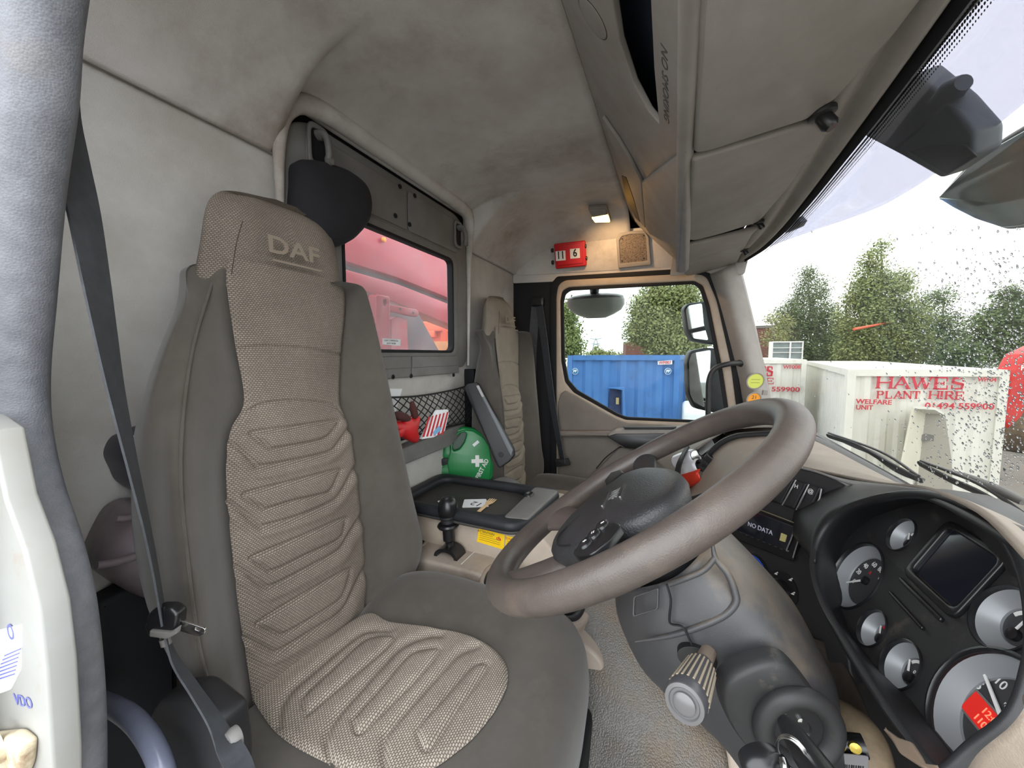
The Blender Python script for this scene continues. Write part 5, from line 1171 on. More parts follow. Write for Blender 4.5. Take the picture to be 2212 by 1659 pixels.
# front of the console: rubber gaiter in a dark frame
def zc(x, y, Z): return U(x, y, Z=Z)
FGt = Fr(V((-.29, .93, .640)), (1, 0, -.30), (0, 1, 0))
t = thing('lever_gaiter', FGt.o, 'black rubber gaiter in an oval frame at the front of the beige console', 'gaiter')
go = FGt.loop([(1046, 1252), (1062, 1228), (1110, 1225), (1200, 1238), (1250, 1275), (1266, 1305), (1250, 1338), (1215, 1340), (1160, 1318), (1090, 1285), (1052, 1268)], .004)
gi = FGt.loop([(1064, 1250), (1080, 1236), (1120, 1236), (1200, 1252), (1238, 1280), (1248, 1305), (1236, 1324), (1205, 1320), (1150, 1300), (1090, 1270)], .010)
dome('gaiter_frame', FGt, go, [(1.02, -.03), (1.0, .004), (.97, .010), (.90, .011), (.86, .004), (.5, .0), (.05, 0)], M['blk'], t, 90)
dome('gaiter', FGt, gi, [(1.0, .002), (.92, .014), (.88, .010), (.76, .024), (.70, .019), (.58, .034), (.5, .03), (.38, .042), (.05, .044)], M['blk_sm'], t, 90)
dome('console_frame', FGt, [(a*1.0, b) for a, b in FGt.loop([(1036, 1250), (1056, 1220), (1110, 1212), (1205, 1225), (1262, 1265), (1280, 1305), (1262, 1350), (1215, 1356), (1150, 1330), (1080, 1296), (1044, 1272)], .0)], [(1.0, -.045), (1.0, -.008), (.985, .001), (.95, .003), (.9, .003)], M['beige_d'], bpy.data.objects['centre_console'], 90)
# rubber mat over the hump
rows = [[U(1225, 1245, Y=1.04), U(1300, 1258, Y=1.04), U(1390, 1300, Y=1.03), U(1500, 1380, Y=1.0), U(1640, 1480, Y=1.0)],
        [U(1230, 1330, Y=.97), U(1310, 1340, Y=.97), U(1400, 1400, Y=.96), U(1500, 1480, Y=.95), U(1620, 1570, Y=.95)],
        [U(1225, 1440, Y=.90), U(1310, 1450, Y=.90), U(1390, 1500, Y=.89), U(1480, 1560, Y=.88), U(1585, 1640, Y=.87)],
        [U(1200, 1560, Y=.84), U(1290, 1570, Y=.84), U(1380, 1610, Y=.83), U(1470, 1670, Y=.82), U(1560, 1740, Y=.81)],
        [U(1170, 1740, Y=.76), U(1280, 1740, Y=.76), U(1380, 1760, Y=.75), U(1470, 1800, Y=.74), U(1560, 1860, Y=.74)]]
t = tag(patch('hump_mat', rows, M['mat'], None, nu=8, nv=8, th=.006), 'grained grey rubber mat over the engine hump, stained brown, beside the seat', 'floor mat')
tag(patch('mat_edge_trim', [[U(1560, 1590, Y=.86), U(1572, 1640, Y=.84), U(1582, 1760, Y=.80)], [U(1578, 1590, Y=.86), U(1596, 1640, Y=.84), U(1612, 1760, Y=.80)]], M['beige'], None, nu=5, nv=3, th=.006), 'narrow beige edge strip between the hump mat and the dark footwell', 'edge strip')
# wiring and fittings under the dash
t = thing('fuse_wiring', U(1830, 1590, Y=.62), 'loom with brown tape, brass terminals and a barcode tag below the cluster', 'wiring')
tube('taped_loom', [U(1770, 1545, Y=.66), U(1820, 1560, Y=.64), U(1862, 1595, Y=.62), U(1880, 1660, Y=.60)], .026, mat('loom_tape', (138, 122, 98), .7, (112, 96, 76), 30), t, seg=14)
tube('terminal_strip', [U(1790, 1605, Y=.56), U(1830, 1608, Y=.56), U(1868, 1612, Y=.56)], .012, M['blk_sm'], t, seg=12)
for x, y in ((1812, 1607), (1845, 1612)): lathe('brass_terminal', U(x, y, Y=.548), (0, -1, .2), [(.006, 0), (.006, .004), (0, .005)], mat('brass', (190, 168, 80), .3, metal=.8), t, 12)
ft = Fr(U(1830, 1648, Y=.54), (.95, .3, 0), (0, 0, 1)); plate('barcode_tag', ft, [rect(-.026, -.018, .022, .012, .003)], 0, .001, mat('clear_tag', (120, 118, 120), .3), t)
for k in range(9): plate('bar', ft, [rect(-.004+k*.0025, -.015, -.004+k*.0025+(.0012 if k % 3 else .0018), -.001)], .001, .0014, M['ink'], t)
tag(patch('knee_panel', [[U(1740, 1370, Y=.80), U(1800, 1400, Y=.80), U(1850, 1480, Y=.74), U(1900, 1600, Y=.66)], [U(1770, 1470, Y=.80), U(1800, 1500, Y=.76), U(1830, 1560, Y=.70), U(1860, 1640, Y=.64)]], mat('felt_pad', (66, 58, 50), .95, (54, 46, 40), 30), None, nu=5, nv=5, th=.006), 'dark brown matt pad under the dash between column and cluster', 'pad')

# ---------------------------------------------------------------- behind the seats: shelf, net, first aid, case
t = tag(plate('shelf_bar', FR_, [rnd(FR_.loop([(780, 1000), (862, 968), (972, 922), (995, 912), (995, 930), (965, 962), (866, 1002), (780, 1030)], .03), .004)], .003, .05, M['panelgrey'], None, bev=.005), 'dark grey horizontal bar on the rear wall under the cargo net', 'shelf bar')
FN = FX(XR+.055); n_q = [FN.px(x, y) for x, y in ((806, 872), (998, 838), (1000, 925), (852, 968))]
ny0, ny1 = .86, 1.49
def netp(u_, v_):      # u across, v down: sagging top line
    y = ny0+(ny1-ny0)*u_; zt2 = 1.175-.02*math.sin(math.pi*u_); zb2 = 1.03-.02*u_
    return V((XR+.050+.022*math.sin(math.pi*v_)*math.sin(math.pi*u_)+.006*math.sin(9*u_), y, zt2+(zb2-zt2)*v_))
cord = []
nn = 15
for k in range(-5, nn):
    for sgn in (1, -1):
        pts = []
        for i in range(13):
            v_ = i/12; u_ = (k+v_*5)/nn if sgn > 0 else (k+5-v_*5)/nn
            if 0 <= u_ <= 1: pts.append(netp(u_, v_)+V((.001*sgn, 0, 0)))
        if len(pts) > 2: cord.append(tube('c', pts, .0019, M['ink'], None, seg=5, sub=1))
cord.append(tube('c', [netp(i/20, 0) for i in range(21)], .0032, M['ink'], None, seg=6, sub=1)); cord.append(tube('c', [netp(i/20, 1) for i in range(21)], .0032, M['ink'], None, seg=6, sub=1))
tag(join('cargo_net', cord), 'black diamond mesh cargo net across the rear wall below the window', 'net')
o = tag(plate('net_frame_post', FR_, [rect(1.475, .98, 1.50, 1.235, .005)], .003, .05, M['rubber'], None, bev=.004), 'black upright holding the net at its passenger end', 'post')
FPp = FX(XR+.012)
t = tag(plate('paper_sheet', FPp, [FPp.loop([(770, 838), (868, 840), (850, 905), (838, 935), (780, 935)])], 0, .002, M['paper']), 'white sheet of paper standing behind the net nearest the driver seat', 'paper')
t['group'] = 'papers behind the net'; del t['group']
FB2 = Fr(V((XR+.035, 0, 0)), (0, 1, 0), (.08, 0, 1))
leaf = FB2.loop([(905, 948), (928, 905), (940, 885), (962, 884), (964, 892), (955, 930), (930, 944)])
t = thing('leaflet_bundle', FB2.pw(935, 940), 'red, white and blue patterned leaflet standing in the net', 'leaflet')
plate('pages', FB2, [rnd(leaf, .003)], 0, .012, M['paper'], t, bev=.002)
for k in range(6):
    x0 = 913+k*8; plate('red_stripe', FB2, [[FB2.px(x, y, .013) for x, y in ((x0, 944-k*1), (x0+13, 900-k*2), (x0+16, 900-k*2), (x0+4, 944-k*1))]], .012, .0126, M['redink'], t)
plate('blue_patch', FB2, [FB2.loop([(935, 934), (948, 920), (954, 926), (950, 932), (938, 941)], .013)], .0126, .0132, mat('leaflet_blue', (120, 170, 210), .6), t)
# red gloves
gm = mat('red_rubber_glove', (196, 26, 30), .5, (170, 18, 24), 20); gd = mat('dark_knit', (64, 30, 26), .9)
t = thing('work_gloves', FB2.pw(880, 940), 'crumpled red work gloves with dark cuffs pushed into the net', 'gloves')
def skin(name, edges, pts, rad, mt, parent, sub=2):
    me = bpy.data.meshes.new(name); me.from_pydata([tuple(p) for p in pts], edges, []); o = bpy.data.objects.new(name, me); COL.objects.link(o)
    md = o.modifiers.new('s', 'SKIN'); me.skin_vertices[0].data[0].use_root = True
    for i, r_ in enumerate(rad): me.skin_vertices[0].data[i].radius = (r_, r_)
    s2 = o.modifiers.new('b', 'SUBSURF'); s2.levels = sub; s2.render_levels = sub
    bake(o); o.data.materials.append(mt); o.data.polygons.foreach_set('use_smooth', [True]*len(o.data.polygons)); return par(o, parent)
q_ = lambda x, y, d=.02: FB2.pw(x, y, d)
skin('glove', [(0, 1), (1, 2), (0, 3), (3, 4), (0, 5), (5, 6), (0, 7), (7, 8), (0, 9), (9, 10)], [q_(875, 925), q_(872, 905), q_(882, 895, .03), q_(850, 920, .03), q_(836, 930, .02), q_(855, 935, .035), q_(843, 945, .02), q_(890, 940, .03), q_(898, 950, .02), q_(893, 915, .03), q_(902, 902, .02)], [.030, .020, .016, .018, .015, .020, .013, .022, .013, .018, .012], gm, t)
skin('glove_cuff', [(0, 1), (1, 2), (2, 3)], [q_(846, 896, .03), q_(862, 898, .04), q_(876, 902, .035), q_(885, 910, .03)], [.009, .014, .013, .008], gd, t)
skin('glove_cuff', [(0, 1), (1, 2)], [q_(889, 866, .02), q_(893, 884, .03), q_(898, 904, .03)], [.006, .012, .010], gd, t)
# first aid case
c = U(1005, 985, Y=1.345); FA = Fr(c, (.86, .50, .0), (-.05, .08, 1)); FA = Fr(c, FA.u, FA.n.cross(FA.u))
t = thing('first_aid_case', FA.pw(1000, 1040), 'green plastic first aid case with white cross, standing between the seats', 'first aid case')
gl = [(950, 1041), (944, 1012), (955, 1006), (957, 990), (953, 985), (957, 960), (966, 942), (981, 928), (1001, 922), (1024, 926), (1046, 940), (1060, 960), (1068, 1000), (1064, 1034), (1054, 1046), (1000, 1045)]
hl = [(977, 968), (979, 950), (990, 938), (1003, 932), (1008, 938), (1003, 955), (992, 970), (980, 974)]
SA = 1 
plate('case_shell', FA, [rnd(FA.loop(gl), .006), rnd(FA.loop(hl), .006)], -.06, 0, M['green'], t, bev=.012)
plate('case_lid', FA, [rnd(FA.loop([(972, 1036), (966, 1000), (972, 975), (976, 950), (986, 935), (1003, 928), (1024, 931), (1044, 944), (1057, 965), (1062, 1000), (1058, 1038)], .01), .008), rnd(FA.loop(hl, .0), .006)], 0, .010, M['green'], t, bev=.005)
plate('handle_recess', FA, [rnd(FA.loop(hl), .006)], -.03, -.02, mat('dark_green', (10, 62, 32), .4), t)
plate('latch', FA, [rnd(FA.loop([(952, 992), (970, 988), (972, 1002), (955, 1006)], .004), .002)], -.05, .004, M['ink'], t, bev=.002)
cu_, cv_ = FA.px(1031, 996, .011); s_ = .0235
plate('white_cross', FA, [[(cu_+a*s_, cv_+b*s_) for a, b in ((-.33, 1), (.33, 1), (.33, .33), (1, .33), (1, -.33), (.33, -.33), (.33, -1), (-.33, -1), (-.33, -.33), (-1, -.33), (-1, .33), (-.33, .33))]], .0102, .0108, M['chalk'], t)
u, v = FA.px(1043, 1014, .011); e = FA.px(1052, 1000, .011); b_ = FA.px(1033, 1036, .011)
text('case_lettering', 'FIRST AID', FA, u-.002, v+.002, .025, M['chalk'], t, h=.0102, th=.0006, rot=math.atan2(e[1]-b_[1], e[0]-b_[0]), sx=.8, bold=.0006)
u, v = FA.px(1028, 958, .011); ro = math.radians(40); plate('case_sticker', FA, [[(u+a*math.cos(ro)-b*math.sin(ro), v+a*math.sin(ro)+b*math.cos(ro)) for a, b in ((-.014, -.006), (.014, -.006), (.014, .006), (-.014, .006))]], .0102, .0106, M['paper'], t)
# the passenger seat's folded armrest
p0 = U(1022, 832, Y=1.345); p1 = U(1095, 1002, Y=1.33); ud = (p1-p0); cc_ = (p0+p1)/2
FK = Fr(cc_, ud, (0, 0, 1)); nn_ = V((.30, -.95, .1)); vv = nn_.cross(FK.u).normalized(); FK = Fr(cc_, ud, vv)
if FK.n.y > 0: FK = Fr(cc_, ud, -FK.v)
kl = FK.loop([(1001, 838), (1008, 829), (1030, 825), (1034, 832), (1109, 970), (1111, 985), (1100, 998), (1079, 1012), (1072, 1004), (1040, 925)])
t = plate('armrest', FK, [rnd(kl, .006)], -.045, 0, M['blk'], PS, bev=.006); t['label'] = 'dark folded armrest with a hole and grey edge'
plate('edge_strip', FK, [rnd(FK.loop([(1028, 832), (1034, 832), (1108, 972), (1104, 986), (1098, 976)], .003), .002)], -.01, .004, mat('armrest_edge_grey', (96, 100, 104), .45), t, bev=.002)
plate('slot', FK, [rnd(FK.loop([(1029, 834), (1034, 832), (1046, 856), (1041, 858)], .005), .001)], .003, .0048, M['silver'], t)
u, v = FK.px(1082, 982); lathe('screw_hole', FK.w(u, v, .0), FK.n, [(.010, 0), (.009, .001), (0, .001)], M['ink'], t, 20)
tube('split_line', [FK.pw(x, y, .001) for x, y in ((1013, 848), (1042, 925), (1076, 1008))], .0008, M['ink'], t, seg=5)
# hinge cover beside the passenger seat
t = tag(patch('seat_side_cover', [[U(1055, 1040, Y=1.37), U(1085, 1030, Y=1.37), U(1112, 1036, Y=1.37), U(1142, 1056, Y=1.37)], [U(1055, 1060, Y=1.37), U(1085, 1060, Y=1.37), U(1110, 1062, Y=1.37), U(1142, 1068, Y=1.37)]], M['panelgrey'], None, nu=5, nv=3, th=.02), 'grey-blue plastic hinge cover at the near foot of the passenger backrest', 'hinge cover')

# ---------------------------------------------------------------- bag, jacket, belts
def blob(name, X, pts, mt, parent=None, d=.06, n=90):
    f = FX(X); return dome(name, f, f.loop(pts), [(.86, -d), (.97, -d*.6), (1, 0), (.95, d*.35), (.8, d*.62), (.55, d*.8), (.3, d*.88), (.02, d*.9)], mt, parent, n)
bagm = mat('purple_grey_nylon', (120, 108, 112), .4, (98, 88, 92), 5, 1, 16)
t = thing('rucksack', U(260, 1180, X=-.80), 'crumpled purple-grey and navy bag squeezed behind the driver backrest', 'bag')
blob('bag_body', -.80, [(203, 1208), (225, 1150), (262, 1090), (310, 1078), (345, 1090), (350, 1270), (335, 1290), (300, 1288), (250, 1262), (212, 1232)], bagm, t)
tube('bag_fold', [U(x, y, X=-.745) for x, y in ((208, 1222), (250, 1215), (300, 1200), (340, 1190))], .006, bagm, t, seg=8); tube('bag_fold', [U(x, y, X=-.75) for x, y in ((250, 1120), (280, 1118), (330, 1100))], .005, bagm, t, seg=8)
blob('bag_top', -.80, [(255, 985), (268, 950), (290, 935), (330, 930), (340, 1060), (290, 1058), (268, 1020)], mat('navy_nylon', (44, 44, 58), .4), t)
o = plate('bag_label', FX(-.745), [FX(-.745).loop([(283, 948), (302, 922), (330, 915), (330, 948)])], 0, .002, mat('pale_lilac', (176, 172, 190), .6), t)
jm = mat('black_jacket_cloth', (30, 30, 36), .9, (24, 24, 28), 12, .4, 200)
t = thing('black_jacket', U(715, 430, X=-.82), 'black jacket hung on the coat hook behind the driver headrest', 'jacket')
blob('jacket_body', -.815, [(640, 350), (672, 345), (700, 352), (745, 368), (785, 400), (797, 440), (790, 480), (765, 512), (742, 528), (700, 540), (640, 540), (632, 470), (636, 400)], jm, t, d=.05)
# driver belt
t = thing('driver_seat_belt', U(352, 1335, Y=.27), 'dark seat belt running from the door pillar to beside the driver seat', 'seat belt')
bp_ = [(118, 120, .20), (124, 220, .205), (150, 330, .21), (180, 450, .215), (207, 600, .22), (228, 720, .225), (252, 850, .232), (285, 1000, .24), (315, 1130, .248), (335, 1230, .255), (352, 1330, .262)]
bw = lambda f, q=0: V((.36, .93, 0))*f+V((-.93, .36, 0))*math.sqrt(1-f*f)
strap('shoulder_webbing', [U(x, y, Y=Y) for x, y, Y in bp_], .044, M['web'], t, wd=[bw(.62, .62), bw(.68, .65), bw(.62, .72), bw(.55, .8), bw(.48, .8), bw(.40, .85), bw(.3, .9), bw(.2, .95), bw(.14, 1), bw(.12, 1), bw(.12, 1)], th=.0022)
b0 = U(356, 1345, Y=.262); fb = Fr(b0, (.9, .35, 0), (0, 0, 1))
plate('tongue_housing', fb, [rnd(fb.loop([(330, 1318), (345, 1306), (378, 1306), (395, 1320), (392, 1352), (368, 1372), (332, 1370), (322, 1350)]), .005)], -.010, .008, M['blk_sm'], t, bev=.005)
plate('tongue_slot', fb, [rnd(fb.loop([(348, 1312), (354, 1312), (358, 1352), (352, 1352)], .008), .001)], .006, .0088, M['ink'], t)
plate('metal_tongue', fb, [rnd(fb.loop([(376, 1350), (392, 1338), (446, 1356), (446, 1366), (432, 1373), (380, 1358)], .0), .003), rnd(fb.loop([(426, 1352), (437, 1356), (434, 1362), (424, 1358)], .0), .001)], -.001, .002, M['steel'], t, bev=.0005)
plate('tongue_base', fb, [rnd(fb.loop([(328, 1358), (372, 1362), (388, 1352), (386, 1366), (366, 1377), (328, 1372)], .008), .002)], .004, .012, M['panelgrey'], t, bev=.002)
tube('belt_stop', [fb.pw(356, 1378, .0), fb.pw(360, 1392, .0)], .006, M['panelgrey'], t, seg=10, sub=1)
strap('lap_webbing', [U(x, y, Y=Y) for x, y, Y in ((356, 1360, .262), (375, 1420, .265), (420, 1490, .268), (460, 1550, .268), (490, 1605, .262), (520, 1660, .25), (545, 1720, .24))], .024, M['web'], t, wd=[bw(.14), bw(.22), bw(.3), bw(.35)], th=.0022)
t = thing('belt_buckle', U(912, 1282, Y=.90), 'black belt buckle with red release button beside the driver cushion', 'belt buckle')
fb = Fr(U(915, 1285, Y=.885), (.9, .0, -.45), (.45, 0, .9)); 
plate('buckle_body', fb, [rnd(fb.loop([(896, 1296), (915, 1268), (938, 1272), (944, 1296), (930, 1330), (890, 1330)]), .003)], -.012, .008, M['blk_sm'], t, bev=.004)
plate('red_button', fb, [rnd(fb.loop([(918, 1272), (922, 1269), (939, 1288), (930, 1296)], .006), .002)], -.008, .011, M['red'], t, bev=.002)
tag(plate('seat_hinge_bracket', FY(.88), [rnd(FY(.88).loop([(876, 1232), (890, 1236), (903, 1262), (896, 1300), (880, 1300), (872, 1250)]), .004)], -.02, .004, M['panelgrey'], None, bev=.003), 'grey metal hinge bracket between the driver backrest and the console', 'bracket')
# passenger belt
t = thing('passenger_seat_belt', U(1165, 640, Y=1.98), 'black seat belt hanging down the pillar behind the passenger window', 'seat belt')
strap('shoulder_webbing', [U(1163, 648, Y=2.02), U(1175, 730, Y=2.0), U(1190, 850, Y=1.98), U(1203, 930, Y=1.96), U(1216, 1000, Y=1.95)], .05, M['web'], t, wd=[(.9, -.4, 0), (.8, -.5, 0), (.7, -.7, 0)], th=.003)
strap('return_webbing', [U(1158, 655, Y=2.03), U(1150, 760, Y=2.03), U(1148, 880, Y=2.03)], .05, M['web'], t, wd=[(1, 0, 0)], th=.003)
box('belt_guide', U(1162, 652, Y=2.02), (.07, .03, .05), M['blk_sm'], t, bev=.01)
plate('belt_anchor', FY(1.95), [rnd(FY(1.95).loop([(1200, 992), (1228, 990), (1232, 1004), (1202, 1008)]), .003)], -.01, .012, M['blk'], t, bev=.003)
# grab rail, low left
t = thing('grab_rail', U(290, 1560, Y=.20), 'blue-grey painted tubular rail curving down beside the driver seat', 'grab rail')
tube('rail_tube', [U(180, 1500, Y=.26), U(225, 1516, Y=.25), U(285, 1552, Y=.245), U(330, 1610, Y=.24), U(358, 1690, Y=.235), U(370, 1800, Y=.235)], .0125, mat('blue_grey_enamel', (112, 116, 134), .25, (100, 104, 122), 12, spec=.6), t, seg=20)
# stickers on the jamb
FJ = FY(.13)
t = tag(plate('jamb_label', FJ, [rnd(FJ.loop([(-40, 1370), (44, 1350), (42, 1450), (22, 1490), (-60, 1520)], .001), .003)], 0, .0008, M['paper']), 'white printed label with blue writing on the white door jamb', 'label')
bi = mat('blue_ink', (104, 108, 176), .6)
for k in range(7):
    x0 = 6+k*4; plate('printed_bar', FJ, [FJ.loop([(x0-22, 1470-k*9), (x0+24-k*2, 1455-k*9), (x0+24-k*2, 1458-k*9), (x0-22, 1473-k*9)], .0015)], .0008, .0012, bi, t)
u, v = FJ.px(22, 1365, .001); text('print', 'O', FJ, u, v, .020, bi, t, h=.0009, rot=-1.3)
u, v = FJ.px(48, 1517, .001); tag(text('printed_mark', 'VDO', FJ, u, v, .015, bi, None, h=.0004, rot=.25, sx=1.3), 'small blue stamp of three letters on the white door jamb below the label', 'stamp')
t = thing('door_striker', U(20, 1610, Y=.125), 'rusty cream door striker bracket low on the white jamb', 'striker')
rm_ = dirt_on(mat('rusty_cream_paint', (196, 184, 158), .5), (120, 84, 54), 30, .5, .7)
plate('striker_plate', FJ, [rnd(FJ.loop([(-60, 1580), (60, 1568), (86, 1590), (82, 1640), (60, 1700), (-60, 1720)]), .008)], 0, .012, rm_, t, bev=.004)
u, v = FJ.px(0, 1612, .012); lathe('striker_bolt', FJ.w(u, v, .012), FJ.n, [(.014, 0), (.014, .004), (.009, .006), (0, .006)], rm_, t, 24)
# ---------------------------------------------------------------- outside: the yard
GZ = -1.58
yardm = mat('yard_concrete', (128, 125, 118), .85, (108, 105, 98), .5)
struct(plate('ground', FZ(GZ), [rect(-60, -30, 70, 90)], -.1, 0, yardm))
def cont(nm, lb, A, B, C, top, mt, group=None, corr=.30, dep=.035):
    """corrugated steel container; A-B front edge line, A-C side line (ground points)"""
    t = thing(nm, (A.x, A.y, GZ), lb, 'container', group); A, B, C = (V((p.x, p.y, GZ)) for p in (A, B, C)); Dd = B+C-A
    H = top-GZ
    for q, (p0, p1) in enumerate(((A, B), (A, C), (B, Dd), (C, Dd))):
        d = p1-p0; L_ = d.length; d.normalize(); n = V((d.y, -d.x, 0))
        if n.dot((A+Dd)/2-p0) > 0: n = -n
        N_ = max(4, int(L_/corr)); pts = [(0, 0)]
        for k in range(N_):
            a = L_*k/N_; w = L_/N_; pts += [(a+w*.12, 0), (a+w*.30, -dep), (a+w*.62, -dep), (a+w*.80, 0)]
        pts.append((L_, 0)); vs = []
        for a, h in pts: vs += [p0+d*a+n*h+V((0, 0, .14)), p0+d*a+n*h+V((0, 0, H-.10))]
        mo(['front_panel', 'side_panel', 'side_panel', 'back_panel'][q], vs, [(2*i, 2*i+2, 2*i+3, 2*i+1) for i in range(len(pts)-1)], mt, t, smooth=False)
        for z_, hh in ((GZ+.07, .14), (top-.05, .12)): box('rail', (p0+p1)/2*V((1,1,0)).length*0+V(((p0.x+p1.x)/2, (p0.y+p1.y)/2, z_)), (L_+.06, .09, hh), mt, t, rot=Matrix((d, V((-d.y, d.x, 0)), V((0, 0, 1)))).transposed())
    for p in (A, B, C, Dd): box('corner_post', (p.x, p.y, (GZ+top)/2), (.12, .12, H), mt, t)
    vs = [V((p.x, p.y, top)) for p in (A, B, Dd, C)]; mo('roof', vs+[v_-V((0, 0, .05)) for v_ in vs], [(0, 1, 2, 3), (7, 6, 5, 4)], mt, t, smooth=False)
    f = Fr(A+V((0, 0, 0))-((B-A).normalized()).cross(ZV)*-0, (B-A), (0, 0, 1))
    if f.n.dot(CAM-A) < 0: f = Fr(A, (A-B), (0, 0, 1))
    return t, f
creamp = dirt_on(mat('cream_container_paint', (206, 204, 188), .5, (196, 192, 172), 1.2), (158, 146, 116), 1.6, .55, .8)
whitep = dirt_on(mat('white_container_paint', (218, 218, 210), .5, (206, 206, 196), 1.2), (158, 150, 128), 1.8, .58, .85)
bluep = dirt_on(mat('blue_container_paint', (72, 122, 184), .5, (64, 112, 174), 1.5), (54, 84, 120), 2.2, .56, .8)
TOP = GZ+2.6
def gtop(x, y): p = U(x, y, Z=TOP); return V((p.x, p.y, GZ))
def gd(x, D): p = U(x, 800, D=D); return V((p.x, p.y, GZ))
# WF004 white unit
rp = mat('red_sign_paint', (186, 40, 56), .6)
A = gd(1838, 6.9); B = gd(2166, 6.7); C = gd(1742, 15.5)
tw, f = cont('container', 'large white container numbered WF004 with red slab lettering and an open lock flap', A, B, C, TOP, whitep)
def fx(f, x, y, h=.02): return f.px(x, y, h)
def slab_word(s, f, x0, y0, x1, y1, hh, parent, h=.04):
    """slab serif capitals, drawn as strokes: slanted, upright, curved and serif bars"""
    SD = {'H': [((0, 0), (0, 1), 1.5), ((.7, 0), (.7, 1), 1.5), ((0, .5), (.7, .5), .7)], 'A': [((.0, 0), (.38, 1), .8), ((.38, 1), (.76, 0), 1.5), ((.14, .33), (.6, .33), .6)],
          'W': [((0, 1), (.25, 0), 1.5), ((.25, 0), (.5, .9), .7), ((.5, .9), (.75, 0), 1.5), ((.75, 0), (1, 1), .7)], 'E': [((.06, 0), (.06, 1), 1.5), ((0, 1), (.65, 1), .8), ((0, 0), (.68, 0), .8), ((.06, .5), (.5, .5), .7), ((.65, 1), (.65, .74), .6), ((.68, 0), (.68, .28), .6), ((.5, .62), (.5, .38), .6)],
          'S': [((.62, .72), (.6, .95), .7), ((.6, .95), (.12, .98), .8), ((.12, .98), (.06, .62), 1.2), ((.06, .62), (.62, .42), 1.4), ((.62, .42), (.56, .04), 1.2), ((.56, .04), (.06, .03), .8), ((.04, .03), (.04, .3), .7)],
          'P': [((.08, 0), (.08, 1), 1.5), ((0, 1), (.5, 1), .7), ((.5, 1), (.62, .75), 1.3), ((.62, .75), (.5, .5), 1.3), ((.5, .5), (.08, .5), .7)], 'L': [((.08, 0), (.08, 1), 1.5), ((0, 0), (.6, 0), .8), ((.6, 0), (.6, .3), .6)],
          'N': [((.0, 0), (.0, 1), .7), ((0, 1), (.7, 0), 1.5), ((.7, 0), (.7, 1), .7)], 'T': [((.35, 0), (.35, 1), 1.5), ((0, 1), (.7, 1), .8), ((0, 1), (0, .74), .6), ((.7, 1), (.7, .74), .6)], 'I': [((.1, 0), (.1, 1), 1.5)],
          'R': [((.08, 0), (.08, 1), 1.5), ((0, 1), (.5, 1), .7), ((.5, 1), (.62, .76), 1.3), ((.62, .76), (.5, .52), 1.3), ((.5, .52), (.08, .52), .7), ((.35, .52), (.68, 0), 1.4)]}
    SF = {'H': [(0, 0), (0, 1), (.7, 0), (.7, 1)], 'A': [(.0, 0), (.76, 0)], 'W': [(0, 1), (1, 1), (.5, .95)], 'P': [(.08, 0), (.08, 1)], 'L': [(.08, 0), (.08, 1)], 'N': [(0, 0), (0, 1), (.7, 1)], 'T': [(.35, 0)], 'I': [(.1, 0), (.1, 1)], 'R': [(.08, 0), (.08, 1), (.68, 0)], 'E': [(.06, 0), (.06, 1)]}
    WD = {'W': 1.2, 'I': .42, ' ': .55, 'A': .98}
    a = V((*f.px(x0, y0, h), 0)); b = V((*f.px(x1, y1, h), 0)); L_ = (b-a).length; d = (b-a)/L_; n = V((-d.y, d.x, 0))
    tot = sum(WD.get(c, .9) for c in s); k = L_/tot/1.0; obs = []; x = 0; wst = hh*.085
    for c in s:
        wl_ = WD.get(c, .9)
        for (p, q, w) in SD.get(c, []):
            P0 = a+d*((x+p[0])*k)+n*(p[1]*hh); P1 = a+d*((x+q[0])*k)+n*(q[1]*hh); e = (P1-P0); m_ = V((-e.y, e.x, 0)).normalized()*wst*w; ee = e.normalized()*wst*.6
            obs.append([(z.x, z.y) for z in (P0-ee-m_, P1+ee-m_, P1+ee+m_, P0-ee+m_)])
        for p in SF.get(c, []):
            P0 = a+d*((x+p[0])*k)+n*(p[1]*hh); obs.append([(z.x, z.y) for z in (P0-d*hh*.2-n*hh*.05, P0+d*hh*.2-n*hh*.05, P0+d*hh*.2+n*hh*.05, P0-d*hh*.2+n*hh*.05)])
        x += wl_
    return join('painted_lettering', [plate('x', f, [lp], h, h+.004, rp) for lp in obs], parent)
def hgt(f, x, y0, y1, h=.04): a = V(f.px(x, y0, h)+(0,)); b = V(f.px(x, y1, h)+(0,)); return (a-b).length
slab_word('HAWES', f, 1896, 838, 2090, 841, hgt(f, 1990, 815, 839), tw)
slab_word('PLANT', f, 1894, 860, 1990, 861, hgt(f, 1990, 845, 860), tw); slab_word('HIRE', f, 2008, 861, 2086, 863, hgt(f, 2050, 846, 862), tw)
def lab(s, f, x0, y0, x1, y1, size_px, parent, mt=None, h=.04, sx=None):
    a = V((*f.px(x0, y0, h), 0)); b = V((*f.px(x1, y1, h), 0)); sz = hgt(f, x0, y0-size_px/2, y0+size_px/2, h)*1.38
    cu = bpy.data.curves.new('m', 'FONT'); cu.body = s; cu.size = sz; ob = bpy.data.objects.new('m', cu); COL.objects.link(ob); bpy.context.view_layer.update(); w = ob.dimensions.x; bpy.data.objects.remove(ob); bpy.data.curves.remove(cu)
    c = (a+b)/2; return text('painted_lettering', s, f, c.x, c.y, sz, mt or rp, parent, h=h, th=.004, rot=math.atan2((b-a).y, (b-a).x), sx=(b-a).length/w, bold=sz*.02)
lab('WELFARE', f, 1849, 867, 1926, 870, 10, tw, h=.07); lab('UNIT', f, 1849, 880, 1885, 881, 10, tw, h=.07); lab('01494 559900', f, 1998, 877, 2147, 879, 13, tw, h=.06); lab('WF004', f, 2112, 820, 2152, 821, 9, tw, h=.07)
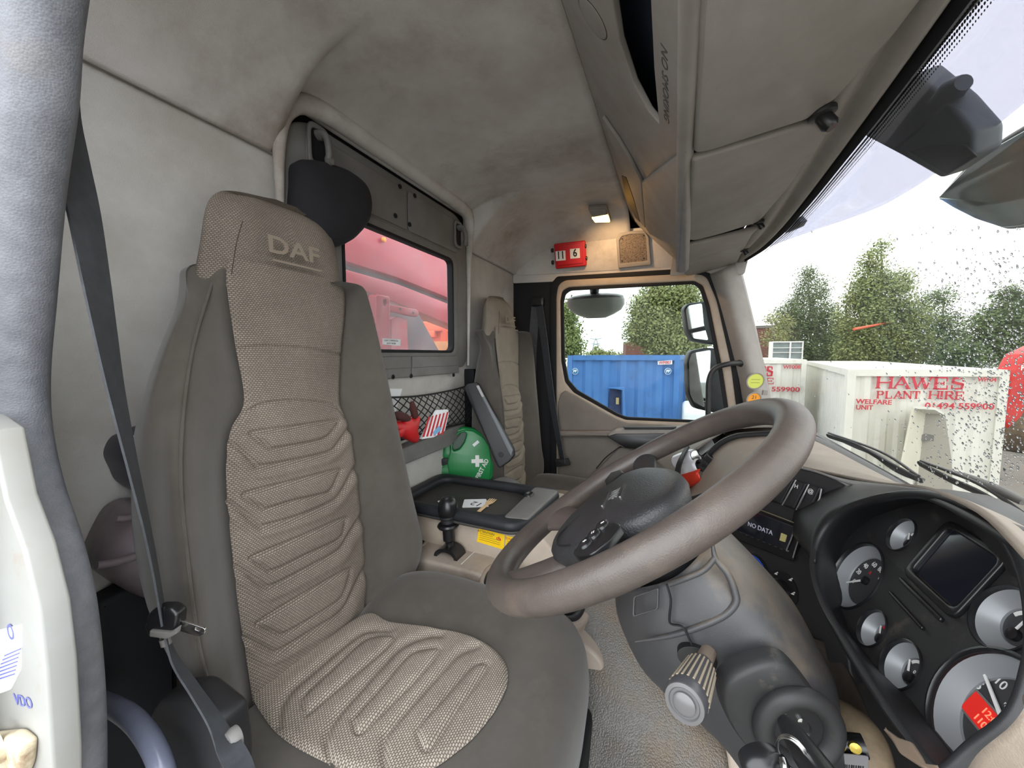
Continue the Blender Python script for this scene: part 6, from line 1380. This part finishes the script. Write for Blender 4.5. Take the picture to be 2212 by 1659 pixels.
# open door flap and doorway
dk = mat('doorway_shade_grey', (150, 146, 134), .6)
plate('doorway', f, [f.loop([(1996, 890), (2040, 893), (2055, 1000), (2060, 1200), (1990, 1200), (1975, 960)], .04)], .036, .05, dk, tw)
box('doorway_bolt', f.pw(1999, 945, .1), (.18, .1, .1), M['panelgrey'], tw)
vs = [f.pw(1996, 886, .04), f.pw(1970, 878, .75), f.pw(1943, 1010, .75), f.pw(1978, 1030, .04)]
mo('door_flap', [v_ for v_ in vs]+[v_+V((.04, .02, 0)) for v_ in vs], [(0, 1, 2, 3), (7, 6, 5, 4), (0, 4, 5, 1), (1, 5, 6, 2), (2, 6, 7, 3), (3, 7, 4, 0)], creamp, tw, smooth=False)
vs = [f.pw(1972, 877, .75), f.pw(1996, 888, .04), f.pw(2040, 892, .04), f.pw(2020, 880, .7)]
mo('doorway_canopy', vs+[v_+V((0, 0, -.04)) for v_ in vs], [(0, 1, 2, 3), (7, 6, 5, 4), (0, 4, 5, 1), (1, 5, 6, 2), (2, 6, 7, 3), (3, 7, 4, 0)], whitep, tw, smooth=False)
# WF008 white unit, further off
A2 = gd(1560, 11.4); B2 = gd(1735, 11.0); C2 = gd(1560, 17.5)
t8, f8 = cont('container', 'white container numbered WF008, cut off by the windscreen pillar', A2, B2, C2, GZ+2.72, whitep)
slab_word('HAWES', f8, 1590, 812, 1672, 812, hgt(f8, 1660, 792, 812), t8); slab_word('HIRE', f8, 1610, 829, 1675, 829, hgt(f8, 1660, 817, 829), t8)
lab('559900', f8, 1667, 841, 1727, 842, 10, t8); lab('WF008', f8, 1692, 793, 1729, 793, 8, t8, h=.07)
# blue container seen by the passenger window
A3 = gd(1232, 9.6); B3 = gd(1462, 9.3); C3 = gd(1478, 12.0)
D3 = U(1232, 770, D=9.6); E3 = U(1462, 767, D=9.3)
t7, f7 = cont('container', 'blue steel container numbered WF007 outside the passenger window', B3, A3, C3, (D3.z+E3.z)/2, bluep, corr=.42, dep=.05)
if f7.px(1400, 800)[0] < f7.px(1300, 800)[0]: f7 = Fr(f7.o, -f7.u, f7.v)
f7 = Fr(A3, B3-A3, (0, 0, 1))
lp = f7.loop([(1421, 780), (1452, 778), (1452, 787), (1421, 788)], .06); plate('number_board', f7, [lp], .05, .062, M['paper'], t7); lab('WF007', f7, 1423, 784, 1450, 783, 6.5, t7, h=.064)
rdm = mat('round_mark_blue', (28, 104, 156), .5)
for x in (1242, 1443):
    u, v = f7.px(x, 802, .06); plate('round_mark', f7, [circ(u, v, .078)], .05, .06, M['paper'], t7); plate('round_mark_inner', f7, [circ(u, v, .068)], .06, .064, rdm, t7); text('mark_lettering', 'PP', f7, u, v, .085, M['chalk'], t7, h=.066, th=.003, bold=.004)
plate('lock_recess', f7, [f7.loop([(1317, 840), (1343, 840), (1345, 905), (1340, 915), (1315, 910)], .06)], .04, .07, mat('navy_recess', (28, 44, 84), .5, (44, 60, 100), 8), t7)
plate('lock_hood', f7, [f7.loop([(1314, 838), (1349, 836), (1352, 900), (1356, 930), (1346, 930), (1344, 843)], .3)], .1, .3, bluep, t7, bev=.01)
box('padlock', f7.pw(1334, 866, .12), (.07, .06, .16), mat('brass_padlock', (180, 160, 110), .4), t7)
# lamp-like post and rail fence at the right of the blue container
t = thing('wire_fence', gd(1470, 13), 'thin grey rail fence right of the blue container, behind the mirrors', 'fence')
for k, (x, y0, y1) in enumerate(((1466, 860, 1000), (1483, 855, 1000), (1500, 855, 1000))): tube('fence_post', [U(x, y0, D=12.6), V((U(x, y0, D=12.6).x, U(x, y0, D=12.6).y, GZ))], .03, M['panelgrey'], t, sub=1, seg=8)
for y in (862, 884): tube('fence_rail', [U(1464, y, D=12.6), U(1506, y, D=12.6)], .02, M['panelgrey'], t, sub=1, seg=8)
# white van corner behind the door mirror
t = thing('white_van', gd(1505, 8), 'white van body corner below the mirrors outside the passenger window', 'van')
box('van_body', (gd(1540, 7.6).x, gd(1540, 7.6).y+.9, GZ+1.0), (1.0, 1.8, 1.5), M['paper'], t, bev=.12)
box('van_wheel', (gd(1520, 7.6).x, gd(1520, 7.6).y+.2, GZ+.33), (.66, .25, .66), M['rubber'], t, bev=.2)

# buildings
brick = mat('red_brown_brick', (120, 74, 62), .9, (100, 62, 54), 2.5)
t = thing('brick_building', (gd(1680, 36).x, gd(1680, 36).y, GZ), 'red-brown brick building behind the white containers, by the windscreen pillar', 'building')
h1 = U(1680, 706, D=36).z
box('wall', (gd(1672, 36).x, gd(1672, 36).y+2, (GZ+h1)/2), (3.6, 4, h1-GZ), brick, t)
box('roof_edge', (gd(1672, 36).x, gd(1672, 36).y+2, h1), (3.8, 4.2, .25), M['panelgrey'], t)
t = thing('brick_building', (gd(1375, 34).x, gd(1375, 34).y, GZ), 'small brick gable among the trees above the blue container', 'building')
h2 = U(1375, 740, D=34).z; c_ = gd(1372, 34)
box('wall', (c_.x, c_.y, (GZ+h2)/2), (1.9, 3, h2-GZ), brick, t, rot=Matrix.Rotation(.2, 3, 'Z'))
mo('gable_roof', [V((c_.x-1.0, c_.y-1.5, h2)), V((c_.x+1.0, c_.y-1.5, h2)), V((c_.x, c_.y-1.5, h2+.45)), V((c_.x-1.0, c_.y+1.5, h2)), V((c_.x+1.0, c_.y+1.5, h2)), V((c_.x, c_.y+1.5, h2+.45))], [(0, 1, 2), (0, 3, 5, 2), (1, 2, 5, 4), (3, 4, 5), (0, 1, 4, 3)], M['chalk'], t, smooth=False)
# glazed cabin
t = thing('glazed_cabin', U(1700, 780, D=20), 'white framed glazed cabin standing behind the white containers', 'cabin')
fc = Fr(U(1700, 757, D=20), (1, .1, 0), (0, 0, 1)); 
if fc.n.dot(CAM-fc.o) < 0: fc = Fr(fc.o, -fc.u, fc.v)
ol = fc.loop([(1668, 742), (1734, 737), (1734, 778), (1669, 776)])
W_ = max(p[0] for p in ol); w_ = min(p[0] for p in ol); H_ = max(p[1] for p in ol)
plate('cabin_frame', fc, [[(w_, GZ-fc.o.z), (W_, GZ-fc.o.z), (W_, H_), (w_, H_)], rect(w_+.05, -.5, (w_+W_)/2+.1, H_-.06), rect((w_+W_)/2+.16, -.5, W_-.05, H_-.06)], -.5, 0, M['chalk'], t)
plate('cabin_glass', fc, [rect(w_+.04, -.52, W_-.04, H_-.05)], -.12, -.1, mat('cabin_glass_pane', (120, 134, 134), .1, (90, 104, 104), 2), t)
for k in (-.12, .12): plate('glazing_bar', fc, [rect(w_, k, W_, k+.03)], -.06, .005, M['chalk'], t)
# pylon
t = thing('electricity_pylon', gd(1286, 160), 'small grey electricity pylon far off, in the gap of sky by the kerb mirror', 'pylon')
pm_ = mat('pylon_grey', (120, 130, 132), .6); base = gd(1286, 160); top_ = U(1286, 731, D=160).z
obs = []
for dx in (-1.6, 1.6):
    obs.append(tube('x', [V((base.x+dx*1.4, base.y, GZ)), V((base.x+dx*.5, base.y, top_-2)), V((base.x, base.y, top_))], .18, pm_, None, seg=6, sub=1))
n_ = 8
for k in range(n_):
    z0 = GZ+(top_-2-GZ)*k/n_; z1_ = GZ+(top_-2-GZ)*(k+1)/n_; w0 = 1.6*(1.4-.9*k/n_); w1 = 1.6*(1.4-.9*(k+1)/n_)
    obs.append(tube('x', [V((base.x-w0, base.y, z0)), V((base.x+w1, base.y, z1_))], .1, pm_, None, seg=5, sub=1)); obs.append(tube('x', [V((base.x+w0, base.y, z0)), V((base.x-w1, base.y, z1_))], .1, pm_, None, seg=5, sub=1))
join('lattice_tower', obs, t)
for zz, w in ((top_-.5, 2.4), (top_-2.6, 1.8)): tube('cross_arm', [V((base.x-w, base.y, zz+.5)), V((base.x, base.y, zz)), V((base.x+w, base.y, zz+.5))], .16, pm_, t, seg=6, sub=1)

# trees
def leafm(nm, c1, c2):
    return mat(nm, c1, .7, c2, 1.4, thr=(.3, .7))
LM = [leafm('birch_leaves', (96, 112, 62), (140, 148, 90)), leafm('dark_leaves', (64, 84, 48), (104, 120, 70)), leafm('olive_leaves', (118, 126, 76), (150, 152, 100))]
bark = mat('pale_bark', (170, 164, 150), .8, (120, 112, 100), 6)
def tree(lb, blobs, D, n, mt, ls=.13, trunk=True, nm='birch_tree', cat='tree', group=None):
    cx_ = sum(b[0] for b in blobs)/len(blobs); g = gd(cx_, D); t = thing(nm, g, lb, cat, group); k = D/FPX
    vs, fs = [], []; tot = sum(b[2]**2 for b in blobs)
    for x, y, r_ in blobs:
        c = U(x, y, D=D); R_ = r_*k
        nclump = max(3, int(n*r_*r_/tot/7))
        for _ in range(nclump):
            while True:
                d = V((random.uniform(-1, 1), random.uniform(-1, 1), random.uniform(-1, 1)))
                if d.length < 1: break
            q = c+V((d.x*R_, d.y*R_*.9, d.z*R_))
            for _ in range(7):
                p = q+V((random.gauss(0, .18), random.gauss(0, .18), random.gauss(0, .16))); a = V((random.gauss(0, 1), random.gauss(0, 1), random.gauss(0, 1))).normalized(); b = a.orthogonal().normalized()
                s_ = ls*random.uniform(.6, 1.3); i = len(vs); vs += [p-a*s_*.5, p+b*s_*.32, p+a*s_*.5, p-b*s_*.32]; fs.append((i, i+1, i+2, i+3))
    o = mo('leaf_crown', vs, fs, mt, t, smooth=False); o['kind'] = 'stuff'
    if trunk:
        top = min(blobs, key=lambda b: b[1]); tp = U(top[0], top[1], D=D); mid_ = U(cx_+6, 760, D=D)
        br = [tube('x', [g, V((mid_.x, mid_.y, mid_.z)), U((cx_+top[0])/2, (760+top[1])/2, D=D), tp], [.11, .08, .05, .015], bark, None, seg=8)]
        for x, y, r_ in blobs[1:]:
            c = U(x, y, D=D); s0 = mid_.lerp(tp, random.uniform(.1, .5)); br.append(tube('x', [s0, s0.lerp(c, .5)+V((0, 0, .15)), c], [.045, .03, .01], bark, None, seg=6, sub=3))
        join('trunk', br, t)
    return t
tree('tallest pale-stemmed birch beyond the white containers, its tip highest against the sky', [(1888, 560, 22), (1882, 600, 36), (1905, 645, 52), (1862, 690, 50), (1935, 690, 46), (1900, 740, 58), (1940, 745, 46), (1860, 750, 44), (1905, 530, 14), (1945, 610, 26), (1960, 690, 40), (1840, 770, 30), (1960, 740, 44), (1860, 640, 34)], 21, 42000, LM[0])
tree('second birch left of the tallest, nearer the windscreen pillar', [(1745, 590, 16), (1752, 625, 34), (1745, 675, 48), (1712, 715, 36), (1785, 700, 42), (1760, 745, 46), (1800, 755, 40), (1700, 770, 34), (1830, 720, 36), (1700, 680, 26), (1820, 765, 44), (1745, 770, 44)], 27, 38000, LM[1])
tree('feathery thin-leaved tree right of the tallest birch', [(2005, 650, 22), (2040, 640, 22), (2000, 700, 38), (2045, 700, 32), (1985, 745, 42), (2035, 750, 42), (2075, 740, 30)], 24, 15000, LM[1])
tree('dark tree at the right frame edge behind the rain drops', [(2180, 640, 22), (2160, 690, 34), (2205, 680, 34), (2190, 735, 46), (2140, 745, 34), (2120, 700, 18), (2240, 720, 50), (2080, 770, 30)], 18, 24000, LM[1])
tree('sparse pale sapling beside the brick building, left of the birches', [(1690, 700, 18), (1675, 730, 22), (1665, 690, 10)], 23, 1500, LM[2])
tree('broad yellow-green tree seen through the passenger window', [(1420, 645, 34), (1395, 670, 30), (1455, 650, 36), (1480, 640, 30), (1410, 705, 40), (1460, 705, 40), (1435, 745, 44), (1490, 740, 34), (1380, 720, 22), (1365, 708, 10), (1520, 690, 40)], 17, 30000, LM[2])
tree('tree at the left edge of the passenger window above the blue container', [(1225, 690, 14), (1232, 725, 18), (1215, 740, 26), (1240, 755, 14), (1205, 680, 30)], 17, 9000, LM[0])
tree('low rounded bushes on the skyline over the blue container', [(1290, 768, 18), (1320, 772, 14), (1265, 776, 12), (1345, 772, 12), (1300, 780, 20), (1250, 782, 12)], 60, 5000, LM[2], ls=.35, trunk=False, nm='distant_bushes', cat='bush')
tree('dark hedge running behind the roofs of the white containers', [(x, 775+(x % 7), 22) for x in range(1700, 2230, 26)], 32, 22000, LM[1], trunk=False, nm='hedge', cat='hedge')
tree('dark green bush right of the blue container', [(1480, 800, 14), (1484, 830, 14), (1490, 860, 14), (1492, 890, 12)], 14, 3000, LM[1], ls=.1, trunk=False, nm='bush', cat='bush')
# orange streak: distant crane jib
t = thing('orange_crane', gd(1925, 19), 'slanting orange-red jib showing among the birch leaves', 'crane')
tube('mast', [gd(1925, 21.6), U(1925, 704, D=21.6)], .03, M['panelgrey'], t, sub=1, seg=6)
t = tag(tube('jib', [U(1845, 711, D=19), U(1925, 696, D=20.5), U(1932, 696, D=21.6)], [.07, .05, .03], mat('orange_paint', (206, 92, 56), .5), t, seg=6, sub=1))
# red excavator / lorry at the right edge
redm = mat('red_machine_paint', (196, 36, 30), .4, (176, 28, 26), 4)
fE = Fr(U(2190, 850, D=7.4), RV, ZV)
t = thing('red_loader', V((fE.o.x, fE.o.y, GZ)), 'red machine with curved arm lettered in white, cut off by the right frame edge', 'machine')
plate('curved_arm', fE, [rnd(fE.loop([(2165, 910), (2168, 880), (2186, 800), (2205, 765), (2260, 740), (2300, 800), (2250, 840), (2215, 870), (2200, 900), (2172, 925)]), .02)], -.25, .05, redm, t, bev=.03)
text('painted_lettering', 'P', fE, *fE.px(2210, 795, .06), .14, M['chalk'], t, h=.052, th=.004, bold=.004)
box('machine_body', (gd(2400, 8.2).x, gd(2400, 8.2).y, GZ+.95), (1.3, 1.0, 1.9), redm, t, bev=.08)
lathe('beacon', U(2198, 752, D=7.3), (0, 0, 1), [(.04, 0), (.04, .06), (.02, .08), (0, .08)], M['orange'], t, 16) if 0 else None
em = dirt_on(mat('earth_heap_soil', (98, 84, 66), .95, (80, 68, 54), 3, .8, 20), (132, 116, 92), 5, .5, .7)
g = gd(2300, 11.5); rings = []
for s_, z_ in ((1.0, GZ), (.93, GZ+.7), (.8, GZ+1.3), (.62, GZ+1.75), (.35, GZ+1.95), (.05, GZ+2.0)):
    rings.append([V((g.x+s_*2.0*math.cos(a)*(1+.07*math.sin(3*a)), g.y+s_*1.6*math.sin(a)*(1+.06*math.cos(5*a)), z_+.06*math.sin(4*a+z_))) for a in [2*math.pi*k/40 for k in range(40)]])
tag(loft('earth_heap', rings, em, ang=0), 'brown heap of rough earth right of the white welfare unit', 'earth heap')

# red bodywork behind the rear window
rm1 = mat('crane_red', (166, 32, 46), .35, (150, 26, 40), 3); FRw = FX(-1.30)
t = thing('red_body_frame', (-1.35, 1.2, GZ), 'red steel crane body and beams filling the view behind the rear window', 'crane body')
def rbeam(nm, pts, X, h, mt=None):
    f = FX(X); return plate(nm, f, [f.loop(pts)], -h, 0, mt or rm1, t, bev=.004)
rbeam('upper_housing', [(560, 380), (1080, 500), (1080, 695), (960, 640), (860, 600), (740, 562), (560, 500)], -1.45, .3)
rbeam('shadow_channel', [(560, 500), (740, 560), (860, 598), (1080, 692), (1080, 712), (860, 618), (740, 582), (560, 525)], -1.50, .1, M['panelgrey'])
rbeam('long_beam', [(560, 520), (740, 580), (860, 614), (1080, 700), (1080, 745), (900, 672), (820, 640), (740, 612), (560, 560)], -1.42, .12)
rbeam('lower_beam', [(560, 600), (740, 630), (815, 640), (815, 662), (740, 645), (560, 620)], -1.50, .1)
rbeam('white_strip', [(738, 612), (770, 622), (770, 628), (738, 618)], -1.39, .005, mat('white_strip_light', (230, 230, 235), .4))
o = FX(-1.32)
plate('upright_post', o, [o.loop([(812, 640), (815, 636), (840, 640), (843, 645), (843, 830), (812, 830)]), circ(*o.px(832, 654), .018, 24, .7)], -.05, 0, rm1, t, bev=.004)
for yy_ in (.5, 1.6): box('frame_leg', (-1.50, yy_, (GZ+1.25)/2), (.12, .12, 1.25-GZ), rm1, t)
rbeam('bracket_arm', [(843, 658), (900, 668), (906, 676), (902, 684), (896, 684), (843, 672)], -1.34, .03)
for x, y in ((865, 668), (893, 676)): u, v = FX(-1.338).px(x, y); lathe('bolt_hole', V((-1.339, u, v)), (1, 0, 0), [(.008, 0), (.008, .001), (0, .001)], M['ink'], t, 12)
rbeam('gusset_plate', [(843, 670), (875, 672), (906, 680), (950, 760), (950, 840), (843, 840)], -1.42, .02, mat('oily_dark_steel', (70, 60, 62), .5, (96, 60, 62), 8))
rbeam('lower_panel', [(640, 640), (812, 668), (812, 840), (640, 840)], -1.46, .02, mat('oily_dark_red', (96, 56, 62), .5, (70, 56, 58), 7))
rbeam('cylinder_cover', [(846, 690), (860, 684), (880, 690), (884, 830), (846, 830)], -1.36, .05, mat('faded_pink_red', (176, 104, 108), .5, (190, 60, 70), 8))
lathe('amber_lamp', V((-1.44, U(828, 518, X=-1.44).y, U(828, 518, X=-1.44).z)), (1, 0, 0), [(.014, 0), (.012, .01), (0, .014)], M['orange'], t, 16)
tree('green tree beyond the red body in the rear window', [(900, 680, 26), (930, 690, 26), (960, 700, 26), (880, 660, 20), (990, 700, 26)], 14, 6000, LM[2], nm='bush', cat='tree')
t = thing('orange_machine', gd(935, 9), 'orange excavator parts and timber beyond the red body in the rear window', 'machine')
om = mat('excavator_orange', (214, 84, 50), .5)
box('machine_mast', (U(932, 706, D=9).x, U(932, 706, D=9).y+.3, (GZ+U(932, 706, D=9).z)/2), (.3, .3, U(932, 706, D=9).z-GZ), om, t)
for (x, y, w, h_) in ((932, 706, .5, .22), (925, 722, .35, .16), (985, 706, .4, .3)): box('arm_section', U(x, y, D=9), (w, .3, h_), om, t, rot=Matrix.Rotation(.4, 3, 'Z'), bev=.03)
_p = U(950, 738, D=8.2); t = tag(box('timber_baulk', (_p.x, _p.y, (_p.z+GZ)/2), (1.6, .3, _p.z-GZ), mat('timber_brown', (176, 120, 76), .8, (150, 98, 60), 6), None, rot=Matrix.Rotation(.4, 3, 'Z')), 'stacked brown timber baulk low in the rear window', 'timber')
_p = U(960, 716, D=9.6); tag(box('concrete_block', (_p.x, _p.y, (_p.z+GZ)/2), (2.4, .3, _p.z-GZ), mat('concrete_grey', (140, 132, 120), .9), None, rot=Matrix.Rotation(.4, 3, 'Z')), 'grey concrete block behind the timber in the rear window', 'block')

# ---------------------------------------------------------------- rain drops on the windscreen
dm = bpy.data.materials.new('water_drop'); dm.use_nodes = True; b = dm.node_tree.nodes['Principled BSDF']; b.inputs['Base Color'].default_value = (.55, .57, .58, 1); b.inputs['Roughness'].default_value = .02; b.inputs['Transmission Weight'].default_value = 1; b.inputs['IOR'].default_value = 1.33
vs, fs = [], []
def on_glass(x, y):
    d = ray(x, y); lo, hi = .2, 3.0
    for _ in range(26):
        m_ = (lo+hi)/2; p = CAM+d*m_
        if p.y > 2.3 or p.x > ws(min(2.2, max(-.15, p.y)), p.z).x: hi = m_
        else: lo = m_
    return CAM+d*lo
cnt = 0
while cnt < 1500:
    x = random.uniform(1700, 2212); y = random.uniform(490, 1050)
    dens = max(.012, min(1, (x-1880)/300))*(1 if y > 560 else .35)*(.5+.5*min(1, max(0, (y-560)/200)))
    if random.random() > dens: continue
    p = on_glass(x, y)
    if p is None: continue
    cnt += 1; r_ = random.choice((.0008, .0010, .0013, .0017))*(p-CAM).length/.9; n = V((1, 0, .25)).normalized(); a = V((0, 1, 0)); bb = n.cross(a)
    i = len(vs); p = p+n*.0045
    for rr, hh in ((1, 0), (.75, .55), (0, .8)):
        if rr == 0: vs.append(p+n*r_*hh)
        else:
            for k in range(8): an = 2*math.pi*k/8; vs.append(p+(a*math.cos(an)*rr+bb*math.sin(an)*rr*1.35)*r_+n*r_*hh)
    for k in range(8):
        k2 = (k+1) % 8; fs.append((i+k, i+k2, i+8+k2, i+8+k)); fs.append((i+8+k, i+8+k2, i+16))
    fs.append(tuple(range(i+7, i-1, -1)))
o = mo('rain_drops', vs, fs, dm, None, ang=0); tag(o, 'rain drops on the outside of the windscreen', 'rain drops', kind='stuff')
